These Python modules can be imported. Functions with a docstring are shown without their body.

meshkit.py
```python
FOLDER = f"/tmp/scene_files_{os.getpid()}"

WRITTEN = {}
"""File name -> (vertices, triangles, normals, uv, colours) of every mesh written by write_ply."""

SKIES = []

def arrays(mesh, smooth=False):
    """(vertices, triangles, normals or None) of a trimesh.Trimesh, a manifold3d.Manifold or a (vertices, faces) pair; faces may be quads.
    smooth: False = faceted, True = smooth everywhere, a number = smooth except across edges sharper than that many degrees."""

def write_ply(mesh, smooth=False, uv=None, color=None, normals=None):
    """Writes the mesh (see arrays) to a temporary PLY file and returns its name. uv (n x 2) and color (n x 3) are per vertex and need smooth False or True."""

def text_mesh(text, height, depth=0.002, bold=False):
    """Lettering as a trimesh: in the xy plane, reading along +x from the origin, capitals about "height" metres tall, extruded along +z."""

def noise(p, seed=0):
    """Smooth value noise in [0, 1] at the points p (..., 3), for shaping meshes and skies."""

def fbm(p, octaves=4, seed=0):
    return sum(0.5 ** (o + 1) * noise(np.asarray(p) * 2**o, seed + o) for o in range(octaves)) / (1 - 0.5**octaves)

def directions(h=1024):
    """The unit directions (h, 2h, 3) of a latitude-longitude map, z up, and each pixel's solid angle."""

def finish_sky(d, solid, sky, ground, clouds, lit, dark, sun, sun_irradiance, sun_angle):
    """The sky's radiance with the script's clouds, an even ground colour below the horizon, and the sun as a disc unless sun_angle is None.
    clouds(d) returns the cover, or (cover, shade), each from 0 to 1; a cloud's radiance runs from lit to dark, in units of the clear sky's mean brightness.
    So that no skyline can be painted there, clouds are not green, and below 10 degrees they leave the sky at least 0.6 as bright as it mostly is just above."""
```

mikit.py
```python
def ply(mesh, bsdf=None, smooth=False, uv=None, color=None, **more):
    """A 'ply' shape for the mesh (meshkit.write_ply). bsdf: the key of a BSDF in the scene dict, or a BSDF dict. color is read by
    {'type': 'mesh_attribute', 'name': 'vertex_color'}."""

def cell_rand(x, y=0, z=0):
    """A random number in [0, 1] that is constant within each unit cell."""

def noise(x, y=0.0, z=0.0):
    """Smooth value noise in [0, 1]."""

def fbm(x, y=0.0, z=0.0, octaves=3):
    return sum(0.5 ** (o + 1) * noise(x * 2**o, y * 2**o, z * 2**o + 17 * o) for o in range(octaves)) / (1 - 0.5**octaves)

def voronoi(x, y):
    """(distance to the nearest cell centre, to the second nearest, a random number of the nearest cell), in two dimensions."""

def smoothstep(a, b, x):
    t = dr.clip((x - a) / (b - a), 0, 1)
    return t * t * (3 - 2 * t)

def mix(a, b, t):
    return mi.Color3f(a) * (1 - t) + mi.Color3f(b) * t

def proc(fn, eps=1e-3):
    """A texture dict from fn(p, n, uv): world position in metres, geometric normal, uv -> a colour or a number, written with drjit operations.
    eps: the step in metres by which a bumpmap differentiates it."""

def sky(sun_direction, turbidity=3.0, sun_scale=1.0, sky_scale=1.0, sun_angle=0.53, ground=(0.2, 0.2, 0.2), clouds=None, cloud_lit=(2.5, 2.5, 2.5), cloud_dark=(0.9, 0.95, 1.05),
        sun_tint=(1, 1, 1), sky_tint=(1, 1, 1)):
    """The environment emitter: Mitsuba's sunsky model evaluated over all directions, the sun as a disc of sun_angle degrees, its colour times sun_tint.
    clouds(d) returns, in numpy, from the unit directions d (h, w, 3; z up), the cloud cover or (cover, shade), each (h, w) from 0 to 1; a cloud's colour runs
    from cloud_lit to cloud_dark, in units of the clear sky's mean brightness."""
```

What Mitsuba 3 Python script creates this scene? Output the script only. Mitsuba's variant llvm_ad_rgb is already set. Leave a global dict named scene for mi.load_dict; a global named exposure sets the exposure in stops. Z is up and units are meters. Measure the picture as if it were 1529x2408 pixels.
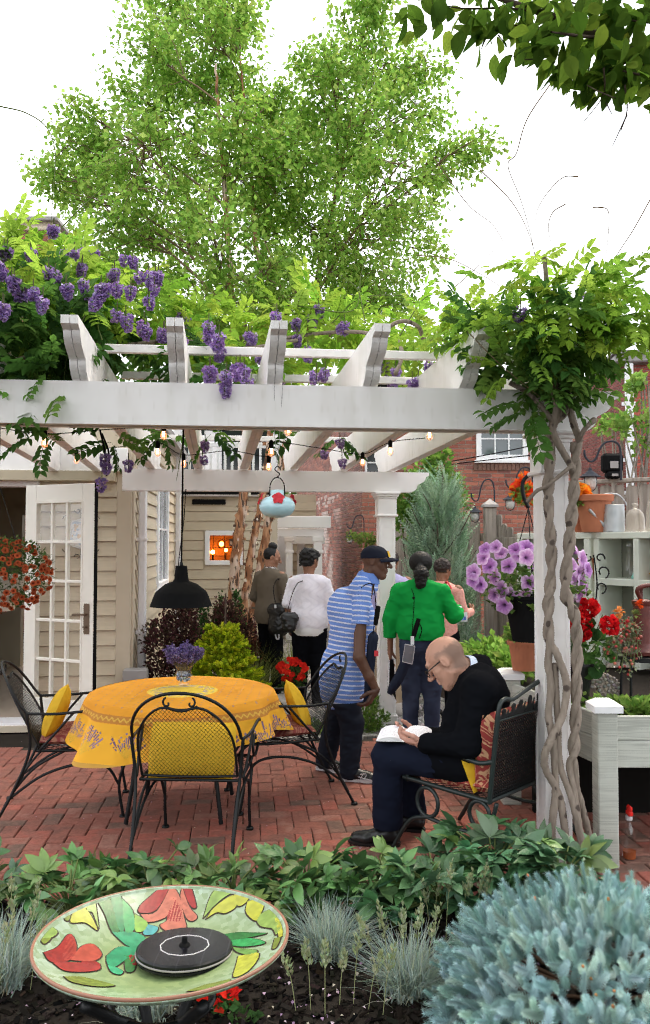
import math, random
import numpy as np, trimesh, shapely, shapely.geometry as sg
import drjit as dr, mitsuba as mi, mikit, meshkit
from mikit import proc, noise, fbm, voronoi, cell_rand, smoothstep, mix

T = mi.ScalarTransform4f
PI = math.pi
scene = {'type': 'scene'}
labels = {}

# ---------------------------------------------------------------- camera, sky, exposure
CAM_H, PITCH, FOC = 1.68, math.radians(2.2), 800.0
scene['camera'] = {'type': 'perspective', 'fov': 2 * math.degrees(math.atan(325 / FOC)), 'fov_axis': 'x', 'near_clip': 0.05, 'far_clip': 600.0,
                   'to_world': T().look_at([0, 0, CAM_H], [0, math.cos(PITCH), CAM_H + math.sin(PITCH)], [0, 0, 1])}
def cloud_cover(d):
    n = meshkit.fbm(d * 3.0, 3, 5)
    return np.ones(d.shape[:-1]), 0.55 * n
scene['sky'] = mikit.sky((0.25, 0.45, 0.85), turbidity=3, sun_scale=0.22, sun_angle=24, clouds=cloud_cover, cloud_lit=(2.4, 2.45, 2.5), cloud_dark=(1.5, 1.55, 1.65))
exposure = 3.3

# ---------------------------------------------------------------- helpers
def V(*a): return np.array(a, float)
def nrm(a):
    a = np.asarray(a, float); return a / (np.linalg.norm(a) + 1e-12)
# pixel of the 1529 x 2408 survey of the site -> viewing direction, to read off real positions
def ray(px, py):
    u, v = (px / 2.3523 - 325) / FOC, (512 - py / 2.3516) / FOC
    return V(u, math.cos(PITCH) - v * math.sin(PITCH), math.sin(PITCH) + v * math.cos(PITCH))
def W(px, py, Y):
    d = ray(px, py); return V(0, 0, CAM_H) + d * (Y / d[1])
def G(px, py, z=0.0):
    d = ray(px, py); return V(0, 0, CAM_H) + d * ((z - CAM_H) / d[2])
def rotz(a):
    c, s = math.cos(a), math.sin(a); return np.array([[c, -s, 0], [s, c, 0], [0, 0, 1.0]])
def rotx(a):
    c, s = math.cos(a), math.sin(a); return np.array([[1, 0, 0], [0, c, -s], [0, s, c.real]])
def roty(a):
    c, s = math.cos(a), math.sin(a); return np.array([[c, 0, s], [0, 1, 0], [-s, 0, c]])
def frame(z, x=None):
    """rotation whose third column is z"""
    z = nrm(z)
    x = V(1, 0, 0) if x is None else np.asarray(x, float)
    if abs(z @ nrm(x)) > .97: x = V(0, 1, 0) if abs(z[1]) < .9 else V(0, 0, 1)
    y = nrm(np.cross(z, x)); x = np.cross(y, z)
    return np.stack([x, y, z], 1)

class MB:
    def __init__(s): s.v, s.f, s.c, s.n = [], [], [], 0
    def add(s, v, f, c=None, R=None, t=None, k=1.0):
        if hasattr(v, 'vertices'): v, f = v.vertices, v.faces
        v, f = np.asarray(v, float) * k, np.asarray(f, int)
        if f.shape[1] == 4: f = np.vstack([f[:, [0, 1, 2]], f[:, [0, 2, 3]]])
        if R is not None: v = v @ np.asarray(R).T
        if t is not None: v = v + np.asarray(t)
        s.v.append(v); s.f.append(f + s.n); s.n += len(v)
        c = (.5, .5, .5) if c is None else c
        c = np.asarray(c, float)
        s.c.append(np.tile(c, (len(v), 1)) if c.ndim == 1 else c)
        return s
    def mesh(s, m, c=None, **k): return s.add(np.asarray(m.vertices), np.asarray(m.faces), c, **k)
    def box(s, lo, hi, c=None, ch=0.0, R=None, t=None):
        lo, hi = np.minimum(lo, hi), np.maximum(lo, hi)
        ctr, h = (lo + hi) / 2, (hi - lo) / 2
        v, f = cbox(tuple(np.round(h * 2, 5)), ch)
        v = v + ctr
        return s.add(v, f, c, R, t)
    def tube(s, pts, r, n=6, c=None, cap=True, sq=1.0):
        v, f = tube(pts, r, n, cap, sq); return s.add(v, f, c)
    def lathe(s, prof, n=24, c=None, R=None, t=None, cap=False):
        v, f = lathe(prof, n); return s.add(v, f, c, R, t)
    def VF(s):
        return np.vstack(s.v), np.vstack(s.f)
    def C(s): return np.vstack(s.c)

_cb = {}
def cbox(size, ch=0.0):
    key = (size, ch)
    if key in _cb: return _cb[key]
    h = np.array(size) / 2
    if ch <= 0:
        m = trimesh.creation.box(size); out = (np.array(m.vertices), np.array(m.faces))
    else:
        ch = min(ch, h.min() * .9)
        p = []
        for s in np.ndindex(2, 2, 2):
            g = np.array(s) * 2 - 1
            for k in range(3):
                q = h - ch; q = q.copy(); q[k] = h[k]; p.append(g * q)
        m = trimesh.Trimesh(np.array(p), process=False).convex_hull
        out = (np.array(m.vertices), np.array(m.faces))
    _cb[key] = out
    return out

def tube(pts, r, n=6, cap=True, sq=1.0):
    pts = np.asarray(pts, float); m = len(pts)
    r = np.full(m, r, float) if np.isscalar(r) else np.asarray(r, float)
    tan = np.gradient(pts, axis=0); tan /= np.linalg.norm(tan, axis=1, keepdims=True) + 1e-12
    u = np.cross(tan[0], V(0, 0, 1) if abs(tan[0][2]) < .9 else V(1, 0, 0)); u = nrm(u)
    a = np.arange(n) * 2 * PI / n
    rings = []
    for i in range(m):
        u = nrm(u - tan[i] * (u @ tan[i])); w = np.cross(tan[i], u)
        rings.append(pts[i] + r[i] * (np.cos(a)[:, None] * u + sq * np.sin(a)[:, None] * w))
    v = np.vstack(rings)
    i, j = np.meshgrid(np.arange(m - 1), np.arange(n), indexing='ij')
    i, j = i.ravel(), j.ravel(); k = (j + 1) % n
    f = np.vstack([np.stack([i * n + j, i * n + k, (i + 1) * n + k], 1), np.stack([i * n + j, (i + 1) * n + k, (i + 1) * n + j], 1)])
    if cap:
        v = np.vstack([v, pts[:1], pts[-1:]]); j = np.arange(n); k = (j + 1) % n
        f = np.vstack([f, np.stack([k, j, j * 0 + m * n], 1), np.stack([(m - 1) * n + j, (m - 1) * n + k, j * 0 + m * n + 1], 1)])
    return v, f

def lathe(prof, n=24):
    prof = np.asarray(prof, float); m = len(prof)
    a = np.arange(n) * 2 * PI / n
    v = np.stack([prof[:, :1] * np.cos(a), prof[:, :1] * np.sin(a), np.repeat(prof[:, 1:2], n, 1)], -1).reshape(-1, 3)
    i, j = np.meshgrid(np.arange(m - 1), np.arange(n), indexing='ij'); i, j = i.ravel(), j.ravel(); k = (j + 1) % n
    f = np.vstack([np.stack([i * n + j, i * n + k, (i + 1) * n + k], 1), np.stack([i * n + j, (i + 1) * n + k, (i + 1) * n + j], 1)])
    return v, f

def smoothpath(pts, n=8):
    """Catmull-Rom through the points"""
    p = np.asarray(pts, float)
    if len(p) < 3: return p
    q = np.vstack([2 * p[0] - p[1], p, 2 * p[-1] - p[-2]]); out = []
    t = np.linspace(0, 1, n, endpoint=False)[:, None]
    for i in range(1, len(q) - 2):
        a, b, c, d = q[i - 1], q[i], q[i + 1], q[i + 2]
        out.append(.5 * (2 * b + (c - a) * t + (2 * a - 5 * b + 4 * c - d) * t**2 + (3 * b - a - 3 * c + d) * t**3))
    return np.vstack(out + [p[-1:]])

def extrude(poly, h, z0=0.0):
    out = MB()
    for g in getattr(poly, 'geoms', [poly]):
        if g.area < 1e-9: continue
        m = trimesh.creation.extrude_polygon(g, h, engine='earcut'); out.add(m.vertices + [0, 0, z0], m.faces)
    return out.VF()

def frames(dirs, ups=None, roll=None):
    """rotation matrices (n,3,3): column 1 (y) along dirs, column 2 (z) near ups"""
    y = np.asarray(dirs, float); y = y / (np.linalg.norm(y, axis=1, keepdims=True) + 1e-12)
    u = np.tile([0, 0, 1.0], (len(y), 1)) if ups is None else np.asarray(ups, float)
    x = np.cross(y, u); bad = np.linalg.norm(x, axis=1) < 1e-3
    x[bad] = np.cross(y[bad], [1, 0.1, 0]); x /= np.linalg.norm(x, axis=1, keepdims=True)
    z = np.cross(x, y)
    if roll is not None:
        c, s = np.cos(roll)[:, None], np.sin(roll)[:, None]
        x, z = c * x + s * z, c * z - s * x
    return np.stack([x, y, z], 2)

def scatter(tv, tf, pos, R, sc, col=None, tcol=None):
    """many copies of one template as one (v, f, c)"""
    tv = np.asarray(tv, float); n, m = len(pos), len(tv)
    sc = np.asarray(sc, float); sc = np.tile(sc, (n, 1)) if sc.ndim == 0 else sc
    if sc.ndim == 1: sc = sc[:, None]
    sc = sc.reshape(n, -1) if sc.shape[0] == n else np.tile(sc.reshape(1, -1), (n, 1))
    v = np.einsum('nij,nmj->nmi', R, tv[None] * sc[:, None, :]) + np.asarray(pos)[:, None]
    f = (np.asarray(tf)[None] + (np.arange(n) * m)[:, None, None]).reshape(-1, 3)
    c = np.repeat(np.asarray(col if col is not None else np.full((n, 3), .5), float), m, 0)
    if tcol is not None: c = c * np.tile(tcol, (n, 1))
    return v.reshape(-1, 3), f, c

# leaf templates: along +y, unit length, face up +z
LEAF2 = (V(0, 0, 0, .32, .45, .06, 0, 1, -.06, -.32, .45, .06).reshape(-1, 3), np.array([[0, 1, 2], [0, 2, 3]]))
def leaf(width=.34, fold=.08, droop=.15, k=4, wide=.42):
    t = np.linspace(0, 1, k + 1)
    w = width * np.where(t < wide, np.clip(np.sin(t / wide * PI / 2), 0, 1)**.8, np.clip(np.cos((t - wide) / (1 - wide) * PI / 2), 0, 1)**.9)
    z = -droop * t**2
    v, f = [], []
    for i in range(k + 1):
        v += [[-w[i] , t[i], z[i] + fold * w[i] / width], [0, t[i], z[i]], [w[i], t[i], z[i] + fold * w[i] / width]]
    for i in range(k):
        a = 3 * i
        f += [[a, a + 1, a + 4], [a, a + 4, a + 3], [a + 1, a + 2, a + 5], [a + 1, a + 5, a + 4]]
    return np.array(v, float), np.array(f)

def nkey(name):
    if name not in _used: _used[name] = 0; return name
    _used[name] += 1; return f'{name}_{_used[name]:03d}'
_used = {}
def L(key, label=None, cat=None, group=None, kind=None):
    d = labels.setdefault(key, {})
    for k, x in (('label', label), ('category', cat), ('group', group), ('kind', kind)):
        if x: d[k] = x
    return key
def thing(name, label, cat, group=None): return L(nkey(name), label, cat, group)
def put(key, m, bsdf, smooth=False, color=False, uv=None, **more):
    if isinstance(m, MB):
        c = m.C() if color else None; m = m.VF()
    elif isinstance(m, tuple) and len(m) == 3: m, c = m[:2], (m[2] if color else None)
    else: c = None
    scene[key] = mikit.ply(m, bsdf and 'm_' + bsdf, smooth=smooth, color=c, uv=uv, **more)
    return key
def part(parent, name, m, bsdf, smooth=False, color=False, uv=None, label=None, kind=None, **more):
    key = nkey(parent + '__' + name); put(key, m, bsdf, smooth, color, uv, **more)
    if label or kind: L(key, label, kind=kind)
    return key
def one(name, label, cat, m, bsdf, smooth=False, color=False, group=None, kind=None, uv=None):
    key = nkey(name); put(key, m, bsdf, smooth, color, uv); return L(key, label, cat, group, kind)
def struct(name, m, bsdf, smooth=False, color=False, kind='structure', label=None, cat=None):
    key = nkey(name); put(key, m, bsdf, smooth, color); return L(key, label, cat, kind=kind)
def again(src, dst, **m):
    """another entry with the same mesh file under another transform"""
    scene[dst] = {**scene[src], **m}; return dst
def jitter(col, n, rng, amt=.12, hue=.05):
    c = np.tile(np.asarray(col, float), (n, 1)) * (1 + amt * rng.standard_normal((n, 1)))
    return np.clip(c * (1 + hue * rng.standard_normal((n, 3))), .004, .95)

# ---------------------------------------------------------------- materials
def mat(key, col, rough=.6, spec=.4, metal=0.0, two=True, **k):
    tex = col if isinstance(col, dict) else {'type': 'rgb', 'value': list(map(float, col))}
    b = {'type': 'principled', 'base_color': tex, 'roughness': rough, 'metallic': metal, 'specular': spec, **k}
    scene['m_' + key] = {'type': 'twosided', 'bsdf': b} if two else b
    return key
def thin(key, col, trans=.7, rough=.5, **k):
    tex = col if isinstance(col, dict) else {'type': 'rgb', 'value': list(map(float, col))}
    scene['m_' + key] = {'type': 'principledthin', 'base_color': tex, 'roughness': rough, 'diff_trans': trans, 'eta': 1.4, **k}
    return key
VC = {'type': 'mesh_attribute', 'name': 'vertex_color'}
mat('vc', VC, .65, .35)
mat('vc_gloss', VC, .32, .5)
mat('vc_dull', VC, .95, .05)
thin('vc_leaf', VC, 1.0, .55)
thin('vc_petal', VC, .6, .6)
def c3(v): return mi.Color3f(*v)
def white_paint(p, n, uv):
    d = fbm(p.x * 9, p.y * 9, p.z * 2.5, 3); e = noise(p.x * 60, p.y * 60, p.z * 14)
    t = smoothstep(.50, .82, d) * .6 + smoothstep(.66, .95, e) * .5; s = smoothstep(.62, .85, noise(p.x * 16 + p.y * 16, p.z * 2.2, 7))
    return mix(mix((.79, .765, .755), (.56, .52, .47), t * .42), (.52, .51, .43), s * .16)
mat('white', proc(white_paint), .5, .4)
mat('white_clean', (.80, .78, .77), .45, .4)
mat('black_metal', (.006, .007, .008), .45, .3)
mat('black_soft', (.005, .005, .0055), .8, .12)
mat('green_metal', (.012, .02, .02), .4, .5)
scene['m_clear_glass'] = {'type': 'thindielectric', 'int_ior': 1.5}
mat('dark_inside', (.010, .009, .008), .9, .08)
# ---------------------------------------------------------------- the yard's own axes: along the pergola beam, away from the camera
AX = math.radians(5.7)
DX, DY = V(math.cos(AX), math.sin(AX), 0), V(-math.sin(AX), math.cos(AX), 0)
RX = np.stack([DX, DY, V(0, 0, 1)], 1)
O = V(1.18, 4.22, 0)
def Y_(a, b, z=0.0): return O + DX * a + DY * b + V(0, 0, z)

# ---------------------------------------------------------------- ground
def soil_col(p, n, uv):
    return mix((.016, .013, .011), (.034, .027, .022), fbm(p.x * 3, p.y * 3, 0, 3))
mat('soil', proc(soil_col), .95, .1)
g = MB()
s = 300
g.add([[-s, -s, -.045], [s, -s, -.045], [s, s, -.045], [-s, s, -.045]], [[0, 1, 2], [0, 2, 3]])
struct('ground', g, 'soil')

# patio: herringbone of clay bricks, each a part (the largest in view) and the rest one part
def brick_fn(a, b):
    def fn(p, n, uv):
        d = fbm(p.x * 14, p.y * 14, p.z * 14, 3); e = noise(p.x * 90, p.y * 90, p.z * 90)
        return mix(a, b, smoothstep(.3, .75, d)) * (.86 + .28 * e)
    return fn
for i, (a, b) in enumerate([((.27, .102, .076), (.205, .090, .070)), ((.33, .105, .078), (.265, .105, .08)), ((.21, .11, .085), (.15, .09, .072)), ((.25, .095, .072), (.30, .145, .112))]):
    mat(f'brick_{i}', proc(brick_fn(a, b)), .85, .25)
mat('joint_sand', (.062, .05, .04), .95, .1)
rng = np.random.default_rng(3)
patio = nkey('patio'); L(patio, kind='structure')
bv, bf = cbox((.196, .096, .05), .005)
tiles = []
for i in range(-62, 40):
    for j in range(-8, 34):
        d = (i - j) % 4
        if d == 0: tiles.append(((i + 1) * .1, (j + .5) * .1, 0))
        elif d == 2: tiles.append(((i + .5) * .1, j * .1, 1))
def visible(p):
    q = p - V(0, 0, CAM_H); zc = q[1] * math.cos(PITCH) + q[2] * math.sin(PITCH)
    yc = -q[1] * math.sin(PITCH) + q[2] * math.cos(PITCH)
    if zc < .3: return None
    u, v = 325 + FOC * q[0] / zc, 512 - FOC * yc / zc
    return (u, v, zc) if -20 < u < 670 and -20 < v < 1044 else None
row = []
for a, b, k in tiles:
    c = Y_(a, b, -.025)
    if c[1] < 3.72 or b > 2.78 or c[1] > 7.1: continue
    row.append((c[1], a, b, k, c, visible(c) is not None))
row.sort(key=lambda r: (not r[5], r[0]))
rest = MB(); n_part = 0
for r in row:
    y, a, b, k, c, vis = r
    R = RX @ rotz(PI / 2 * k + rng.normal(0, .012)) @ rotx(rng.normal(0, .008)) @ roty(rng.normal(0, .006))
    t = c + V(0, 0, rng.normal(0, .0018)) + DX * rng.normal(0, .0012) + DY * rng.normal(0, .0012)
    w = int(rng.choice(4, p=[.36, .26, .2, .18]))
    if vis and n_part < 300:
        n_part += 1
        part(patio, 'brick', MB().add(bv, bf, None, R, t), f'brick_{w}')
    else: rest.add(bv, bf, None, R, t)
part(patio, 'bricks', rest, 'brick_0', kind='stuff')
b = MB(); b.box(V(-6.2, -.9, -.043), V(3.6, 2.8, -.012), R=RX, t=O)
part(patio, 'sand_bed', b, 'joint_sand')

# mulch bed in the foreground
rng = np.random.default_rng(8)
nx, ny = 90, 60
X, Yy = np.meshgrid(np.linspace(-3.4, 3.4, nx), np.linspace(.6, 3.86, ny))
Z = .012 + .06 * meshkit.fbm(np.stack([X * 1.6, Yy * 1.6, X * 0], -1), 3, 4) - .03 + .02 * meshkit.noise(np.stack([X * 9, Yy * 9, X * 0], -1), 3)
Z = np.where(Yy > 3.8, -.02, Z)
mv = np.stack([X, Yy, Z], -1).reshape(-1, 3)
i, j = np.meshgrid(np.arange(ny - 1), np.arange(nx - 1), indexing='ij'); q = (i * nx + j).ravel()
struct('mulch_bed', (mv, np.stack([q, q + 1, q + nx + 1, q + nx], 1)), 'soil', smooth=True)
def bed_z(x, y):
    x, y = np.asarray(x, float), np.asarray(y, float)
    return .012 + .06 * meshkit.fbm(np.stack([x * 1.6, y * 1.6, x * 0], -1), 3, 4) - .03 + .02 * meshkit.noise(np.stack([x * 9, y * 9, x * 0], -1), 3)
n = 9000
cx, cy = rng.uniform(-2.2, 2.2, n), rng.uniform(2.4, 3.8, n)
pos = np.stack([cx, cy, bed_z(cx, cy) + rng.uniform(0, .012, n)], 1)
dirs = np.stack([rng.normal(size=n), rng.normal(size=n), rng.normal(0, .35, n)], 1)
chip = cbox((.4, 1.0, .18), 0)
v, f, c = scatter(*chip, pos, frames(dirs, rng.normal(size=(n, 3)) * .5 + [0, 0, 1]), rng.uniform(.012, .05, (n, 1)) * np.array([[1, 1, .6]]), jitter((.014, .011, .009), n, rng, .5, .08))
struct('bark_mulch', (v, f, c), 'vc_dull', color=True, kind='stuff', label='dark shredded bark mulch around the foreground plants', cat='mulch')
n = 640
cx, cy = rng.uniform(-1.6, 1.5, n), rng.uniform(2.6, 3.8, n)
pos = np.stack([cx, cy, bed_z(cx, cy) + .018], 1)
pal = np.array([[.62, .42, .55], [.75, .6, .68], [.7, .62, .5], [.5, .32, .5]])
v, f, c = scatter(*leaf(.5, .2, .3, 2), pos, frames(rng.normal(size=(n, 3)) * [1, 1, .3]), rng.uniform(.008, .017, n), pal[rng.integers(0, 4, n)] * rng.uniform(.7, 1.1, (n, 1)))
struct('fallen_petals', (v, f, c), 'vc_petal', color=True, kind='stuff', label='pale pink fallen petals scattered over the dark mulch', cat='petals')
n = 160
cx, cy = rng.uniform(-2.6, 1.2, n), rng.uniform(4.0, 6.9, n)
v, f, c = scatter(*leaf(.5, .2, .3, 2), np.stack([cx, cy, np.full(n, .006)], 1), frames(rng.normal(size=(n, 3)) * [1, 1, .2]), rng.uniform(.006, .013, n), pal[rng.integers(0, 4, n)])
struct('patio_litter', (v, f, c), 'vc_petal', color=True, kind='stuff', label='tiny pale petals lying on the brick patio', cat='petals')

# planting bed and gravel path behind the patio
gp = MB(); gp.box(V(-3.2, 2.83, -.04), V(4, 14, .008), R=RX, t=O)
def gravel_col(p, n, uv):
    d1, d2, r = voronoi(p.x * 22, p.y * 22)
    return mix((.16, .15, .14), (.42, .39, .36), r) * (.55 + .45 * smoothstep(.02, .2, d2 - d1))
mat('gravel_ground', proc(gravel_col), .9, .2)
struct('gravel_path', gp, 'gravel_ground')
rng = np.random.default_rng(12)
n = 5200
cx, cy = rng.uniform(-1.3, 1.3, n), 7.3 + 4.2 * rng.random(n)**1.3
st = trimesh.creation.icosphere(subdivisions=1)
sv = st.vertices * (1 + .22 * (meshkit.noise(st.vertices * 1.7, 2)[:, None] - .5))
v, f, c = scatter(sv, st.faces, np.stack([cx, cy, np.full(n, .012)], 1), frames(rng.normal(size=(n, 3))), rng.uniform(.012, .034, (n, 1)) * np.array([[1, 1.3, .7]]), jitter((.3, .28, .265), n, rng, .35, .04))
struct('river_pebbles', (v, f, c), 'vc', color=True, kind='stuff', label='grey river pebbles covering the path behind the patio', cat='pebbles')
# ---------------------------------------------------------------- houses, walls, fences
def siding_col(p, n, uv):
    d = fbm(p.x * 2.2 + 5, p.y * 2.2, p.z * 2, 2); g = noise(p.x * 7 + p.y * 7, p.z * 150, 3)
    return mix((.56, .48, .36), (.52, .44, .325), d) * (.96 + .08 * g)
mat('siding', proc(siding_col), .6, .35)
mat('cream', (.46, .40, .29), .55, .35)
mat('trim_tan', (.53, .45, .345), .55, .35)
mat('win_white', (.82, .82, .84), .4, .45)
mat('dark_glass', (.015, .018, .022), .06, .6)
mat('grey_box', (.30, .28, .275), .5, .4)
mat('gutter', (.74, .72, .74), .4, .45)

def lap_board(p0, d, nv, length, z, h=.138):
    """one tapered lap board: its lower edge stands proud of the wall"""
    d, nv = np.asarray(d), np.asarray(nv)
    pr = [(0, .0), (.030, .0), (.006, h - .012), (0, h - .012)]
    v = []
    for s in (0, length):
        for o, zz in pr: v.append(p0 + d * s + nv * o + V(0, 0, z + zz))
    q = [[0, 1, 5, 4], [1, 2, 6, 5], [2, 3, 7, 6], [3, 0, 4, 7]]
    f = [[a, b, c] for a, b, c, e in q] + [[a, c, e] for a, b, c, e in q] + [[0, 2, 1], [0, 3, 2], [4, 5, 6], [4, 6, 7]]
    return np.array(v), np.array(f)
def boards(parent, p0, d, nv, length, z0, z1, h=.138, holes=()):
    n = int(round((z1 - z0) / h))
    for i in range(n):
        z = z0 + i * h; cuts = sorted([(a, b) for a, b, c, e in holes if c < z + h * .6 and e > z + h * .4])
        s = 0.0; segs = []
        for a, b in cuts:
            if a > s: segs.append((s, a))
            s = b
        if s < length: segs.append((s, length))
        for a, b in segs: part(parent, 'siding_board', lap_board(p0 + d * a, d, nv, b - a, z, h), 'siding')
FR = -DY                                                            # towards the camera
house = thing('house', 'beige lap sided house on the left with an open doorway', 'house')
WB = 3.56
m = MB()
m.box(V(-7, WB + .02, 0), V(-4.62, WB + .16, 3.0), R=RX, t=O)
m.box(V(-3.60, WB + .02, 0), V(-2.66, WB + .16, 3.0), R=RX, t=O)
m.box(V(-4.62, WB + .02, 2.2), V(-3.60, WB + .16, 3.0), R=RX, t=O)
m.box(V(-2.80, WB + .16, 0), V(-2.66, 8.6, 3.0), R=RX, t=O)
part(house, 'wall', m, 'trim_tan')
boards(house, Y_(-3.52, WB + .019), DX, FR, 3.52 - 2.79, .04, 2.2, holes=())
boards(house, Y_(-6.9, WB + .019), DX, FR, 6.9 - 4.74, .04, 2.2)
boards(house, Y_(-6.9, WB + .019), DX, FR, 6.9 - 2.79, 2.248, 2.38, .138)
boards(house, Y_(-2.661, WB + .14), DY, DX, 8.6 - WB - .14, .04, 3.0, holes=((1.9, 3.2, 1.05, 2.62),))
m = MB(); m.box(V(-2.79, WB - .005, .02), V(-2.655, WB + .10, 3.0), ch=.004, R=RX, t=O)
m.box(V(-2.68, WB + .03, .02), V(-2.635, WB + .13, 3.0), ch=.004, R=RX, t=O)
part(house, 'corner_trim', m, 'trim_tan')
m = MB(); m.box(V(-7, WB - .1, 2.99), V(-2.5, 9, 3.08), R=RX, t=O); part(house, 'roof', m, 'grey_box')
# doorway
m = MB()
m.box(V(-3.60, WB - .012, .02), V(-3.515, WB + .15, 2.2), ch=.004, R=RX, t=O)
m.box(V(-4.72, WB - .012, .02), V(-4.62, WB + .15, 2.2), ch=.004, R=RX, t=O)
m.box(V(-4.74, WB - .016, 2.2), V(-3.49, WB + .15, 2.29), ch=.004, R=RX, t=O)
part(house, 'door_frame', m, 'white')
m = MB(); m.box(V(-4.75, WB - .10, .0), V(-3.45, WB + .17, .05), ch=.006, R=RX, t=O); part(house, 'threshold', m, 'gutter')
m = MB(); m.box(V(-5.2, WB - .12, -.03), V(-2.8, WB + .02, .028), R=RX, t=O); part(house, 'foundation', m, 'trim_tan')
# the room behind the doorway
m = MB(); m.box(V(-6, WB + .17, -.02), V(-3.0, WB + 3.6, .035), R=RX, t=O)
def floor_wood(p, n, uv):
    k = noise(dr.floor(p.x * 9) * 3.1, p.y * 1.2, 0); return mix((.42, .33, .25), (.52, .42, .33), k)
mat('wood_floor', proc(floor_wood), .35, .5); part(house, 'room_floor', m, 'wood_floor')
m = MB()
m.box(V(-6, WB + 3.4, 0), V(-4.55, WB + 3.5, 2.5), R=RX, t=O); m.box(V(-3.95, WB + 3.4, 0), V(-3, WB + 3.5, 2.5), R=RX, t=O)
m.box(V(-4.55, WB + 3.4, 2.05), V(-3.95, WB + 3.5, 2.5), R=RX, t=O)
m.box(V(-3.1, WB + .2, 0), V(-3.0, WB + 3.4, 2.5), R=RX, t=O); m.box(V(-6.1, WB + .2, 0), V(-6.0, WB + 3.4, 2.5), R=RX, t=O)
m.box(V(-6.1, WB + .17, 2.45), V(-3, WB + 3.5, 2.52), R=RX, t=O)
part(house, 'room_wall', m, 'cream')
m = MB()
m.box(V(-4.64, WB + 3.36, .04), V(-4.55, WB + 3.41, 2.1), R=RX, t=O); m.box(V(-3.95, WB + 3.36, .04), V(-3.86, WB + 3.41, 2.1), R=RX, t=O)
m.box(V(-4.66, WB + 3.35, 2.05), V(-3.84, WB + 3.41, 2.15), R=RX, t=O)
part(house, 'room_trim', m, 'cream')
m = MB(); m.box(V(-5.2, WB + 1.0, .035), V(-4.72, WB + 1.6, 1.35), ch=.01, R=RX, t=O); m.box(V(-5.24, WB + .97, 1.35), V(-4.69, WB + 1.63, 1.39), ch=.01, R=RX, t=O)
one('kitchen_cabinet', 'dark cabinet just inside the open doorway of the house', 'cabinet', m, 'dark_inside')
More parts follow.
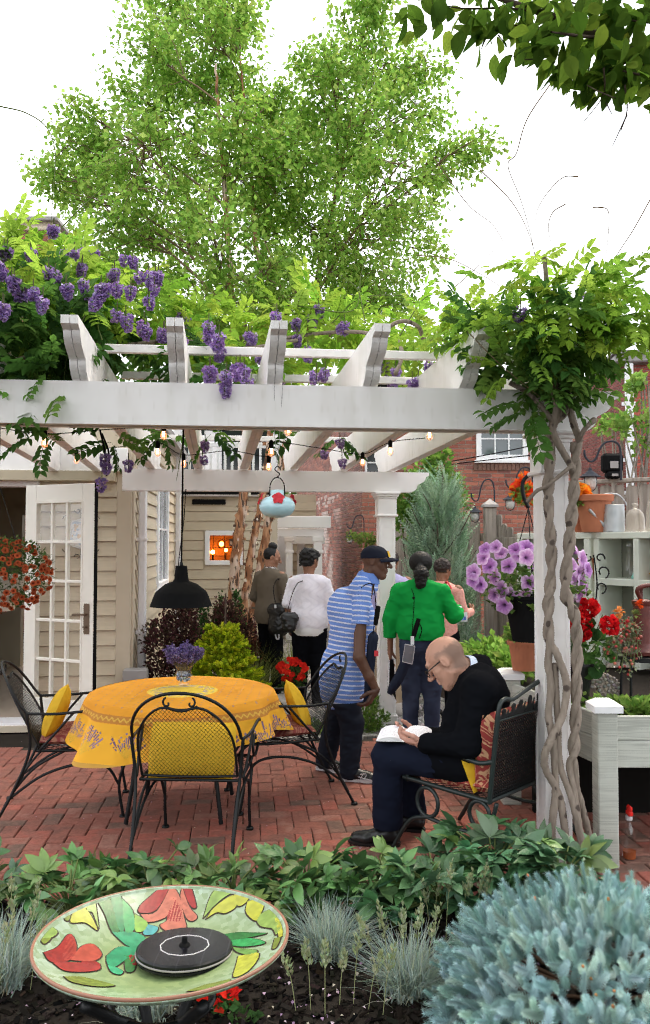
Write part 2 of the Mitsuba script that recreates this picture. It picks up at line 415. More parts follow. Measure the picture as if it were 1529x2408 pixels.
# side window, its sashes
def window(parent, P, d, nv, a0, a1, z0, z1, fw=.07, mull=(1, 1), glass='dark_glass', fmat='win_white', proud=.035, sill=True):
    """P(a) gives the wall point at a; d along, nv outward"""
    key = nkey(parent + '__window')
    R = np.stack([d, -np.asarray(nv), V(0, 0, 1)], 1)
    m = MB(); o = P(0)
    for x0, x1, y0, y1 in ((a0, a0 + fw, z0, z1), (a1 - fw, a1, z0, z1), (a0 + fw, a1 - fw, z1 - fw, z1), (a0 + fw, a1 - fw, z0, z0 + fw)):
        m.box(V(x0, -proud, y0), V(x1, .05, y1), ch=.006, R=R, t=o)
    put(key + '__frame', m, fmat)
    m = MB(); w, h = (a1 - a0 - 2 * fw), (z1 - z0 - 2 * fw)
    for i in range(1, mull[0]): x = a0 + fw + w * i / mull[0]; m.box(V(x - .011, -proud * .45, z0 + fw), V(x + .011, .02, z1 - fw), R=R, t=o)
    for i in range(1, mull[1]): z = z0 + fw + h * i / mull[1]; m.box(V(a0 + fw, -proud * .4, z - .011), V(a1 - fw, .019, z + .011), R=R, t=o)
    if m.n: put(key + '__muntins', m, fmat)
    if glass:
        m = MB(); m.box(V(a0 + fw * .8, .005, z0 + fw * .8), V(a1 - fw * .8, .018, z1 - fw * .8), R=R, t=o); put(key + '__pane', m, glass)
    if sill:
        m = MB(); m.box(V(a0 - .03, -proud - .03, z0 - .05), V(a1 + .03, .05, z0 - .001), ch=.006, R=R, t=o); put(key + '__sill', m, fmat)
    return key
window(house, lambda a: Y_(-2.65, WB + .14 + a), DY, DX, 1.9, 3.2, 1.10, 2.6, .1, (2, 2))
# downspouts and the box at the corner
for bb, lab in ((3.86, 'white downspout at the near corner of the beige house'), (8.0, 'white downspout at the far end of the beige side wall')):
    m = MB(); m.box(V(-2.625, bb - .05, .32), V(-2.55, bb + .05, 2.95), ch=.012, R=RX, t=O)
    for z in (.8, 1.7, 2.4): m.box(V(-2.64, bb - .058, z), V(-2.545, bb + .058, z + .03), R=RX, t=O)
    one('downspout', lab, 'downspout', m, 'gutter')
m = MB(); m.box(V(-2.70, 3.40, .02), V(-2.48, 3.55, .52), ch=.01, R=RX, t=O)
one('utility_box', 'grey metal utility box at the corner of the beige house', 'utility box', m, 'grey_box')

# rear wing with the lit window
rear = thing('rear_house', 'beige rear wing with a lit leaded window and white balcony above', 'house')
RB = 8.6
m = MB(); m.box(V(-2.8, RB + .02, 0), V(-1.92 - .30, RB + .2, 2.41), R=RX, t=O); m.box(V(-1.62, RB + .02, 0), V(-1.10, RB + .2, 2.41), R=RX, t=O)
m.box(V(-2.22, RB + .02, 0), V(-1.62, RB + .2, 1.34), R=RX, t=O); m.box(V(-2.22, RB + .02, 1.87), V(-1.62, RB + .2, 2.41), R=RX, t=O)
m.box(V(-1.2, RB + .2, 0), V(-1.10, 11.2, 2.41), R=RX, t=O); m.box(V(-1.2, 11.1, 0), V(-.25, 11.25, 2.6), R=RX, t=O)
part(rear, 'wall', m, 'trim_tan')
boards(rear, Y_(-2.64, RB + .019), DX, FR, 1.43, .05, 2.26, .152, holes=((.40, 1.03, 1.31, 1.89),))
boards(rear, Y_(-1.10, 11.099), DX, FR, .85, .05, 2.4, .16, holes=((.02, .3, .04, 1.9),))
m = MB(); m.box(V(-1.215, RB - .01, .02), V(-1.085, RB + .1, 2.4), R=RX, t=O); m.box(V(-2.64, RB - .012, 2.26), V(-1.08, RB + .02, 2.40), R=RX, t=O)
part(rear, 'corner_trim', m, 'trim_tan')
wk = window(rear, lambda a: Y_(-2.64 + a, RB + .0), DX, FR, .42, 1.01, 1.33, 1.87, .075, (1, 1), glass=None, sill=False)
m = MB(); o = Y_(-2.22, RB + .1)
for x in (.13, .30, .46): m.box(V(x - .004, 0, 1.34), V(x + .004, .008, 1.87), R=RX, t=o)
for z in (1.47, 1.6, 1.74): m.box(V(0, .001, z - .004), V(.6, .009, z + .004), R=RX, t=o)
th = np.linspace(0, 2 * PI, 25)
for cx_ in (.26, .36): m.tube(o + DX * cx_ * 1.0 + np.cos(th)[:, None] * DX * .065 + V(0, 0, 1.66) + np.sin(th)[:, None] * V(0, 0, .065), .004, 4)
part(rear, 'leaded_muntins', m, 'black_soft')
m = MB(); m.box(V(-2.3, RB + .45, 1.2), V(-1.5, RB + .47, 2.0), R=RX, t=O); m.box(V(-2.3, RB + .2, 1.26), V(-1.5, RB + .45, 1.3), R=RX, t=O)
mat('amber_wall', (.34, .13, .035), .7, .2); part(rear, 'lamp_nook', m, 'amber_wall')
lamp = thing('table_lamp', 'small glowing amber lamp behind the leaded window of the rear wing', 'lamp')
for i, (aa, zz, r, e) in enumerate(((-2.11, 1.53, .035, 5), (-1.90, 1.56, .03, 3), (-1.97, 1.66, .04, 1.6))):
    s = trimesh.creation.icosphere(subdivisions=2, radius=r); s.apply_translation(Y_(aa, RB + .3, zz))
    key = nkey(lamp + '__bulb'); put(key, s, None, smooth=True); scene[key]['emitter'] = {'type': 'area', 'radiance': {'type': 'rgb', 'value': [e, e * .38, e * .05]}}
m = MB(); m.tube([Y_(-2.11, RB + .3, 1.3), Y_(-2.11, RB + .3, 1.5)], .012, 6); m.tube([Y_(-1.9, RB + .3, 1.3), Y_(-1.9, RB + .3, 1.53)], .012, 6); part(lamp, 'stem', m, 'black_soft')
# balcony over the wing
m = MB(); m.box(V(-2.9, RB - .18, 2.405), V(-1.0, 10.6, 2.50), ch=.01, R=RX, t=O); part(rear, 'balcony_floor', m, 'gutter')
m = MB(); m.box(V(-2.6, RB - .2, 2.43), V(-1.03, RB - .185, 2.48), R=RX, t=O); part(rear, 'fascia_line', m, 'black_soft')
rail = rear + '__railing'
m = MB()
m.box(V(-2.75, RB - .14, 3.17), V(-1.0, RB - .07, 3.25), ch=.008, R=RX, t=O); m.box(V(-2.75, RB - .135, 2.56), V(-1.0, RB - .075, 2.63), ch=.006, R=RX, t=O)
put(rail + '__rail', m, 'win_white')
for k in range(16):
    aa = -2.68 + k * .11; m = MB(); m.box(V(aa - .02, RB - .125, 2.63), V(aa + .02, RB - .085, 3.17), R=RX, t=O); put(nkey(rail + '__baluster'), m, 'win_white')
m = MB(); m.box(V(-2.9, 10.6, 2.4), V(-1.0, 10.75, 4.3), R=RX, t=O); part(rear, 'upper_wall', m, 'gutter')
for aa in (-2.5, -1.8, -1.35): m = MB(); m.box(V(aa - .22, 10.57, 2.55), V(aa + .16, 10.598, 3.9), R=RX, t=O); part(rear, 'balcony_door', m, 'dark_glass')
m = MB(); m.box(V(-2.42, RB - .06, 2.28), V(-1.9, RB - .013, 2.36), ch=.008, R=RX, t=O); part(rear, 'wall_heater', m, 'black_soft')
m = MB(); m.box(V(-1.08, 11.05, .04), V(-.82, 11.098, 1.86), ch=.004, R=RX, t=O); m.box(V(-1.12, 11.03, 1.86), V(-.78, 11.098, 1.96), ch=.004, R=RX, t=O)
part(rear, 'side_door', m, 'win_white')

# brick walls: bricks as real pieces in one mesh, mortar behind
def brick_wall(parent, o, d, nv, length, z0, z1, cols, rng, holes=(), name='bricks', course=.0677, bl=.212, tint=None, weights=None):
    R = np.stack([d, -np.asarray(nv), V(0, 0, 1)], 1)
    pos, sc = [], []
    for r in range(int((z1 - z0) / course)):
        z = z0 + (r + .5) * course; s = -(bl * .5 if r % 2 else 0)
        while s < length:
            a, b = max(s, 0), min(s + bl, length); s += bl
            if b - a < .03: continue
            segs = [(a, b)]
            for h in holes:
                if h[2] < z < h[3]:
                    segs = [t for x, y in segs for t in ((x, min(y, h[0])), (max(x, h[1]), y)) if t[1] - t[0] > .03]
            for x, y in segs: pos.append(((x + y) / 2, z)); sc.append(y - x - .011)
    pos, sc = np.array(pos), np.array(sc)
    P = np.asarray(o) + pos[:, :1] * d + V(0, 0, 1) * pos[:, 1:] + np.asarray(nv) * rng.normal(-.012, .0015, (len(pos), 1))
    col = np.array(cols)[rng.choice(len(cols), len(pos), p=weights)] * (1 + .1 * rng.standard_normal((len(pos), 1)))
    if tint is not None: col = tint(pos, col, rng)
    bx = np.array([[x, y, z] for x in (-.5, .5) for y in (-.5, .5) for z in (-.5, .5)]); ch = .006
    v, f, c = scatter(bx, np.array([[0, 1, 5], [0, 5, 4], [0, 2, 3], [0, 3, 1], [4, 5, 7], [4, 7, 6], [0, 4, 6], [0, 6, 2], [1, 3, 7], [1, 7, 5]]), P, np.tile(R, (len(P), 1, 1)),
                      np.stack([sc, np.full(len(sc), .03), np.full(len(sc), course - .011)], 1), np.clip(col, .01, .9))
    part(parent, name, (v, f, c), 'vc', color=True, kind='stuff')
    m = MB()
    spans = [(0, length, z0, z1)]
    for h in holes:
        out = []
        for a, b, c_, e in spans:
            x0, x1, y0, y1 = max(a, h[0]), min(b, h[1]), max(c_, h[2]), min(e, h[3])
            if x0 >= x1 or y0 >= y1: out.append((a, b, c_, e)); continue
            out += [s for s in ((a, x0, c_, e), (x1, b, c_, e), (x0, x1, c_, y0), (x0, x1, y1, e)) if s[1] - s[0] > 1e-6 and s[3] - s[2] > 1e-6]
        spans = out
    for a, b, c_, e in spans: m.box(V(a, .006, c_), V(b, .12, e), R=R, t=o)
    part(parent, 'mortar', m, 'mortar')
def mortar_col(p, n, uv): return mix((.42, .36, .30), (.30, .25, .21), fbm(p.x * 5, p.y * 5, p.z * 5, 2))
mat('mortar', proc(mortar_col), .95, .1)
rng = np.random.default_rng(21)
RED = [(.33, .105, .07), (.28, .085, .06), (.38, .135, .09), (.22, .085, .07), (.30, .12, .085)]
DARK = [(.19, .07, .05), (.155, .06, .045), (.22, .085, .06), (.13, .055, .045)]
b1 = thing('brick_building', 'red brick building beyond the pergola with a white grid window', 'building')
c0 = V(.60, 13.0, 0); ex = V(1, .02, 0); ex = nrm(ex); ew = nrm(V(-.156, 1, 0))
fn = nrm(V(.02, -1, 0)); wn = nrm(V(-1, -.156, 0))
holes = ((.05, .50, 2.66, 3.6), (1.87, 2.72, 3.03, 4.0))
brick_wall(b1, c0, ex, fn, 3.6, -.1, 4.15, RED, rng, holes, weights=[.3, .25, .2, .1, .15])
def painted(pos, col, rng):
    s, z = pos[:, 0], pos[:, 1]
    n = meshkit.fbm(np.stack([s * 1.3, z * 1.8, s * 0], -1), 3, 2)
    old = s > 2.0
    w = np.clip((n - .48) * 5, 0, 1) * (z < 2.35) * old
    w = np.maximum(w, (np.abs(z - 2.55) < .13) * (s > 2.3) * (s < 6) * (rng.random(len(s)) < .35) * .8)
    col = np.where(old[:, None], col * [1.55, 1.5, 1.45], col)
    return col * (1 - w[:, None] * .75) + w[:, None] * .75 * np.array([.55, .48, .44])
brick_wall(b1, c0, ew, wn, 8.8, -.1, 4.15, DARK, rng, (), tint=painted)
m = MB(); m.box(V(.45, 13.2, 4.15), V(4.2, 21, 4.28)); m.box(V(.42, 12.9, 4.15), V(4.25, 13.2, 4.25)); part(b1, 'roof', m, 'dark_inside')
window(b1, lambda a: c0 + ex * a, ex, fn, .05, .50, 2.66, 3.6, .035, (2, 3), fmat='gutter', sill=False)
window(b1, lambda a: c0 + ex * a, ex, fn, 1.87, 2.72, 3.03, 4.0, .085, (3, 3), glass='sky_glass')
mat('sky_glass', (.10, .12, .13), .05, .8)
R1 = np.stack([ex, -fn, V(0, 0, 1)], 1)
bs = MB()
for k in range(14): bs.box(V(1.83 + k * .0685, -.028, 2.86), V(1.83 + k * .0685 + .058, .06, 2.975), R=R1, t=c0)
part(b1, 'brick_sill', bs, 'brick_2', kind='stuff')
b2 = thing('brick_building', 'dark red brick building at the right edge with a white corner downspout', 'building')
c1 = V(6.42, 17.0, 0)
brick_wall(b2, c1, nrm(V(1, -.12, 0)), nrm(V(-.12, -1, 0)), 2.6, 0, 5.5, [(.33, .07, .05), (.28, .06, .045), (.38, .09, .06)], rng)
brick_wall(b2, c1, nrm(V(-.1, 1, 0)), nrm(V(-1, -.1, 0)), 4.5, 0, 5.5, [(.20, .045, .035), (.16, .04, .03), (.23, .055, .04)], rng)  # side wall in darker reds: its shade is painted into the bricks
m = MB(); R2 = np.stack([nrm(V(1, -.12, 0)), nrm(V(.12, 1, 0)), V(0, 0, 1)], 1); m.box(V(-.25, -.2, 5.5), V(3, 5, 5.68), ch=.03, R=R2, t=c1); m.box(V(-.3, -.25, 5.68), V(3, 5, 5.75), R=R2, t=c1)
part(b2, 'cornice', m, 'grey_box')
m = MB(); m.box(V(-.02, -.16, .2), V(.14, -.03, 5.5), ch=.02, R=R2, t=c1)
for z in (1.5, 2.7, 3.4, 4.6): m.box(V(-.08, -.06, z), V(.2, -.025, z + .08), R=R2, t=c1)
part(b2, 'downspout', m, 'win_white')
m = MB(); m.box(c1 + V(-1.15, 2.7, 3.05), c1 + V(-.85, 3.0, 3.45), ch=.02); part(b2, 'meter_box', m, 'grey_box')
# chimney of a house further off
ch = thing('chimney', 'red brick chimney with a slate cap rising behind the wisteria', 'chimney')
rng = np.random.default_rng(4); cc = W(40, 560, 15.0)
brick_wall(ch, cc * V(1, 1, 0) + V(.05, 0, 0), V(1, 0, 0), V(0, -1, 0), .62, 0, cc[2] + .12, RED, rng)
brick_wall(ch, cc * V(1, 1, 0) + V(-1.1, .1, 0), V(1, 0, 0), V(0, -1, 0), 1.14, 0, cc[2] + .02, RED, rng)
m = MB(); m.box(cc + V(-.06, -.08, .125), cc + V(.76, .7, .2), ch=.01); m.box(cc + V(-.02, -.03, .2), cc + V(.7, .6, .30)); part(ch, 'flue', m, 'trim_tan')
m = MB(); m.box(cc + V(-.1, -.12, .30), cc + V(.8, .8, .38), ch=.01); part(ch, 'cap', m, 'grey_box')
m = MB(); m.box(cc + V(-1.14, .06, .03), cc + V(.05, .6, .12), ch=.01); part(ch, 'shoulder_cap', m, 'win_white')

# white arbor far back
arb = thing('arbor', 'small white arbor standing against the far brick wall', 'arbor')
m = MB(); m.box(V(-.95, 13.45, 1.93), V(.10, 13.52, 2.13), ch=.008); m.box(V(-.95, 13.55, 1.78), V(-.02, 13.6, 1.92), ch=.008); part(arb, 'beam', m, 'white_clean')
for x, y, w in ((-.12, 13.58, .075), (-.62, 13.9, .06), (-.44, 14.6, .07)):
    m = MB(); m.box(V(x - w, y - w, 0), V(x + w, y + w, 1.78), ch=.008); m.box(V(x - w - .02, y - w - .02, 1.5), V(x + w + .02, y + w + .02, 1.55), ch=.008); m.box(V(x - w - .02, y - w - .02, 1.7), V(x + w + .02, y + w + .02, 1.782), ch=.008)
    part(arb, 'post', m, 'white_clean')
m = MB(); m.box(V(-.7, 13.9, 1.66), V(.0, 14.62, 1.78)); part(arb, 'side_beam', m, 'white_clean')

# ---------------------------------------------------------------- fence
def old_wood(p, n, uv):
    g = noise(p.x * 70 + p.y * 40, p.y * 70, p.z * 3); d = fbm(p.x * 5, p.y * 5, p.z * 1.2, 3)
    return mix((.36, .315, .275), (.20, .17, .15), smoothstep(.25, .8, .6 * g + .4 * d))
mat('old_wood', proc(old_wood), .85, .2)
def new_wood(p, n, uv):
    g = noise(p.x * 60 + p.y * 40, p.y * 50, p.z * 4); return mix((.50, .36, .26), (.38, .27, .2), g)
mat('new_wood', proc(new_wood), .8, .2)
def fence_run(key, p0, p1, ztop, w, rng, m='old_wood', zfun=None, gap=.012, face=1):
    p0, p1 = V(*p0, 0), V(*p1, 0); d = nrm(p1 - p0); n = face * np.cross(d, V(0, 0, 1)); ln = np.linalg.norm(p1 - p0); k = int(ln / w)
    R = np.stack([d, np.cross(V(0, 0, 1), d), V(0, 0, 1)], 1)
    for i in range(k):
        zt = (zfun(i / max(k - 1, 1)) if zfun else ztop) + rng.normal(0, .01); a = i * w; c = .022
        poly = sg.Polygon([(gap / 2, .03), (w - gap / 2, .03), (w - gap / 2, zt - c), (w - gap / 2 - c, zt), (gap / 2 + c, zt), (gap / 2, zt - c)])
        v, f = extrude(poly, .018)
        v = v[:, [0, 2, 1]] * [1, -1, 1]
        part(key, 'board', MB().add(v, f[:, ::-1], None, R @ rotz(rng.normal(0, .02)), p0 + d * a + n * rng.normal(0, .003)), m)
    return d, R, ln
rng = np.random.default_rng(31)
fa = thing('board_fence', 'weathered grey board fence behind the juniper', 'fence')
d, R, ln = fence_run(fa, (.90, 11.9), (1.78, 9.15), 1.93, .125, rng)
for z in (.4, 1.1, 1.7): m = MB(); m.box(V(0, .02, z), V(ln, .06, z + .09), R=R, t=V(.9, 11.9, 0)); part(fa, 'rail', m, 'old_wood')
gt = thing('garden_gate', 'weathered wooden gate with arched top and pale diagonal brace', 'gate')
p0, p1 = (1.94, 9.02), (2.35, 8.1)
d, R, ln = fence_run(gt, p0, p1, 1.9, .1, rng, zfun=lambda t: 1.98 - .25 * math.sin(t * PI * .9), face=-1)
R_in = R
for z in (.45, 1.0, 1.62): m = MB(); m.box(V(-.02, -.06, z), V(ln, -.021, z + .12), ch=.004, R=R, t=V(*p0, 0)); part(gt, 'rail', m, 'new_wood' if z < 1.5 else 'old_wood')
m = MB(); m.tube([V(*p0, .55) + R[:, 1] * -.075, V(*p1, 1.0) + R[:, 1] * -.075 - d * .2], .05, 4, sq=.4); part(gt, 'brace', m, 'new_wood')
m = MB(); m.box(V(.0, -.10, 1.03), V(.16, -.061, 1.10), ch=.01, R=R, t=V(*p0, 0)); m.box(V(-.05, -.09, 1.02), V(.03, -.061, 1.13), ch=.01, R=R, t=V(*p0, 0)); part(gt, 'latch', m, 'black_metal')
gpst = thing('gate_post', 'square weathered gate post with a pyramid cap', 'post')
m = MB(); m.box(V(1.80, 8.98, 0), V(1.93, 9.11, 2.08), ch=.006); part(gpst, 'shaft', m, 'old_wood')
v, f = lathe([(.001, .1), (.04, .075), (.115, .03), (.12, 0), (.001, 0)], 4); m = MB(); m.add(v, f, None, rotz(PI / 4), V(1.865, 9.045, 2.08)); part(gpst, 'cap', m, 'grey_box')
fc = thing('board_fence', 'weathered board fence with a flat rail cap behind the shelves', 'fence')
d, R, ln = fence_run(fc, (2.35, 8.35), (3.6, 7.45), 2.26, .128, rng, gap=.02)
m = MB(); m.box(V(-.05, -.06, 2.275), V(ln, .08, 2.315), ch=.006, R=R, t=V(2.35, 8.35, 0)); part(fc, 'cap_rail', m, 'old_wood')
m = MB(); m.box(V(0, .02, 1.9), V(ln, .06, 2.0), R=R, t=V(2.35, 8.35, 0)); part(fc, 'rail', m, 'old_wood')
for lab, pts in (('upper black utility wire crossing the brick wall by the grid window', [(1060, 1085, 12.6), (1180, 1063, 12.2), (1330, 1030, 11.6)]), ('lower black utility wire crossing the brick wall by the grid window', [(1060, 1092, 12.6), (1180, 1078, 12.2), (1330, 1062, 11.6)])):
    m = MB(); m.tube(smoothpath([W(*q) for q in pts], 6), .008, 4); one('utility_wire', lab, 'wire', m, 'black_soft')
# ---------------------------------------------------------------- pergola
pg = thing('pergola', 'white painted wooden pergola with scroll cut rafter tails over the patio', 'pergola')
def a_at(px, b, z):
    """position along the beam seen at pixel column px of the survey, on the line b behind the beam"""
    u = (px / 2.3523 - 325) / FOC; cs, sn = math.cos(PITCH), math.sin(PITCH)
    p0 = O + DY * b
    return (u * (p0[1] * cs + (z - CAM_H) * sn) - p0[0]) / (DX[0] - u * DX[1] * cs)
OG = [(.05, 0), (.10, .028), (.123, .058), (.13, .085), (.165, .102), (.215, .125), (.245, .158), (.255, .185), (.30, .20), (.30, .24)]
def ogee(k=1.0, n=4):
    body = smoothpath(np.array(OG[:-2]), n); return np.vstack([body, OG[-2:]]) * k
Z1, Z2 = 2.478, 2.345                                                # rafter bottoms at the front and back beams
# front beam with its scroll end
og = ogee(.88)
poly = sg.Polygon([(-3.4, 0), (.19, 0)] + [(.19 + (x - .05) * .80, z) for x, z in og] + [(-3.4, .24 * .88 + .002)])
def beam(poly, b0, th, z):
    v, f = extrude(poly, th); v = np.stack([v[:, 0], v[:, 2], v[:, 1]], 1); f = f[:, ::-1]
    return MB().add(v, f, None, RX, O + DY * b0 + V(0, 0, z))
m = beam(poly, -.07, .045, 2.264); part(pg, 'front_beam', m, 'white')
m = beam(poly, .025, .045, 2.264); part(pg, 'front_beam', m, 'white')
m = MB(); m.box(V(-3.4, -.025, 2.28), V(.19, .025, 2.44), R=RX, t=O); part(pg, 'beam_core', m, 'white')
po2 = sg.Polygon([(-2.68, 0), (-.06, 0)] + [(-.06 + (x - .05) * .72, z * .86) for x, z in og] + [(-2.68, .196)])
m = beam(po2, 3.15, .045, 2.145); part(pg, 'back_beam', m, 'white_clean')
m = beam(po2, 3.245, .045, 2.145); part(pg, 'back_beam', m, 'white_clean')
m = MB(); m.box(V(-6.6, WB - .05, 2.345), V(-2.69, WB - .0, 2.565), ch=.004, R=RX, t=O); part(pg, 'ledger', m, 'white_clean')
m = MB(); m.box(V(-6.6, WB - .12, 2.25), V(-2.80, WB - .0, 2.344), ch=.004, R=RX, t=O); part(pg, 'ledger_trim', m, 'cream')
# posts
def post(a, b, ztop, key=None, w=.07, z0=.0, mat_='white'):
    k = nkey(pg + '__post'); t = O + DX * a + DY * b
    m = MB(); m.box(V(-w + .004, -w + .004, z0), V(w - .004, w - .004, ztop), R=RX, t=t)
    for s in ((-1, -1), (-1, 1), (1, -1), (1, 1)):                   # raised corner stiles leave a sunk panel on each face
        m.box(V(s[0] * w, s[1] * w, z0 + .12), V(s[0] * (w - .022), s[1] * (w - .022), ztop - .2), ch=.002, R=RX, t=t)
    put(k + '__shaft', m, mat_)
    m = MB()
    for e, za, zb in ((.012, ztop - .21, ztop - .06), (.024, ztop - .225, ztop - .205), (.018, ztop - .062, ztop - .04), (.03, ztop - .042, ztop - .018), (.042, ztop - .02, ztop - .001)):
        m.box(V(-w - e, -w - e, za), V(w + e, w + e, zb), ch=.005, R=RX, t=t)
    put(k + '__capital', m, mat_)
    m = MB()
    for e, za, zb in ((.014, z0, z0 + .1), (.022, z0, z0 + .03), (.018, z0 + .1, z0 + .115), (.006, z0 + .115, z0 + .13)):
        m.box(V(-w - e, -w - e, za), V(w + e, w + e, zb), ch=.004, R=RX, t=t)
    put(k + '__base', m, mat_)
post(.012, 0, 2.262)
post(-.30, 3.22, 2.143, mat_='white_clean', w=.075)
# rafters: pairs of boards, tails cut to a scroll
tail = ogee(1.0)
RF = []
fx = [-270, -42, 190, 418, 645, 870, 1095, 1325]; bx_ = [130, 232, 355, 465, 570, 685, 801, 915]
for i, (p, q) in enumerate(zip(fx, bx_)):
    a0 = a_at(p, -.05, Z1); bb = 3.22 if i > 1 else WB - .06
    a1 = a_at(q, bb, Z2)
    A, B = Y_(a0, -.05, Z1), Y_(a1, bb + (.30 if i > 1 else 0), 0)
    B[2] = Z1 + (Z2 - Z1) * (bb + (.30 if i > 1 else 0) + .05) / 3.27
    RF.append((A, B))
    d = nrm(B - A); hd = nrm(V(d[0], d[1], 0)); side = np.cross(hd, V(0, 0, 1)); ln = np.linalg.norm((B - A)[:2]); sl = (B - A)[2] / ln
    end = [(ln + (x - .05) * .8, z) for x, z in tail[::1]] if i > 1 else [(ln, 0), (ln, .24)]
    pts = [(-(x - .05) * 1.15, z) for x, z in tail[::-1]] + end
    poly = sg.Polygon(pts)
    m = MB()
    for s in (-.039, .0015):
        v, f = extrude(poly, .0375)
        P = A + v[:, :1] * hd + V(0, 0, 1) * (v[:, 1:2] + sl * v[:, :1]) + (v[:, 2:] + s) * side
        m.add(P, f)
    part(pg, 'rafter', m, 'white' if i < 8 else 'white_clean')
# purlins across the rafters
for b in (.30, .88, 1.45, 2.02, 2.58, 3.1):
    z = Z1 + (Z2 - Z1) * (b + .05) / 3.27 + .242
    m = MB(); m.box(V(-2.35, b - .019, z), V(-.03 - .12 * b, b + .019, z + .045), ch=.003, R=RX, t=O); part(pg, 'purlin', m, 'white')
# ---------------------------------------------------------------- plants
def in_ell(n, rng, shell=.55):
    d = rng.normal(size=(n, 3)); d /= np.linalg.norm(d, axis=1, keepdims=True)
    return d * (shell + (1 - shell) * rng.random((n, 1)))**.7
def palette(cols, n, rng, amt=.14, hue=.06, w=None):
    c = np.array(cols)[rng.choice(len(cols), n, p=w)]
    return np.clip(c * (1 + amt * rng.standard_normal((n, 1))) * (1 + hue * rng.standard_normal((n, 3))), .004, .9)
def birch_bark(p, n, uv):
    a = fbm(p.x * 26, p.y * 26, p.z * 7, 3); b = noise(p.x * 60, p.y * 60, p.z * 11); d = fbm(p.x * 8 + 9, p.y * 8, p.z * 3, 2)
    base = mix((.50, .27, .15), (.27, .12, .06), smoothstep(.35, .62, a))
    base = mix(base, (.62, .47, .37), smoothstep(.54, .66, d)); return mix(base, (.06, .04, .03), smoothstep(.60, .72, b) * .9)
mat('birch_bark', proc(birch_bark), .85, .2)
mat('bark_dark', (.085, .062, .05), .9, .15); mat('twig_brown', (.22, .15, .10), .9, .15)
def vine_bark(p, n, uv):
    a = noise(p.x * 110, p.y * 110, p.z * 26); b = fbm(p.x * 12, p.y * 12, p.z * 5, 2); return mix(mix((.32, .26, .215), (.17, .135, .11), .6 * a + .5 * b - .05), (.08, .06, .05), smoothstep(.76, .86, noise(p.x * 34, p.y * 34, p.z * 22)))
mat('vine_bark', proc(vine_bark), .8, .2)
mat('stem_green', (.13, .17, .05), .6, .3)

def limb(mb, p0, p1, r0, r1, rng, bend=.08, n=6, sides=6):
    t = np.linspace(0, 1, n)[:, None]; L_ = np.linalg.norm(p1 - p0)
    off = rng.normal(0, bend * L_, 3)
    p = p0 + (p1 - p0) * t + off * (t * (1 - t) * 2) + rng.normal(0, .012 * L_, (n, 3)) * (t * (1 - t) * 4)
    p[:, 2] += .10 * L_ * (t[:, 0] * (1 - t[:, 0])) * 1.2
    mb.tube(p, np.linspace(r0, r1, n), sides); return p

# ---- river birch behind the group
rng = np.random.default_rng(101)
birch = thing('birch_tree', 'tall multi stemmed birch with peeling pinkish bark filling the sky', 'tree')
YB = 10.4
stems = [[(548, 1500), (551, 1420), (553, 1335), (563, 1240), (572, 1170), (582, 1060), (566, 900), (548, 740), (537, 560), (524, 380), (512, 240), (508, 150)],
         [(572, 1500), (575, 1430), (587, 1335), (603, 1240), (617, 1170), (634, 1040), (640, 880), (622, 700), (600, 540), (590, 380), (575, 240), (565, 130)],
         [(588, 1500), (594, 1430), (611, 1335), (630, 1230), (648, 1160), (672, 1040), (705, 860), (740, 680), (775, 520), (810, 350), (845, 180), (872, 30)]]
paths = []
for k, st_ in enumerate(stems):
    pts = [W(x, y, YB + .15 * (k - 1) + (k - 1) * .9 * max(0, (900 - y) / 900)) for x, y in st_]; pts[0][2] = -.03
    p = smoothpath(pts, 5); r = np.interp(np.linspace(0, 1, len(p)), [0, .1, .35, .6, 1], [[.082, .072, .06, .042, .012], [.06, .05, .045, .036, .01], [.066, .056, .05, .038, .01]][k])
    p[1:-1] += rng.normal(0, .006, (len(p) - 2, 3)); paths.append((p, r))
    v, f = tube(p, r, 14); v = v + (meshkit.fbm(v * [16, 16, 7], 3, k)[:, None] - .5) * .022 * np.minimum(1, 1)
    part(birch, 'trunk', (v, f), 'birch_bark', smooth=True)
# peeling curls of bark
nb = 230; pos, nr, ups = [], [], []
for i in range(nb):
    p, r = paths[rng.integers(3)]; j = rng.integers(0, int(len(p) * .45)); th = rng.uniform(0, 2 * PI)
    n_ = V(math.cos(th), math.sin(th), 0); pos.append(p[j] + (p[j + 1] - p[j]) * rng.random() + n_ * (r[j] + .004)); nr.append(n_)
nr = np.array(nr); tw = np.stack([-nr[:, 1], nr[:, 0], np.zeros(nb)], 1) * rng.choice([-1, 1], (nb, 1)) + nr * .5 + rng.normal(0, .3, (nb, 3))
tt = np.linspace(0, 1, 4); curl = np.array([[x, t, .35 * t**2] for t in tt for x in (-.5, .5)]) ; cf = np.array([[2 * i, 2 * i + 1, 2 * i + 3, 2 * i + 2] for i in range(3)]); cf = np.vstack([cf[:, [0, 1, 2]], cf[:, [0, 2, 3]]])
v, f, c = scatter(curl, cf, np.array(pos), frames(tw, nr), rng.uniform(.018, .045, (nb, 1)) * np.array([[1, 1, 1]]), palette([(.55, .36, .25), (.42, .22, .12), (.62, .5, .4), (.16, .09, .06), (.12, .07, .05)], nb, rng, .12, .04))
part(birch, 'peeling_bark', (v, f, c), 'vc', color=True, kind='stuff')
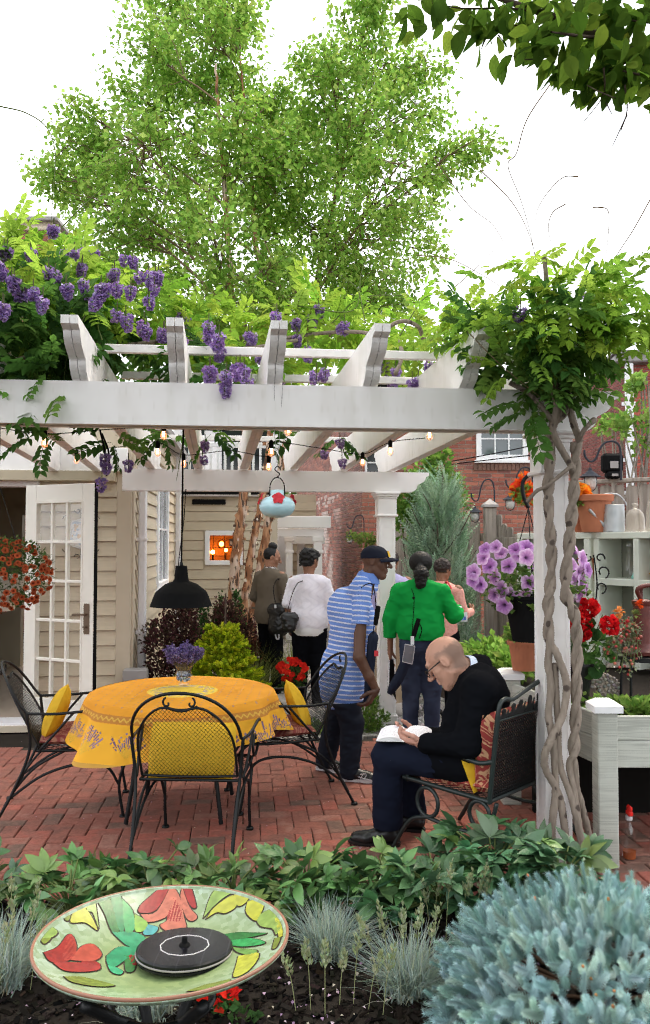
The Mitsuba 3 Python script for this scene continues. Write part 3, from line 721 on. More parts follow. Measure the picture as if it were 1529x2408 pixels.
# crown clumps: place and radius, read off the photograph, then branches to them
cl = [(420, 40, .8, .55), (500, 110, .75, 0), (560, 60, .55, .4), (350, 130, .7, -.4), (420, 200, .9, 0), (540, 240, .85, .5), (300, 260, .75, .2), (200, 290, .55, -.3), (230, 390, .8, .3), (340, 380, 1., -.7),
      (470, 390, .95, .6), (580, 390, .9, -.5), (160, 440, .55, .4), (160, 360, .5, -.2), (250, 520, .8, -.3), (370, 540, .95, .5), (500, 560, .85, -.9), (230, 620, .65, .3), (330, 680, .8, -.2), (450, 690, .8, .5),
      (640, 540, .8, .6), (600, 700, .85, .7), (860, 80, .65, .3), (800, 170, .7, -.3), (910, 170, .7, .4), (760, 270, .75, .3), (870, 290, .95, -.2), (980, 270, .65, .2), (700, 380, .75, -.3), (810, 410, .95, .5),
      (940, 420, .9, -.5), (1040, 380, .6, .2), (1115, 345, .42, -.1), (720, 540, .85, .3), (850, 560, .95, -.4), (970, 540, .75, .4), (700, 690, .8, -.3), (820, 690, .85, .4), (930, 660, .7, -.2), (560, 300, .6, -.8),
      (640, 640, .7, -.8), (1000, 150, .4, .2), (740, 150, .35, .1), (520, 0, .55, 0), (100, 400, .28, 0), (400, -60, .7, .2), (880, -10, .4, .2), (645, 250, .5, .4), (660, 350, .6, -.3), (690, 290, .45, .5), (640, 440, .6, .2), (640, 770, .6, .2), (520, 770, .6, .5), (760, 780, .6, .5)]
wood = MB(); pos, dirs = [], []
for (x, y, r, dy) in cl:
    c = W(x, y, YB + dy * 1.3)
    p, rr = min(paths, key=lambda q: np.min(np.linalg.norm((q[0] - c)[:, [0, 1, 2]] * [1, 1, .7], axis=1)))
    j = int(np.argmin(np.abs(p[:, 2] - (c[2] - .55 * np.linalg.norm((p[np.argmin(np.linalg.norm(p - c, axis=1))] - c)[:2]) - .25))))
    bp = limb(wood, p[j], c + V(0, 0, .2 * r), max(.012, min(.035, rr[j] * .55)), .008, rng, .06, 7)
    for k in range(int(26 * r**1.6) + 6):
        q = in_ell(1, rng, .35)[0] * r * .92; q[2] *= .9; tip = c + q
        s0 = bp[rng.integers(3, 7)]
        tp = limb(wood, s0, tip, .008, .003, rng, .1, 4, 3)
        for m_ in range(int(rng.integers(34, 56))):
            t = rng.random()**.6; base = tp[0] + (tp[-1] - tp[0]) * (.3 + .7 * t)
            pos.append(base + rng.normal(0, .085, 3) + V(0, 0, -.02)); dirs.append(q * .5 / r + rng.normal(0, .7, 3) + V(0, 0, -.35))
part(birch, 'branches', wood, 'twig_brown', smooth=True)
pos, dirs = np.array(pos), np.array(dirs); n = len(pos)
up = rng.normal(0, .55, (n, 3)) + V(0, 0, 1)
v, f, c = scatter(*LEAF2, pos, frames(dirs, up), rng.uniform(.062, .098, (n, 1)) * np.array([[1.05, 1, 1]]), palette([(.28, .47, .085), (.35, .54, .10), (.22, .40, .07), (.42, .59, .14)], n, rng, .16, .05))
part(birch, 'crown', (v, f, c), 'vc_leaf', color=True, kind='stuff')
print('birch leaves', n)

# ---- generic leafy shrub: stems and leaves
def shrub(key, blobs, n, size, cols, rng, tmpl=None, stem=None, droop=.1, updir=.4, shell=.45, w=None, base=None, bs='vc_leaf', stems=7, sr=.006, name='foliage'):
    P, D = [], []; tot = sum(b[1][0] * b[1][1] * b[1][2] for b in blobs); mb = MB()
    for c, r in blobs:
        c, r = np.asarray(c, float), np.asarray(r, float)
        k = max(4, int(n * (r.prod() / tot)))
        q = in_ell(k, rng, shell); cl_ = in_ell(max(3, k // 14), rng, shell)[rng.integers(0, max(3, k // 14), k)]
        q = cl_ * .72 + .3 * q + rng.normal(0, .06, (k, 3))
        P.append(c + q * r); D.append(q + rng.normal(0, .45, (k, 3)) + V(0, 0, updir))
        if stem is not None:
            for j in range(stems):
                b = (np.asarray(base, float) if base is not None else V(c[0], c[1], .0)) + V(rng.normal(0, .04), rng.normal(0, .04), 0)
                limb(mb, b, c + in_ell(1, rng, .3)[0] * r * .8, sr, sr * .4, rng, .06, 5, 4)
    P, D = np.vstack(P), np.vstack(D); k = len(P)
    tv, tf = tmpl or leaf(.36, .1, .2, 2)
    v, f, c = scatter(tv, tf, P, frames(D, rng.normal(0, .5, (k, 3)) + V(0, 0, 1)), size * rng.uniform(.7, 1.25, (k, 1)) * np.ones((1, 3)), palette(cols, k, rng, .15, .06, w))
    if mb.n: part(key, 'stem', mb, stem, smooth=True)
    part(key, name, (v, f, c), bs, color=True, kind='stuff'); return key

# ---- wisteria: pinnate leaves and violet racemes
def pinnate(rng, n=6, ll=.26):
    lv, lf = leaf(.30, .12, .25, 3); mb = MB()
    y = np.linspace(.18, 1, n); z = -.22 * y**2
    for i in range(n):
        for s in (-1, 1):
            d = V(s * .9, .55 + .12 * rng.normal(), -.25 + .1 * rng.normal()); R = frames(d[None], V(0, 0, 1)[None] + rng.normal(0, .15, (1, 3)))[0]
            mb.add(lv * ll * (1.1 - .35 * abs(y[i] - .5)), lf, (1, 1, 1), R, V(0, y[i] * .8, z[i]))
    mb.add(lv * ll, lf, (1.1, 1.1, 1.0), None, V(0, .82, -.16))
    yy = np.linspace(0, .82, 5); mb.tube(np.stack([yy * 0, yy, -.22 * (yy / .8)**2 * .8], 1), .006, 3, (.8, .75, .6), cap=False)
    v, f = mb.VF(); return v, f, mb.C()
rng = np.random.default_rng(55)
PIN = [pinnate(rng) for _ in range(4)]
def pinnates(P, D, size, cols, rng, w=None, upn=.35):
    mb = MB(); P, D = np.asarray(P), np.asarray(D); n = len(P); g = rng.integers(0, 4, n)
    for k in range(4):
        s = g == k; m = s.sum()
        if not m: continue
        v, f, c = scatter(PIN[k][0], PIN[k][1], P[s], frames(D[s], rng.normal(0, upn, (m, 3)) + V(0, 0, 1)), size * rng.uniform(.75, 1.2, (m, 1)) * np.ones((1, 3)), palette(cols, m, rng, .16, .05, w), PIN[k][2])
        mb.add(v, f, c)
    return mb
LIME = [(.30, .46, .06), (.36, .52, .08), (.22, .40, .05)]
GREEN = [(.085, .19, .04), (.12, .25, .05), (.065, .15, .04)]  # older leaves, with the shade of the lower mass put into the green
def blob_leaves(blobs, rng):
    P, D = [], []
    for x, y, Y, rx, ry, rz, n in blobs:
        q = in_ell(n, rng, .5); P.append(W(x, y, Y) + q * V(rx, ry, rz)); D.append(q * V(1, 1, .5) + rng.normal(0, .5, (n, 3)) + V(0, -.25, -.15))
    return np.vstack(P), np.vstack(D)
petal = leaf(.75, .25, .3, 2, .6)
def raceme(parent, p, ln, wd, rng, axis=V(0, 0, -1)):
    n = int(210 * (ln / .14)); t = rng.random(n); th = rng.uniform(0, 2 * PI, n)
    prof = wd * .5 * np.minimum(1, t * 5 + .25) * (1.02 - t)**.55 * (.35 + .65 * rng.random(n)**.4)
    R = frame(axis + rng.normal(0, .15, 3)); loc = np.stack([prof * np.cos(th), prof * np.sin(th), t * ln], 1)
    D = np.stack([np.cos(th), np.sin(th), rng.normal(.2, .4, n)], 1) @ R.T
    v, f, c = scatter(*petal, p + loc @ R.T, frames(D, rng.normal(0, .6, (n, 3)) + V(0, 0, 1)), rng.uniform(.013, .020, (n, 1)) * np.ones((1, 3)), palette([(.36, .23, .52), (.46, .33, .62), (.27, .16, .40), (.62, .50, .72)], n, rng, .15, .06, [.4, .3, .18, .12]))
    mb = MB().add(v, f, c); mb.tube([p - axis * .05, p + axis * ln * .9], .003, 4, (.15, .16, .08)); part(parent, 'raceme', mb, 'vc_petal', color=True)
def tendril(key, pts, r=.004, m='stem_green', n=7):
    p = smoothpath([W(*q) for q in pts], n); part(key, 'tendril', tube(p, np.linspace(r, r * .35, len(p)), 4), m, smooth=True)
wl = thing('wisteria_vine', 'flowering wisteria with lime leaves and violet racemes along the left of the pergola', 'vine')
rng = np.random.default_rng(61)
P, D = blob_leaves([(50, 625, 5.3, .45, .5, .18, 70), (170, 655, 5.3, .45, .5, .15, 62), (30, 690, 4.7, .45, .5, .17, 60), (260, 715, 5.0, .38, .4, .11, 48), (345, 755, 4.9, .3, .4, .09, 30), (120, 730, 4.6, .45, .5, .14, 56), (-80, 650, 5., .5, .6, .25, 40), (80, 570, 5.4, .2, .3, .07, 12),
                    (520, 790, 5.1, .35, .4, .12, 42), (580, 860, 5.1, .22, .3, .16, 30), (460, 770, 5.2, .3, .4, .1, 34), (720, 760, 5.4, .35, .4, .13, 46), (800, 790, 5.7, .4, .4, .12, 42), (690, 880, 6.0, .35, .4, .12, 36), (930, 840, 6., .35, .4, .14, 36), (1010, 800, 5.3, .3, .4, .13, 36), (880, 780, 6.2, .5, .4, .12, 36)], rng)
part(wl, 'foliage', pinnates(P, D, .25, LIME, rng), 'vc_leaf', color=True, kind='stuff', label='bright lime young leaves')
P, D = blob_leaves([(60, 790, 4.25, .34, .42, .19, 90), (150, 770, 4.9, .5, .5, .16, 90), (-60, 800, 4.2, .5, .5, .25, 70), (30, 915, 4.0, .22, .15, .10, 18), (135, 900, 4.02, .12, .1, .13, 12), (300, 790, 5.3, .5, .5, .10, 50), (440, 830, 5.8, .5, .5, .08, 30), (-100, 750, 4.8, .7, .8, .4, 140),
                    (252, 1030, 5.0, .06, .1, .07, 5), (400, 1025, 5.7, .08, .12, .06, 6), (690, 1020, 5.7, .07, .12, .03, 3), (100, 1022, 4.9, .1, .1, .04, 4), (490, 870, 4.6, .25, .22, .12, 22), (500, 1022, 6.0, .08, .15, .03, 3), (790, 1030, 6.2, .08, .1, .03, 3), (60, 750, 4.3, .4, .3, .15, 45)], rng)
part(wl, 'foliage', pinnates(P, D, .25, GREEN, rng), 'vc_leaf', color=True, kind='stuff', label='deep green older leaves, shade of the underside put into the colour')
for x, y, Y in [(10, 600, 4.8), (60, 590, 4.9), (60, 690, 4.5), (120, 650, 4.8), (100, 700, 4.4), (135, 545, 5.2), (170, 600, 5.1), (190, 640, 5.1), (235, 680, 4.6), (285, 670, 4.7), (300, 625, 5.2), (335, 660, 4.9), (370, 645, 5.), (230, 700, 4.6), (190, 680, 4.8), (280, 740, 4.4), (340, 775, 4.5), (380, 775, 4.6), (430, 740, 4.9), (355, 690, 4.9),
                (480, 780, 4.5), (510, 800, 4.4), (440, 800, 4.5), (490, 865, 4.2), (530, 900, 4.1), (565, 860, 4.3), (520, 830, 4.5), (575, 885, 4.2), (610, 845, 4.9), (585, 790, 5.0), (645, 755, 4.5), (690, 790, 5.1), (745, 745, 5.2), (795, 770, 5.1), (725, 840, 5.0), (755, 880, 4.7), (700, 760, 5.6), (820, 890, 5.), (935, 890, 5.2), (985, 895, 5.0), (910, 870, 5.5), (1010, 870, 5.4), (645, 840, 5.6), (660, 885, 5.3),
                (0, 640, 4.4), (30, 655, 4.4), (15, 715, 4.2), (210, 600, 5.4), (150, 670, 4.6), (265, 640, 5.1), (480, 1055, 5.6), (475, 1080, 5.5), (240, 1125, 5.0), (262, 1115, 5.0), (250, 1080, 5.0), (790, 1030, 6.0), (775, 1075, 6.2), (810, 1095, 6.3), (300, 1080, 5.2)]:
    for _ in range(2 if y < 1000 else 1): raceme(wl, W(x + rng.normal(0, 9), y - 10 + rng.normal(0, 9), Y - (.62 if y < 720 else .15 if y < 1000 else 0)), rng.uniform(.06, .09) * (.85 if y < 720 else 1), rng.uniform(.052, .068) * (.85 if y < 720 else 1), rng)
mb = MB()
for pts in ([(905, 800, 4.6), (915, 770, 4.6), (950, 755, 4.6), (985, 770, 4.6), (1000, 800, 4.7), (1040, 780, 4.8)], [(640, 800, 4.9), (740, 785, 5.0), (830, 780, 4.9), (905, 790, 4.7)], [(60, 760, 4.6), (180, 800, 4.5), (300, 810, 4.7), (420, 800, 4.7), (560, 820, 4.8), (700, 800, 4.9)], [(930, 880, 4.6), (945, 840, 4.7), (940, 800, 4.8)], [(-60, 900, 4.2), (60, 840, 4.3), (200, 830, 4.5)]):
    p = smoothpath([W(*q) for q in pts], 7); mb.tube(p, .0125, 7)
part(wl, 'stem', mb, 'vine_bark', smooth=True)
mb = MB()
for pts in ([(0, 250, 4.6), (60, 265, 4.6), (110, 300, 4.6), (130, 360, 4.6), (125, 450, 4.6), (118, 560, 4.7)], [(240, 800, 4.3), (230, 760, 4.3), (245, 720, 4.4)], [(120, 560, 4.8), (200, 480, 4.8), (260, 430, 4.8), (290, 450, 4.8)], [(300, 560, 5.), (370, 500, 5.), (400, 420, 5.), (390, 350, 5.)], [(640, 800, 4.9), (600, 860, 4.7), (590, 890, 4.6)], [(860, 760, 5.), (840, 680, 5.), (800, 650, 5.)], [(940, 790, 4.8), (1000, 700, 4.8), (1060, 700, 4.8)],
            [(780, 760, 5.2), (850, 700, 5.2), (960, 690, 5.2), (900, 640, 5.2)], [(430, 1040, 5.2), (415, 1130, 5.2)], [(700, 720, 5.), (830, 730, 5.), (850, 640, 5.), (880, 580, 5.)], [(200, 740, 4.2), (160, 830, 4.2), (150, 900, 4.2)]): tendril(wl, pts, .0042)

wr = thing('wisteria_vine', 'wisteria with twisted trunks climbing the right front pergola post', 'vine')
rng = np.random.default_rng(67)
P, D = blob_leaves([(1270, 765, 4.0, .32, .35, .14, 40), (1400, 745, 4.0, .3, .3, .13, 30), (1170, 765, 4.1, .26, .3, .08, 20), (1320, 705, 4.0, .22, .25, .08, 14), (1490, 735, 3.9, .2, .25, .13, 22), (1280, 640, 4.0, .1, .1, .1, 6), (1100, 745, 4.5, .25, .3, .08, 20), (1465, 780, 3.9, .18, .25, .08, 12), (1265, 600, 4.0, .04, .05, .12, 4), (1060, 790, 4.4, .2, .2, .06, 12), (1215, 860, 3.75, .10, .08, .05, 4), (1170, 660, 4.2, .12, .1, .05, 4), (1400, 660, 4., .12, .1, .06, 4)], rng)
part(wr, 'foliage', pinnates(P, D, .21, [(.30, .47, .06), (.36, .53, .08), (.22, .39, .055)], rng), 'vc_leaf', color=True, kind='stuff', label='bright young leaves')
P, D = blob_leaves([(1260, 815, 4.05, .26, .28, .17, 70), (1195, 770, 4.1, .16, .2, .10, 20), (1340, 770, 4.05, .14, .2, .12, 22), (1295, 890, 3.95, .08, .10, .11, 14), (1235, 860, 3.95, .09, .1, .07, 8), (1255, 945, 3.92, .06, .08, .1, 8), (1325, 880, 3.95, .05, .06, .06, 4)], rng)
part(wr, 'foliage', pinnates(P, D, .25, [(.10, .21, .045), (.14, .27, .055), (.075, .17, .04)], rng), 'vc_leaf', color=True, kind='stuff', label='deep green older leaves, shade of the underside put into the colour')  # darker greens carry the inner shade as well as leaf age
for x, y, Y in ((1225, 725, 3.9), (1100, 755, 4.3), (1390, 690, 4.2)): raceme(wr, W(x, y, Y), .07, .07, rng)
def ropes(pts, turns, sep, r, n=2, ph=0.0):
    p = smoothpath([W(*q) for q in pts], 10); m_ = len(p); s = np.linspace(0, 1, m_); out = []
    tan = np.gradient(p, axis=0); tan /= np.linalg.norm(tan, axis=1, keepdims=True)
    u = np.cross(tan, V(0, 1, 0)); u /= np.linalg.norm(u, axis=1, keepdims=True); w_ = np.cross(tan, u)
    for k in range(n):
        a = turns * 2 * PI * s + k * 2 * PI / n + ph
        out.append(p + sep * (np.cos(a)[:, None] * u + np.sin(a)[:, None] * w_))
    return out
YV = 4.06
def vine_tube(p, r):
    m_ = len(p); rr = r * (1 + .10 * (meshkit.noise(p * 14, 7) - .5) * 2 + .28 * np.clip(meshkit.noise(p * 45, 5) - .72, 0, 1) * 4)
    v, f = tube(p, rr, 10); v = v + (meshkit.noise(v * 60, 3)[:, None] - .5) * .004; part(wr, 'trunk', (v, f), 'vine_bark', smooth=True)
A_ = ropes([(1300, 1020, YV), (1292, 1100, YV), (1290, 1180, YV), (1295, 1260, YV), (1297, 1340, YV), (1290, 1420, YV), (1291, 1500, YV)], 4.2, .0145, .015)
lowA = [[(1289, 1560, YV), (1296, 1620, YV), (1290, 1680, YV), (1300, 1740, YV), (1307, 1850, YV), (1300, 1930, YV), (1291, 2055, YV + .02)],
        [(1306, 1530, YV - .02), (1326, 1580, YV - .02), (1333, 1620, YV - .02), (1324, 1680, YV - .03), (1306, 1720, YV - .045), (1283, 1770, YV - .05), (1284, 1810, YV - .03), (1315, 1870, YV + .0), (1330, 1960, YV), (1342, 2050, YV + .02)]]
for p, low in zip(A_, lowA):
    q = smoothpath([W(*x) for x in low], 9); vine_tube(smoothpath(np.vstack([p[::5], q[::4], q[-1:]]), 5), .0185)
B_ = ropes([(1356, 1040, YV), (1352, 1120, YV), (1346, 1200, YV - .01), (1338, 1290, YV - .02), (1330, 1390, YV - .02), (1352, 1450, YV - .02), (1357, 1520, YV), (1356, 1620, YV), (1352, 1720, YV), (1346, 1800, YV)], 6.5, .0145, .015)
lowB = [[(1348, 1850, YV), (1362, 1940, YV - .02), (1372, 2000, YV - .02), (1382, 2060, YV)], [(1356, 1850, YV + .02), (1378, 1930, YV + .03), (1398, 2020, YV + .05), (1404, 2050, YV + .05)]]
for p, low in zip(B_, lowB):
    q = smoothpath([W(*x) for x in low], 9); vine_tube(smoothpath(np.vstack([p[::3], q[::4], q[-1:]]), 4), .0175)
for pts, r in (([(1305, 1560, YV + .01), (1312, 1700, YV + .02), (1318, 1800, YV), (1345, 1880, YV - .01), (1368, 1990, YV - .02), (1375, 2060, YV)], .0165), ([(1300, 900, 4.0), (1312, 960, 4.0), (1290, 1030, YV)], .022), ([(1290, 870, 4.05), (1330, 960, 4.02), (1300, 1010, YV - .03), (1352, 1110, YV)], .019), ([(1330, 900, 4.05), (1345, 980, 4.03), (1365, 1040, YV)], .018),
               ([(1200, 900, 4.1), (1250, 930, 4.05), (1300, 990, 4.02)], .014), ([(1400, 985, 4.0), (1375, 1010, 4.0), (1360, 1040, YV)], .013), ([(1240, 1180, 4.1), (1262, 1155, YV), (1290, 1140, YV - .02), (1345, 1095, YV - .02)], .010), ([(1280, 600, 4.0), (1290, 720, 4.0), (1300, 900, 4.0)], .012)):
    vine_tube(smoothpath([W(*x) for x in pts], 9), r)
mb = MB()
for pts in ([(1300, 190, 3.9), (1240, 280, 3.9), (1215, 360, 3.9), (1195, 390, 3.9), (1225, 470, 3.9), (1250, 560, 3.95), (1268, 660, 4.0), (1285, 760, 4.0)], [(1360, 415, 4.), (1320, 420, 4.), (1270, 480, 4.), (1255, 540, 4.)], [(1020, 370, 4.3), (1100, 480, 4.3), (1160, 530, 4.2), (1200, 600, 4.1)], [(1529, 470, 3.8), (1490, 540, 3.8), (1440, 620, 3.85), (1420, 690, 3.9)], [(1395, 488, 4.), (1430, 495, 4.), (1430, 560, 4.), (1420, 640, 4.)], [(1330, 480, 4.), (1300, 500, 4.), (1290, 540, 4.), (1305, 600, 4.)],
            [(980, 600, 4.4), (1060, 610, 4.4), (1140, 650, 4.3), (1200, 690, 4.2)], [(1130, 400, 4.2), (1200, 470, 4.15), (1240, 540, 4.1), (1265, 620, 4.05)], [(1100, 780, 3.9), (1180, 860, 3.85), (1290, 950, 3.85)], [(1040, 700, 4.5), (1110, 640, 4.5), (1170, 580, 4.4)], [(990, 850, 4.5), (1080, 760, 4.4), (1180, 740, 4.2)]): tendril(wr, pts, .0030, 'twig_brown')

# ---- overhanging branch, top right
ob = thing('overhanging_branch', 'dark leafy branch reaching in from the top right corner', 'branch')
rng = np.random.default_rng(71)
mb = MB()
main = smoothpath([W(1640, 190, 3.2), W(1500, 130, 3.2), W(1420, 95, 3.2), W(1330, 50, 3.25), W(1200, 5, 3.3), W(1080, -40, 3.3)], 6); mb.tube(main, np.linspace(.03, .007, len(main)), 8)
tw = [[(1500, 130), (1400, 180), (1330, 150), (1270, 60)], [(1420, 90), (1330, 80), (1220, 60), (1130, 70)], [(1330, 40), (1200, 20), (1090, 20), (980, 0)], [(1480, 40), (1400, 20), (1280, -10)], [(1600, 60), (1500, 50), (1430, 40)], [(1560, 190), (1480, 170), (1430, 160)], [(1420, 160), (1422, 210), (1410, 240), (1370, 290)], [(1529, 220), (1470, 235), (1420, 220), (1380, 200)], [(1470, 200), (1475, 260), (1460, 310)], [(1475, 270), (1440, 345)], [(1300, 130), (1240, 140), (1200, 130)], [(1420, 230), (1440, 270)]]
P, D = [], []
for k, t in enumerate(tw):
    p = smoothpath([W(x, y, 3.2 + .12 * rng.normal()) for x, y in t], 7); mb.tube(p, np.linspace(.0035 if k in (6, 7, 8, 9, 10, 11) else .008, .0015, len(p)), 4)
    if k in (6, 7, 8, 9, 10, 11): continue
    for j in range(len(p)):
        for _ in range(4):
            P.append(p[j] + rng.normal(0, .05, 3)); D.append(rng.normal(0, .6, 3) + V(-.35, 0, -.75))
for j in range(46):
    q = W(rng.uniform(1200, 1600), rng.uniform(-80, 120), 3.2 + rng.normal(0, .18)); P.append(q); D.append(rng.normal(0, .6, 3) + V(-.3, 0, -.8))
part(ob, 'twig', mb, 'bark_dark', smooth=True)
P, D = np.array(P), np.array(D); keep = np.array([True] * len(P)); n = len(P)
order = np.argsort(P[:, 1])
cols = palette([(.10, .19, .025), (.15, .26, .035), (.065, .13, .02), (.25, .38, .05)], n, rng, .15, .05, [.35, .3, .22, .13])
upv = rng.normal(0, .55, (n, 3)) + V(.1, -.5, 1)
tv, tf = leaf(.29, .07, .12, 5, .40); fr = frames(D, upv); sc_ = rng.uniform(.075, .115, n)
for i in order[:220]:
    m = MB().add(tv * sc_[i], tf, cols[i], fr[i], P[i]); part(ob, 'leaf', m, 'vc_leaf', color=True)
v, f, c = scatter(tv, tf, P[order[220:]], fr[order[220:]], sc_[order[220:]][:, None] * np.ones((1, 3)), cols[order[220:]]); part(ob, 'leaves', (v, f, c), 'vc_leaf', color=True, kind='stuff')

# unseen canopy above and behind the camera, placed to shade front beam and foreground
n = 5200; q = in_ell(n, rng, .25); P = V(.8, -.4, 5.4) + q * V(4.2, 2.7, 1.1); k = P[:, 2] > 2.1 + .80 * P[:, 1]; P = P[k]; n = len(P)
v, f, c = scatter(*LEAF2, P, frames(rng.normal(0, .7, (n, 3)) + V(0, 0, -.4)), rng.uniform(.14, .22, n), palette([(.10, .19, .025), (.15, .26, .035)], n, rng)); part(ob, 'crown', (v, f, c), 'vc_leaf', color=True, kind='stuff')
# ---------------------------------------------------------------- figures: smooth distance fields meshed by marching tetrahedra
class F:
    """a list of round cones and ellipsoids, blended"""
    def __init__(s, k=.03): s.k, s.ops = k, []
    def cone(s, a, b, ra, rb=None, k=None, sub=False, sq=None):
        s.ops.append(('c', V(*a), V(*b), ra, ra if rb is None else rb, s.k if k is None else k, sub, sq)); return s
    def ell(s, c, r, R=None, k=None, sub=False):
        s.ops.append(('e', V(*c), V(*r), np.eye(3) if R is None else np.asarray(R), None, s.k if k is None else k, sub, None)); return s
    def chain(s, pts, rs, k=None):
        for i in range(len(pts) - 1): s.cone(pts[i], pts[i + 1], rs[i], rs[i + 1], k)
        return s
    def dist(s, op, p):
        if op[0] == 'c':
            a, b, ra, rb = op[1:5]; ba = b - a; q = p - a; t = np.clip(q @ ba / (ba @ ba + 1e-12), 0, 1)
            d = q - t[:, None] * ba
            if op[7] is not None: d = d + np.outer(d @ op[7][0], op[7][0]) * (op[7][1] - 1)
            return np.sqrt((d * d).sum(1)) - (ra + (rb - ra) * t)
        c, r, R = op[1:4]; q = (p - c) @ R; k0 = np.sqrt(((q / r)**2).sum(1)); k1 = np.sqrt(((q / r**2)**2).sum(1)) + 1e-9
        return np.where(k0 < 1e-6, -r.min(), k0 * (k0 - 1) / k1)
    def __call__(s, p):
        out = None
        for op in s.ops:
            d = s.dist(op, p); k = op[5]
            if out is None: out = d; continue
            if op[6]:
                d = -d
                h = np.clip(.5 - .5 * (d - out) / k, 0, 1) if k > 0 else 0; out = d * (1 - h) + out * h + k * h * (1 - h) if k > 0 else np.maximum(out, d)
            elif k > 0:
                h = np.clip(.5 + .5 * (d - out) / k, 0, 1); out = d * (1 - h) + out * h - k * h * (1 - h)
            else: out = np.minimum(out, d)
        return out
    def bounds(s, pad=.03):
        lo, hi = [], []
        for op in s.ops:
            if op[6]: continue
            if op[0] == 'c': m = max(op[3], op[4]); lo.append(np.minimum(op[1], op[2]) - m); hi.append(np.maximum(op[1], op[2]) + m)
            else: m = op[2].max(); lo.append(op[1] - m); hi.append(op[1] + m)
        return np.min(lo, 0) - pad, np.max(hi, 0) + pad
TETS = np.array([[0, 1, 3, 7], [0, 3, 2, 7], [0, 2, 6, 7], [0, 6, 4, 7], [0, 4, 5, 7], [0, 5, 1, 7]])
def march(fn, lo, hi, h):
    B = 4
    nb = np.maximum(1, np.ceil((np.asarray(hi) - lo) / (h * B)).astype(int))
    g = np.stack(np.meshgrid(*[np.arange(k) for k in nb], indexing='ij'), -1).reshape(-1, 3)
    d = fn(lo + (g + .5) * h * B); g = g[np.abs(d) < h * B * 1.25 + .012]
    o = np.stack(np.meshgrid(*[np.arange(B + 1)] * 3, indexing='ij'), -1).reshape(-1, 3)
    ids = (g[:, None] * B + o[None]); dim = nb * B + 1
    flat = (ids[..., 0] * dim[1] + ids[..., 1]) * dim[2] + ids[..., 2]
    u, inv = np.unique(flat.ravel(), return_inverse=True)
    c = np.stack([u // (dim[1] * dim[2]), (u // dim[2]) % dim[1], u % dim[2]], 1)
    P = np.asarray(lo) + c * h; val = fn(P); val[val == 0] = 1e-9
    inv = inv.reshape(len(g), B + 1, B + 1, B + 1)
    cor = np.stack([inv[:, i:B + i, j:B + j, k:B + k].reshape(-1) for i in (0, 1) for j in (0, 1) for k in (0, 1)], 1)
    s = val[cor] < 0; m = s.any(1) & ~s.all(1); cor = cor[m]
    tet = cor[:, TETS].reshape(-1, 4); s = val[tet] < 0; n = s.sum(1)
    E, tri = [], []
    def emit(t, e):                                                   # e: three corner pairs per triangle
        E.append(np.stack([t[:, [a, b]] for a, b in e], 1))
    for k in range(4):
        o3 = [x for x in range(4) if x != k]
        for inside, want in ((True, 1), (False, 3)):
            t = tet[(n == want) & (s[:, k] == inside)]
            if len(t): emit(t, [(k, x) for x in o3])
    for a, b in ((0, 1), (0, 2), (0, 3), (1, 2), (1, 3), (2, 3)):
        c_, d_ = [x for x in range(4) if x not in (a, b)]
        t = tet[(n == 2) & s[:, a] & s[:, b]]
        if len(t): emit(t, [(a, c_), (a, d_), (b, d_)]); emit(t, [(a, c_), (b, d_), (b, c_)])
    E = np.vstack(E).reshape(-1, 2); E.sort(axis=1)
    key = E[:, 0].astype(np.int64) * len(P) + E[:, 1]; uk, idx = np.unique(key, return_inverse=True)
    a, b = uk // len(P), uk % len(P); t = (val[a] / (val[a] - val[b]))[:, None]; v = P[a] + (P[b] - P[a]) * t
    f = idx.reshape(-1, 3)
    f = f[(f[:, 0] != f[:, 1]) & (f[:, 1] != f[:, 2]) & (f[:, 0] != f[:, 2])]
    nn = np.cross(v[f[:, 1]] - v[f[:, 0]], v[f[:, 2]] - v[f[:, 0]]); mid = v[f].mean(1); L_ = np.linalg.norm(nn, axis=1, keepdims=True) + 1e-15
    flip = (fn(mid + nn / L_ * h * .3) < fn(mid - nn / L_ * h * .3)); f[flip] = f[flip][:, ::-1]
    # two light relaxations even out the slivers
    e = np.vstack([f[:, [0, 1]], f[:, [1, 2]], f[:, [2, 0]]])
    for w in (.5, -.3):
        acc = np.zeros_like(v); cnt = np.zeros(len(v)); np.add.at(acc, e[:, 0], v[e[:, 1]]); np.add.at(cnt, e[:, 0], 1); v = v + w * (acc / np.maximum(cnt, 1)[:, None] - v)
    return v, f
def field_mesh(fld, h, cuts=(), wrinkle=None, pad=.03):
    """cuts: (point, normal) half spaces kept on the side the normal points away from"""
    def fn(p):
        d = fld(p)
        if wrinkle is not None: d = d + wrinkle(p)
        for q, n_ in cuts: d = np.maximum(d, (p - np.asarray(q)) @ nrm(n_))
        return d
    lo, hi = fld.bounds(pad); return march(fn, lo, hi, h)
def wrinkles(amp, sx, sz, seed=0, ax=None):
    def fn(p):
        q = p if ax is None else p @ ax
        n_ = meshkit.fbm(q * [sx, sx, sz], 3, seed); return amp * (np.abs(2 * n_ - 1) - .3) * 2
    return fn
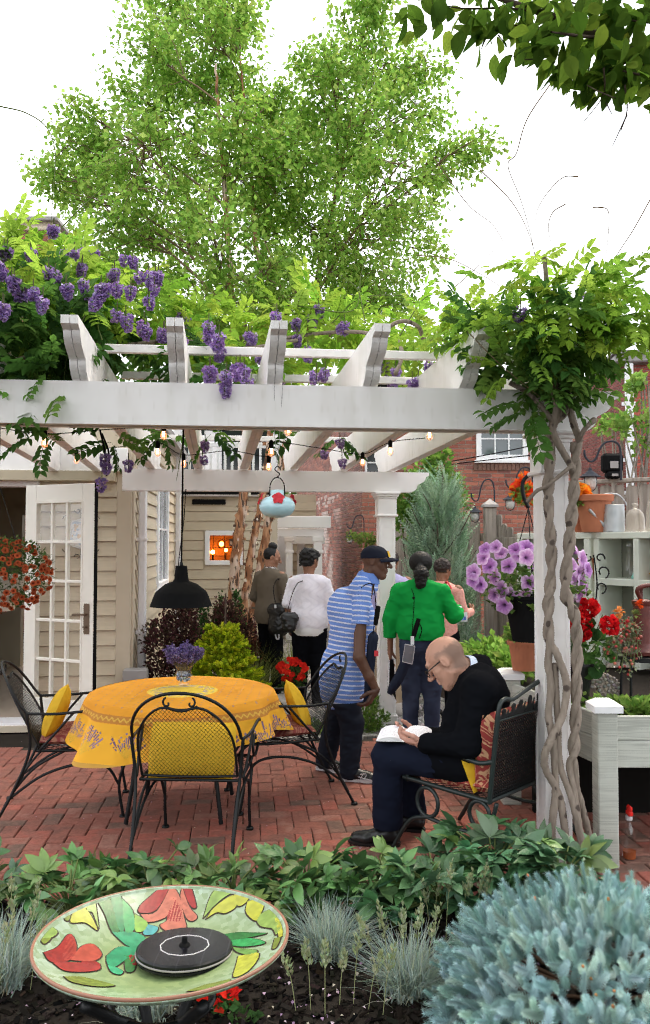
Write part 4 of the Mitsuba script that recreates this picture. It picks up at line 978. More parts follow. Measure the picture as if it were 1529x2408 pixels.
def head_field(fld, C, f, u, s=1.0, jaw=1.0):
    """skull and face around C, looking along f with the crown along u; returns local->world"""
    f = nrm(f); r = nrm(np.cross(f, u)); u = np.cross(r, f); R = np.stack([r, f, u], 1)
    X = lambda a, b, c: C + R @ (V(a, b, c) * s)
    e = lambda c, rr, k=.02, sub=False: fld.ell(X(*c), V(*rr) * s, R, k, sub)
    c_ = lambda a, b, ra, rb, k=.012, sub=False: fld.cone(X(*a), X(*b), ra * s, rb * s, k, sub)
    e((0, -.012, .030), (.077, .097, .088)); e((0, .028, -.045), (.056 * jaw, .060, .078), .03)
    c_((0, .066, -.098), (0, .060, -.095), .022, .022, .02)
    for q in (-1, 1):
        c_((.045 * q, .055, -.012), (.04 * q, .062, -.03), .022, .018, .02)
        c_((.05 * q * jaw, .0, -.055), (.02 * q, .058, -.10), .022, .018, .025)
    c_((-.034, .078, .034), (.034, .078, .034), .015, .015, .015)
    for q in (-1, 1): e((.031 * q, .096, .012), (.017, .015, .012), .008, True)
    for q in (-1, 1): e((.031 * q, .077, .012), (.013, .013, .013), .004)
    c_((0, .092, .014), (0, .117, -.022), .009, .0135, .01)
    for q in (-1, 1): c_((.012 * q, .103, -.026), (.012 * q, .099, -.026), .009, .008, .006)
    c_((-.02, .084, -.050), (.02, .084, -.050), .010, .010, .006); c_((-.018, .083, -.064), (.018, .083, -.064), .011, .011, .006)
    for q in (-1, 1):
        ER = R @ rotz(-.25 * q) @ rotx(-.15)
        fld.ell(X(.077 * q, -.008, .0), V(.011, .018, .030) * s, ER, .008); fld.ell(X(.090 * q, -.002, .002), V(.006, .009, .016) * s, ER, .006, True)
    return X, R
def face_tint(v, X, s, skin, lip, dark=(.012, .01, .008)):
    c = np.tile(np.asarray(skin, float), (len(v), 1)); c *= (1 + .10 * (meshkit.fbm(v * 60, 3, 4)[:, None] - .5))
    def near(pt, r, col, k=1.0):
        d = np.linalg.norm(v - X(*pt), axis=1) / (r * s); w = np.clip(1.4 - d, 0, 1)[:, None] * k; c[:] = c * (1 - w) + np.asarray(col) * w
    for x in (-.016, -.006, .006, .016): near((x, .093, -.057), .011, lip, .8)
    for q in (-1, 1):
        near((.031 * q, .089, .012), .0075, dark, 1.)
        for x in (.018, .028, .038, .046): near((x * q, .090 - abs(x - .02) * .25, .034), .007, dark, .65)
    return c
def hand_field(fld, Wp, d, n, side, curl=.5, s=1.0, spread=.12, thumb=.6, curls=None):
    """palm and five fingers from the wrist Wp along d; n: out of the palm; side: towards the thumb"""
    d = nrm(d); n = nrm(n - d * (d @ n)); t = nrm(np.cross(d, n)); t = t * np.sign(t @ side + 1e-9)
    P = lambda a, b, c: Wp + (t * a + d * b + n * c) * s
    k = .008
    fld.cone(Wp, P(.0, .03, 0), .027 * s, .026 * s, k=.015)
    for a in (-.026, -.009, .009, .027): fld.cone(P(a * .7, .02, 0), P(a, .088, 0), .0165 * s, .0125 * s, k)
    for i, (a, ln, r) in enumerate(((.029, .072, .0094), (.0095, .08, .0096), (-.0105, .074, .0092), (-.029, .058, .0082))):
        cu = curl if curls is None else curls[i]
        base = P(a, .09, 0); ang = 0; dv = d + t * spread * a * 30 * .2; p = base
        for j, fr in enumerate((.42, .32, .26)):
            ang += cu * (.8, 1.0, .75)[j]; dd = nrm(dv) * math.cos(ang) + n * math.sin(ang); q = p + dd * ln * fr * s; fld.cone(p, q, r * s * (1 - .06 * j), r * s * (.93 - .08 * j), .004); p = q
    b = P(.024, .022, .006); m = b + (t * .85 + d * .6 + n * .35) * .036 * s; e = m + (t * (.55 - thumb * .5) + d * .9 + n * thumb * .9) * .03 * s; g_ = e + (t * (.25 - thumb * .5) + d * 1 + n * thumb) * .024 * s
    fld.chain([b, m, e, g_], [.0145 * s, .0115 * s, .0105 * s, .0085 * s], .008)
def joinm(*ms):
    mb = MB()
    for v, f, c in ms: mb.add(v, f, c)
    return mb
SK_DARK, SK_BROWN, SK_MID, SK_LIGHT = (.115, .056, .036), (.235, .11, .065), (.30, .145, .09), (.50, .27, .195)
def skin_of(v, col): return np.clip(np.tile(col, (len(v), 1)) * (1 + .12 * (meshkit.fbm(np.asarray(v) * 40, 3, 9)[:, None] - .5)), 0, 1)
mat('skin', VC, .5, .35)
mat('hair', (.009, .008, .008), .6, .3)
mat('cloth_black', (.005, .0055, .0075), .95, .04)
def denim(p, n, uv): return mix((.020, .026, .05), (.045, .06, .105), smoothstep(.35, .75, fbm(p.x * 9, p.y * 9, p.z * 5, 3)) * .8 + .15 * noise(p.x * 300, p.y * 300, p.z * 300))
mat('denim', proc(denim), .85, .15)
mat('navy', (.012, .017, .035), .8, .2)
mat('leather_black', (.010, .010, .011), .35, .5)
mat('sole_white', (.55, .53, .55), .6, .3)

def shoe(parent, ank, toe, w=.047, sneaker=False, h=.006):
    """upper and sole from the heel under ank towards toe (both on the ground plane)"""
    d = nrm((toe - ank) * V(1, 1, 0)); ln = np.linalg.norm((toe - ank)[:2]); s = np.cross(d, V(0, 0, 1)); g = ank * V(1, 1, 0) + V(0, 0, toe[2])
    fl = F(.02); at_ = lambda a, b, c: g + d * a + s * b + V(0, 0, c)
    fl.cone(at_(-.035, 0, .052), at_(.05, 0, .05), .036, .038); fl.cone(at_(.05, 0, .05), at_(ln - .035, .0, .032), .04, .030); fl.cone(at_(-.01, 0, .09), at_(.01, 0, .06), .036, .04)
    fl.cone(at_(ln - .09, -.016, .034), at_(ln - .05, .012, .03), .034, .03)
    m = field_mesh(fl, .008, [(at_(0, 0, .018), V(0, 0, -1)), (at_(0, 0, .108), V(0, 0, 1))]); part(parent, 'shoe', m, 'leather_black', smooth=True)
    out = [(-.072, 0), (-.062, .032), (-.02, .036), (.06, .034), (ln * .62, .048), (ln - .02, .038), (ln + .008, .004), (ln - .01, -.03), (ln * .65, -.044), (.06, -.036), (-.02, -.036), (-.062, -.032)]
    pl = sg.Polygon(smoothpath(np.array(out + out[:1]), 4)); v, f = extrude(pl, .022 if sneaker else .016); v[:, 2] += .002
    v[:, 2] += np.clip(v[:, 0] - ln * .72, 0, 1) * .12
    part(parent, 'sole', MB().add(v, f, None, np.stack([d, s, V(0, 0, 1)], 1), g), 'sole_white' if sneaker else 'leather_black', smooth=40)
    if sneaker:
        for q in (-1, 1):
            m = MB()
            for pts in ([(.02, .03), (.07, .055), (.12, .065)], [(.03, .055), (.08, .04), (.13, .03), (.16, .03)], [(.085, .03), (.105, .07)], [(.11, .03), (.13, .06)]):
                m.tube(smoothpath([at_(a, q * (.0405 - (.006 if c > .05 else 0) + (.004 if .08 < a < .14 else 0)), c) for a, c in pts], 4), .0034, 4)
            part(parent, 'stripe', m, 'sole_white')

def trousers(parent, hips, knees, anks, pel, m='denim', r=(.098, .074, .062), top=None, h=.012, amp=.007, hem=.06, seed=1, name='trousers', wide=0):
    fl = F(.05)
    fl.ell(pel, (.155, .12, .135), None, .05)
    for a, b, c in zip(hips, knees, anks):
        fl.cone(a, b, r[0], r[1], .05); fl.cone(b, c, r[1], r[2], .03)
    cuts = [] if top is None else [(V(0, 0, top), V(0, 0, 1))]
    lo_ = min(a[2] for a in anks); cuts.append((V(0, 0, lo_ - hem), V(0, 0, -1)))
    return part(parent, name, field_mesh(fl, h, cuts, wrinkles(amp, 9, 22, seed)), m, smooth=True)
def stand(x, y, h, ang):
    """local body frame: x right, y forward, z up -> world, scaled to height h"""
    R = rotz(ang); s = h / 1.70
    return (lambda a, b, c: V(x, y, 0) + R @ (V(a, b, c) * s)), R, s
# ---- man with the cap
def cap_man():
    k = thing('person', 'man in navy cap and blue striped polo walking past the back post', 'person')
    g = G(795, 1822); Y = 5.85
    hipc = W(812, 1615, Y); chest = W(828, 1470, Y - .02); neckb = W(868, 1352, Y - .03); headc = W(884, 1322, Y - .03)
    face = nrm(V(.93, -.28, -.10)); side = nrm(V(.25, .97, 0))        # he looks to the right; side: his left, away from us
    sh = [W(850, 1385, Y - .12), W(868, 1378, Y + .22)]
    elb = W(845, 1545, Y - .22); wri = W(884, 1622, Y - .20)
    hipL = [hipc - side * .085 + V(0, 0, -.05), hipc + side * .085 + V(.02, 0, -.05)]
    ank = [W(822, 1793, 5.72), W(765, 1778, 5.98)]; ank[0][2] = .095; ank[1][2] = .10
    knee = [W(828, 1700, 5.75), W(790, 1690, 5.95)]
    # skin: head, neck, right arm and hand in one
    hd = F(.02); X, R = head_field(hd, headc, face, nrm(V(.10, 0, 1)), .98)
    hd.cone(X(0, -.03, -.05), neckb, .052, .058, .02)
    v, f = field_mesh(hd, .006); c = face_tint(v, X, .98, SK_DARK, (.11, .05, .045))
    arm = F(.02); arm.cone(sh[0], elb, .05, .040); arm.cone(elb, W(868, 1590, Y - .21), .042, .034); arm.cone(W(868, 1590, Y - .21), wri, .036, .026)
    arm.cone(hipc, chest, .1, .1); arm.cone(chest, neckb, .1, .055)
    hand = F(.01); hand_field(hand, wri, nrm(W(872, 1652, Y - .22) - wri + V(-.03, .0, -.03)), V(-.75, .2, -.1), V(.1, -1, .1), .55, 1.08, .3, .5)
    hm = field_mesh(hand, .005); am = field_mesh(arm, .012)
    part(k, 'body', joinm((v, f, c), (*am, skin_of(am[0], SK_DARK)), (*hm, skin_of(hm[0], (.09, .045, .032)))), 'skin', smooth=True, color=True)
    # polo shirt: stripes follow the trunk and the sleeve
    po = F(.05); up = nrm(chest - hipc)
    TR = frame(nrm(V(neckb[0] - hipc[0], 0, neckb[2] - hipc[2])), -np.array([-.97, .25, 0]))
    po.ell(chest + up * .05, (.15, .18, .22), None, .04); po.cone(hipc + V(-.02, 0, .02), chest + up * .04, .148, .150, .05); po.ell(hipc + V(-.02, 0, .10), (.160, .165, .22), None, .05); po.ell(hipc + V(-.02, 0, -.04), (.152, .17, .18), None, .05)
    po.ell(W(808, 1432, Y), (.115, .16, .15), None, .05); po.cone(sh[0], sh[1], .062, .062, .05); po.cone(sh[0] + V(-.04, 0, .0), neckb + V(-.03, 0, -.03), .05, .05, .05); po.cone(sh[1], neckb + V(-.02, 0, -.02), .05, .05, .05)
    sl = W(846, 1462, Y - .17); ad = nrm(sl - sh[0]); hem = hipc + V(0, 0, -.135)
    v, f = field_mesh(po, .009, [(hem, V(.06, 0, -1))], wrinkles(.009, 7, 13, 3))
    part(k, 'shirt', (v, f), 'polo', smooth=True, uv=np.stack([v[:, 0] * 0, (v - hipc) @ up + .018 * np.sin((v[:, 1] - Y) * 5)], 1))
    sv_ = F(.03); sv_.cone(sh[0] - ad * .02, sl + ad * .05, .071, .068); v, f = field_mesh(sv_, .009, [(sl + ad * .012, ad)], wrinkles(.006, 9, 13, 5))
    part(k, 'sleeve', (v, f), 'polo', smooth=True, uv=np.stack([v[:, 0] * 0, (v - sh[0]) @ ad * .95 + .012], 1))
    cf = MB(); cl = smoothpath([sl + ad * .004, sl + ad * .03], 2); cf.tube([sl - ad * .02, sl + ad * .022], [.071, .069], 20, cap=False); part(k, 'cuff', cf, 'polo_blue', smooth=True)
    cb = MB(); n = 18; th = np.linspace(0, 2 * PI, n, endpoint=False); base = neckb + V(-.012, 0, -.035); ax = nrm(V(.18, 0, 1)); CR = frame(ax)
    prof = [(.085, -.02), (.074, .02), (.066, .052), (.070, .052), (.082, .018), (.095, -.015)]; cb.lathe(prof, n, None, CR @ np.diag([1.0, .95, 1]), base); part(k, 'collar', cb, 'polo_blue', smooth=True)
    trousers(k, hipL, knee, [a + V(0, 0, -.03) for a in ank], hipc + V(0, 0, -.05), 'navy_denim', (.105, .08, .068), hipc[2] - .09, .011, .009, .045, 5)
    shoe(k, ank[0] + V(-.0, 0, 0), ank[0] * V(1, 1, 0) + V(.20, -.04, .0), sneaker=True)
    shoe(k, ank[1] + V(-.0, 0, 0), ank[1] * V(1, 1, 0) + V(.18, -.10, .0), sneaker=True)
    # cap
    cp = F(.015); cp.ell(X(0, -.012, .042), V(.088, .108, .082) * .98, R, .01)
    cm = field_mesh(cp, .007, [(X(0, 0, .028), -R[:, 2] + R[:, 1] * .12)]); part(k, 'cap', cm, 'navy_cap', smooth=True)
    m = MB(); aa = np.linspace(-1.1, 1.1, 13); rows = []
    for r_, z in ((0, .040), (.035, .046), (.07, .044), (.088, .036)):
        rows.append([X(math.sin(a) * (.083 + r_ * .18), -.012 + math.cos(a) * (.098 + r_ * .96 * math.cos(a * .8)), z - .020 * math.sin(a)**2 * (1 + r_ * 8)) for a in aa])
    P = np.array(rows); n = len(aa)
    top = P.reshape(-1, 3); bot = top - R[:, 2] * .006; q = np.array([[i * n + j, i * n + j + 1, (i + 1) * n + j + 1, (i + 1) * n + j] for i in range(3) for j in range(n - 1)])
    m.add(top, q); m.add(bot, q[:, ::-1]); e = [(3 * n + j, 3 * n + j + 1) for j in range(n - 1)]
    m.add(np.vstack([top, bot]), np.array([[a, b, b + 4 * n, a + 4 * n] for a, b in e])); part(k, 'cap_brim', m, 'navy_cap', smooth=30)
    # block letter on the cap front
    em = sg.Polygon([(-.026, -.02), (-.026, .02), (-.012, .02), (0, .0), (.012, .02), (.026, .02), (.026, -.02), (.013, -.02), (.013, -.004), (0, -.016), (-.013, -.004), (-.013, -.02)]).buffer(.0015)
    v, f = extrude(em, .004); v3 = np.array([X(x, .079 + .098 * (math.sqrt(max(0, 1 - ((y + .028) / .09)**2)) - .78) + z + .012 * 0 - (x * x) * 4, .07 + y) for x, y, z in v]); part(k, 'cap_emblem', (v3, f), 'cap_yellow')
    m = MB(); m.tube([X(.0, -.115, .035), X(.012, -.113, .035)], .007, 6); part(k, 'cap_strap', m, 'cap_yellow')
    st = MB(); st.tube(smoothpath([W(820, 1462, Y - .2), W(838, 1420, Y - .2), W(860, 1366, Y - .17), W(880, 1358, Y - .12)], 6), .0045, 5)
    umb = thing('umbrella', 'furled navy umbrella slung beside the man in the striped polo', 'umbrella')
    a, b, c_ = W(888, 1435, Y - .22), W(880, 1485, Y - .22), W(862, 1655, Y - .16)
    m = MB(); m.tube([W(890, 1425, Y - .22), a, W(883, 1470, Y - .22)], [.016, .019, .016], 10); part(umb, 'handle', m, 'black_soft', smooth=True)
    m = MB(); m.tube(smoothpath([b, W(875, 1520, Y - .21), W(868, 1590, Y - .18), c_], 5), np.interp(np.linspace(0, 1, 16), [0, .1, .6, 1], [.012, .038, .034, .02]), 9); part(umb, 'canopy', m, 'navy', smooth=True)
    m = MB(); m.tube(smoothpath([W(876, 1500, Y - .24), W(884, 1430, Y - .23), W(876, 1375, Y - .19), W(852, 1380, Y - .19), W(843, 1398, Y - .19)], 6), .0035, 5); part(umb, 'strap', m, 'black_soft')
    m = MB(); m.box(W(880, 1530, Y - .25), W(890, 1543, Y - .246)); part(umb, 'tag', m, 'cap_red')
def polo_fn(p, n, uv):
    s = uv.y / .0335; w = dr.abs(s - dr.floor(s) - .5) * 2
    t = smoothstep(.66, .74, w); g = .94 + .1 * noise(p.x * 260, p.y * 260, p.z * 260)
    return mix((.155, .27, .66), (.62, .64, .80), t) * g
mat('polo', proc(polo_fn), .85, .2); mat('polo_blue', (.15, .265, .65), .85, .2); mat('navy_denim', (.011, .014, .024), .85, .15); mat('navy_cap', (.009, .012, .026), .8, .2)
mat('cap_yellow', (.75, .45, .03), .6, .3); mat('cap_red', (.55, .04, .05), .6, .3)
scene['m_film'] = {'type': 'blendbsdf', 'weight': .28, 'a': {'type': 'thindielectric', 'int_ior': 1.5}, 'b': {'type': 'twosided', 'bsdf': {'type': 'diffuse', 'reflectance': {'type': 'rgb', 'value': [.6, .62, .66]}}}}  # pale diffuse share stands in for reflections on clear plastic
cap_man()

# ---- generic standing person seen from behind
def stander(k, x, y, h, ang, skin, head_turn=0.0, head_pitch=-.1, arms=None, torso='cloth_black', tcol=None, legs='cloth_black', hem=.80, sleeve='long', neck=1.43, hres=.011, hairfn=None, twr=None, bulk=1.0, torso_name='jacket', legr=(.10, .072, .058), foot=True, hs=.98, stance=.1, wide=1.0):
    X, R, s = stand(x, y, h, ang)
    fdir = R @ rotz(head_turn) @ V(0, math.cos(head_pitch), math.sin(head_pitch)); udir = R @ rotz(head_turn) @ V(0, -math.sin(head_pitch), math.cos(head_pitch))
    hc = X(0, .025, 1.585); hd = F(.02); HX, HR = head_field(hd, hc, fdir, udir, hs * s)
    hd.cone(HX(0, -.025, -.05), X(0, -.01, 1.43), .048 * s, .055 * s, .02)
    v, f = field_mesh(hd, .0065); lip = np.array(skin) * [1.25, .95, .95]; c = face_tint(v, HX, hs * s, skin, lip)
    A = arms or {'R': [(.185, 0, 1.38), (.235, -.03, 1.11), (.24, .04, .87)], 'L': [(-.185, 0, 1.38), (-.235, -.03, 1.11), (-.24, .04, .87)]}
    sk = F(.03); sk.ell(X(0, 0, 1.22), V(.13, .09, .2) * s, R); sk.cone(X(0, 0, 1.0), X(0, 0, 1.4), .1 * s, .06 * s); sk.cone(X(0, 0, 1.38), X(0, -.01, 1.5), .06 * s, .045 * s)
    ms = []
    for q, a in A.items():
        sk.chain([X(*p) for p in a[:3]], [.045 * s, .036 * s, .025 * s], .03); sk.cone(X(*a[0]), X(0, 0, 1.36), .045 * s, .06 * s)
        e, w_ = X(*a[1]), X(*a[2]); d = nrm(w_ - e) if len(a) < 4 else R @ V(*a[3]); sd = 1 if q == 'R' else -1
        hf = F(.01); hand_field(hf, w_, d, R @ (V(*a[4]) if len(a) > 4 else V(-sd, .1, 0)), R @ (V(*a[5]) if len(a) > 5 else V(0, 1, 0)), a[6] if len(a) > 6 else .35, .96 * s); hm = field_mesh(hf, .0055); ms.append((*hm, skin_of(hm[0], skin)))
    for q in (-1, 1): sk.chain([X(.085 * q, 0, .9), X(.095 * q, .01, .5), X(stance * q, -.01, .09)], [.08 * s, .05 * s, .035 * s], .03)
    bm = field_mesh(sk, .014); part(k, 'body', joinm((v, f, c), (*bm, skin_of(bm[0], skin)), *ms), 'skin', smooth=True, color=True)
    # upper garment
    tf = F(.05); b = bulk
    tf.ell(X(0, 0, 1.24), V(.165 * b, .118 * b, .23) * s, R, .05); tf.ell(X(0, -.01, 1.02), V(.158 * b, .122 * b, .22) * s, R, .06); tf.ell(X(0, -.012, hem + .1), V(.172 * b * wide, .135 * b, .2) * s, R, .06)
    tf.cone(X(-.145, 0, 1.345), X(.145, 0, 1.345), .060 * s, .060 * s, .05); tf.cone(X(-.13, -.01, 1.36), X(0, -.02, 1.43), .05 * s, .052 * s, .06); tf.cone(X(.13, -.01, 1.36), X(0, -.02, 1.43), .05 * s, .052 * s, .06)
    cuts = [(X(0, 0, hem), V(0, 0, -1)), (X(0, .0, neck + .025), V(0, .25, 1) @ R.T)]
    for q, a in A.items():
        S, E, Wt = X(a[0][0] * .98, a[0][1], a[0][2] - .025), X(*a[1]), X(*a[2])
        if sleeve == 'long': tf.chain([S, E, E + (Wt - E) * .93], [.066 * s * b, .054 * s * b, .043 * s * b], .03)
        else: tf.cone(S, S + (E - S) * sleeve, .066 * s, .064 * s, .03)
    m = field_mesh(tf, hres, cuts, twr or wrinkles(.0055, 11, 9, int(x * 10) + 5))
    part(k, torso_name, m, torso, smooth=True)
    hips = [X(-.088, 0, .88), X(.088, 0, .88)]; kn = [X(-.095, .015, .48), X(.095, .015, .48)]; an = [X(-stance, -.01, .08), X(stance, -.01, .08)]
    if legs: trousers(k, hips, kn, an, X(0, -.01, .9), legs, tuple(np.array(legr) * s), 1.0 * s, .012, .006, .045, 3)
    if foot:
        for q, a in zip((-1, 1), an): shoe(k, a * V(1, 1, 0) + V(0, 0, .09), X(stance * q * 1.15, .18, 0))
    if hairfn: hairfn(k, HX, HR, hs * s)
    return X, R, s, HX, HR
def curls(amp, sc, seed): return lambda p: amp * (meshkit.fbm(p * sc, 2, seed) - .5) * 2
# ---- woman in the olive jacket
def hair_bun(k, X, R, s):
    h = F(.015); h.ell(X(0, -.026, .034), V(.083, .092, .09) * s, R, .01); h.ell(X(0, -.035, .138), V(.056, .056, .045) * s, R, .012); h.cone(X(0, -.03, .1), X(0, -.035, .13), .035 * s, .04 * s, .015)
    part(k, 'hair', field_mesh(h, .0075, [(X(0, .062, .03), R[:, 1] + R[:, 2] * -.55), (X(0, 0, -.045), -R[:, 2] + R[:, 1] * .35)], curls(.004, 70, 3)), 'hair', smooth=True)
mat('olive', (.115, .092, .068), .8, .2); mat('scarf', proc(lambda p, n, uv: mix((.55, .5, .48), (.05, .045, .05), smoothstep(.45, .55, noise(p.x * 90, p.y * 90, p.z * 90)))), .8, .2)
p_ = W(636, 1500, 9.0)
k = thing('person', 'woman with a hair bun in an olive jacket looking down to the right', 'person')
X, R, s, HX, HR = stander(k, p_[0], 9.0, 1.62, math.radians(-42), SK_MID, head_turn=-.75, head_pitch=-.30, torso='olive', legs='cloth_black', hem=.82, hairfn=hair_bun, bulk=1.08, wide=1.12,
    arms={'L': [(-.185, 0, 1.38), (-.25, -.02, 1.12), (-.2, .14, .98)], 'R': [(.185, 0, 1.38), (.24, .02, 1.12), (.13, .24, 1.08)]}, legr=(.095, .068, .062))
m = MB(); m.lathe([(.082, -.02), (.07, .02), (.058, .055), (.064, .05), (.08, .015), (.09, -.02)], 18, None, R * 1.0, X(0, -.008, 1.425)); part(k, 'scarf', m, 'scarf', smooth=True)
m = MB(); m.box(V(-.18, -.135, .985), V(.18, -.128, 1.01)); part(k, 'belt', MB().add(*m.VF(), None, R * s, V(p_[0], 9.0, 0)), 'olive')
def bag(key, C, Rr, w, d, h, strap, mt='leather_black'):
    fl = F(.03); fl.cone(C + Rr @ V(-w * .3, 0, h * .3), C + Rr @ V(w * .3, 0, h * .3), d * .55, d * .55); fl.ell(C, V(w * .5, d * .6, h * .5), Rr, .03); fl.ell(C + Rr @ V(0, 0, -h * .2), V(w * .52, d * .7, h * .34), Rr, .03)
    part(key, 'bag_body', field_mesh(fl, .009, (), wrinkles(.006, 14, 18, 3)), mt, smooth=True)
    m = MB(); m.tube(smoothpath(strap, 7), .009, 5, sq=.5); part(key, 'strap', m, mt, smooth=True)
bg = thing('shoulder_bag', 'large black leather bag on the shoulder of the olive jacket woman', 'bag')
bag(bg, W(655, 1458, 8.78), rotz(-.6), .24, .12, .36, [W(648, 1418, 8.78), W(643, 1385, 8.78), W(652, 1362, 8.8), W(660, 1372, 8.85), W(663, 1405, 8.82)])
m = MB(); m.tube(smoothpath([W(648, 1492, 8.68), W(650, 1502, 8.68), W(656, 1502, 8.68), W(656, 1492, 8.68)], 4), .007, 5); m.box(W(645, 1422, 8.7), W(650, 1430, 8.69)); part(bg, 'buckle', m, 'sole_white')
# ---- woman in white
def hair_curly(k, X, R, s):
    h = F(.02); h.ell(X(0, -.03, .035), V(.092, .098, .096) * s, R, .01); h.ell(X(0, -.06, -.03), V(.075, .05, .06) * s, R, .02); h.ell(X(.03, .03, .085), V(.05, .05, .04) * s, R, .02)
    part(k, 'hair', field_mesh(h, .0075, [(X(0, .07, .03), R[:, 1] - R[:, 2] * .5)], curls(.026, 38, 8)), 'hair', smooth=True)
def lace(p, n, uv):
    a = fbm(p.x * 28, p.y * 28, p.z * 22, 2); w = dr.abs(dr.sin(p.x * 42 + 2.2 * dr.sin(p.z * 34))); return mix((.82, .79, .86), (.60, .57, .66), smoothstep(.75, 1.0, w) * .22 + smoothstep(.55, .7, a) * .2)
mat('lace_white', proc(lace), .85, .2)
p_ = W(727, 1500, 8.3)
k = thing('person', 'woman with short black curls in a white lace top and black trousers', 'person')
X, R, s, HX, HR = stander(k, p_[0], 8.3, 1.60, math.radians(-8), SK_BROWN, head_turn=-.5, head_pitch=-.35, torso='lace_white', torso_name='lace_top', legs='cloth_black', hem=.83, sleeve=.95, hairfn=hair_curly, bulk=1.16, neck=1.40, wide=1.08,
    arms={'L': [(-.18, 0, 1.37), (-.236, -.03, 1.11), (-.232, .03, .89)], 'R': [(.18, 0, 1.37), (.245, .0, 1.11), (.19, .22, 1.05)]}, legr=(.115, .082, .07), hs=1.07)
m = F(.04); m.ell(X(0, -.012, .86), V(.19, .15, .16) * s, R); part(k, 'undershirt', field_mesh(m, .012, [(X(0, 0, .775), V(0, 0, -1)), (X(0, 0, .88), V(0, 0, 1))]), 'win_white', smooth=True)
bg = thing('handbag', 'small black crossbody bag at the hip of the woman in white', 'handbag')
bag(bg, W(681, 1465, 8.12), rotz(.2), .13, .10, .17, [W(676, 1440, 8.12), W(688, 1395, 8.14), W(700, 1372, 8.16), W(712, 1366, 8.2)])
# ---- woman in green
def hair_tail(k, X, R, s):
    h = F(.012); h.ell(X(0, -.026, .034), V(.110, .110, .106) * s, R, .01)
    cut = [(X(0, .062, .03), R[:, 1] - R[:, 2] * .5), (X(0, 0, -.052), -R[:, 2] + R[:, 1] * .5)]
    part(k, 'hair', field_mesh(h, .0075, cut, lambda p: .0012 * np.sin(p @ R[:, 0] * 900 + 20 * meshkit.noise(p * 20))), 'hair', smooth=True)
    t = F(.02); a, b, c = X(0, -.115, -.01), X(.015, -.15, -.085), X(.01, -.15, -.17); t.cone(a, b, .036 * s, .066 * s); t.cone(b, c, .068 * s, .05 * s); t.cone(c, X(-.0, -.14, -.205), .042 * s, .012 * s)
    part(k, 'ponytail', field_mesh(t, .0075, (), curls(.012, 60, 4)), 'hair', smooth=True)
mat('green_jacket', (.006, .29, .05), .75, .1)
def fold_green(p):
    n_ = meshkit.fbm(p * [7, 7, 9], 3, 3); m_ = meshkit.fbm(p * [14, 14, 5] + 5, 2, 8); return .013 * (np.abs(2 * n_ - 1) - .3) * 2 + .006 * (np.abs(2 * m_ - 1) - .3)
p_ = W(990, 1500, 6.9)
k = thing('person', 'woman with a black ponytail in a bright green jacket and jeans', 'person')
X, R, s, HX, HR = stander(k, p_[0], 6.9, 1.585, math.radians(-14), SK_BROWN, head_turn=.05, head_pitch=-.12, torso='green_jacket', legs='denim', hem=.92, hairfn=hair_tail, bulk=1.2, twr=fold_green, hres=.009,
    arms={'L': [(-.20, 0, 1.37), (-.285, .0, 1.10), (-.29, .03, .80), (0, .1, -1), (1, .1, 0), (0, 1, 0)], 'R': [(.20, 0, 1.37), (.31, .04, 1.13), (.32, .22, 1.17), (-.1, .9, .35), (-1, 0, .1), (0, 0, 1)]}, legr=(.112, .082, .066))
m = MB(); m.lathe([(.085, -.02), (.07, .02), (.062, .06), (.068, .058), (.082, .015), (.096, -.02)], 18, None, R, X(0, -.015, 1.41)); part(k, 'collar', m, 'green_jacket', smooth=True)
m = MB(); m.lathe([(.168, .9), (.172, .915), (.172, .945), (.166, .95)], 24, None, R @ np.diag([1.04 * s, .80 * s, s]), V(p_[0], 6.9, 0)); part(k, 'waistband', m, 'green_jacket', smooth=True)
m = MB(); m.lathe([(.15, .885), (.153, .93)], 24, None, R @ np.diag([1.04 * s, .82 * s, s]), V(p_[0], 6.9, 0)); part(k, 'belt', m, 'denim', smooth=True)
umb = thing('umbrella', 'furled navy umbrella hanging down the back of the green jacket', 'umbrella')
YU = 6.66
m = MB(); m.tube([W(985, 1455, YU), W(978, 1478, YU), W(972, 1502, YU)], [.017, .021, .015], 10); m.tube(smoothpath([W(983, 1460, YU - .01), W(992, 1480, YU - .01), W(986, 1502, YU - .01)], 5), .004, 4); part(umb, 'handle', m, 'black_soft', smooth=True)
m = MB(); m.tube([W(971, 1503, YU), W(969, 1512, YU)], .009, 8); part(umb, 'ferrule', m, 'gutter', smooth=True)
m = MB(); m.tube(smoothpath([W(969, 1510, YU), W(958, 1545, YU), W(940, 1590, YU), W(922, 1620, YU), W(916, 1632, YU)], 6), np.interp(np.linspace(0, 1, 25), [0, .12, .6, 1], [.014, .040, .044, .022]), 10); part(umb, 'canopy', m, 'navy', smooth=True)
m = MB(); m.tube(smoothpath([W(968, 1512, YU - .03), W(972, 1450, YU - .01), W(974, 1405, YU), W(968, 1384, YU + .02)], 6), .0035, 5); m.add(trimesh.creation.icosphere(subdivisions=1, radius=.012), None, t=W(973, 1406, YU - .01)); part(umb, 'strap', m, 'black_soft')
pc = thing('plastic_pouch', 'clear plastic pouch hanging from the umbrella on the green jacket', 'pouch')
m = MB(); a, b, c_, d = W(953, 1515, 6.58), W(976, 1520, 6.58), W(970, 1562, 6.60), W(946, 1556, 6.60); m.add(np.array([a, b, c_, d]), np.array([[0, 1, 2], [0, 2, 3]])); part(pc, 'sleeve', m, 'film')
m = MB(); m.tube([a, b], .004, 5); m.tube([d, c_], .003, 5); m.tube([a, d], .0025, 5); m.tube([b, c_], .0025, 5); part(pc, 'edge', m, 'sole_white')
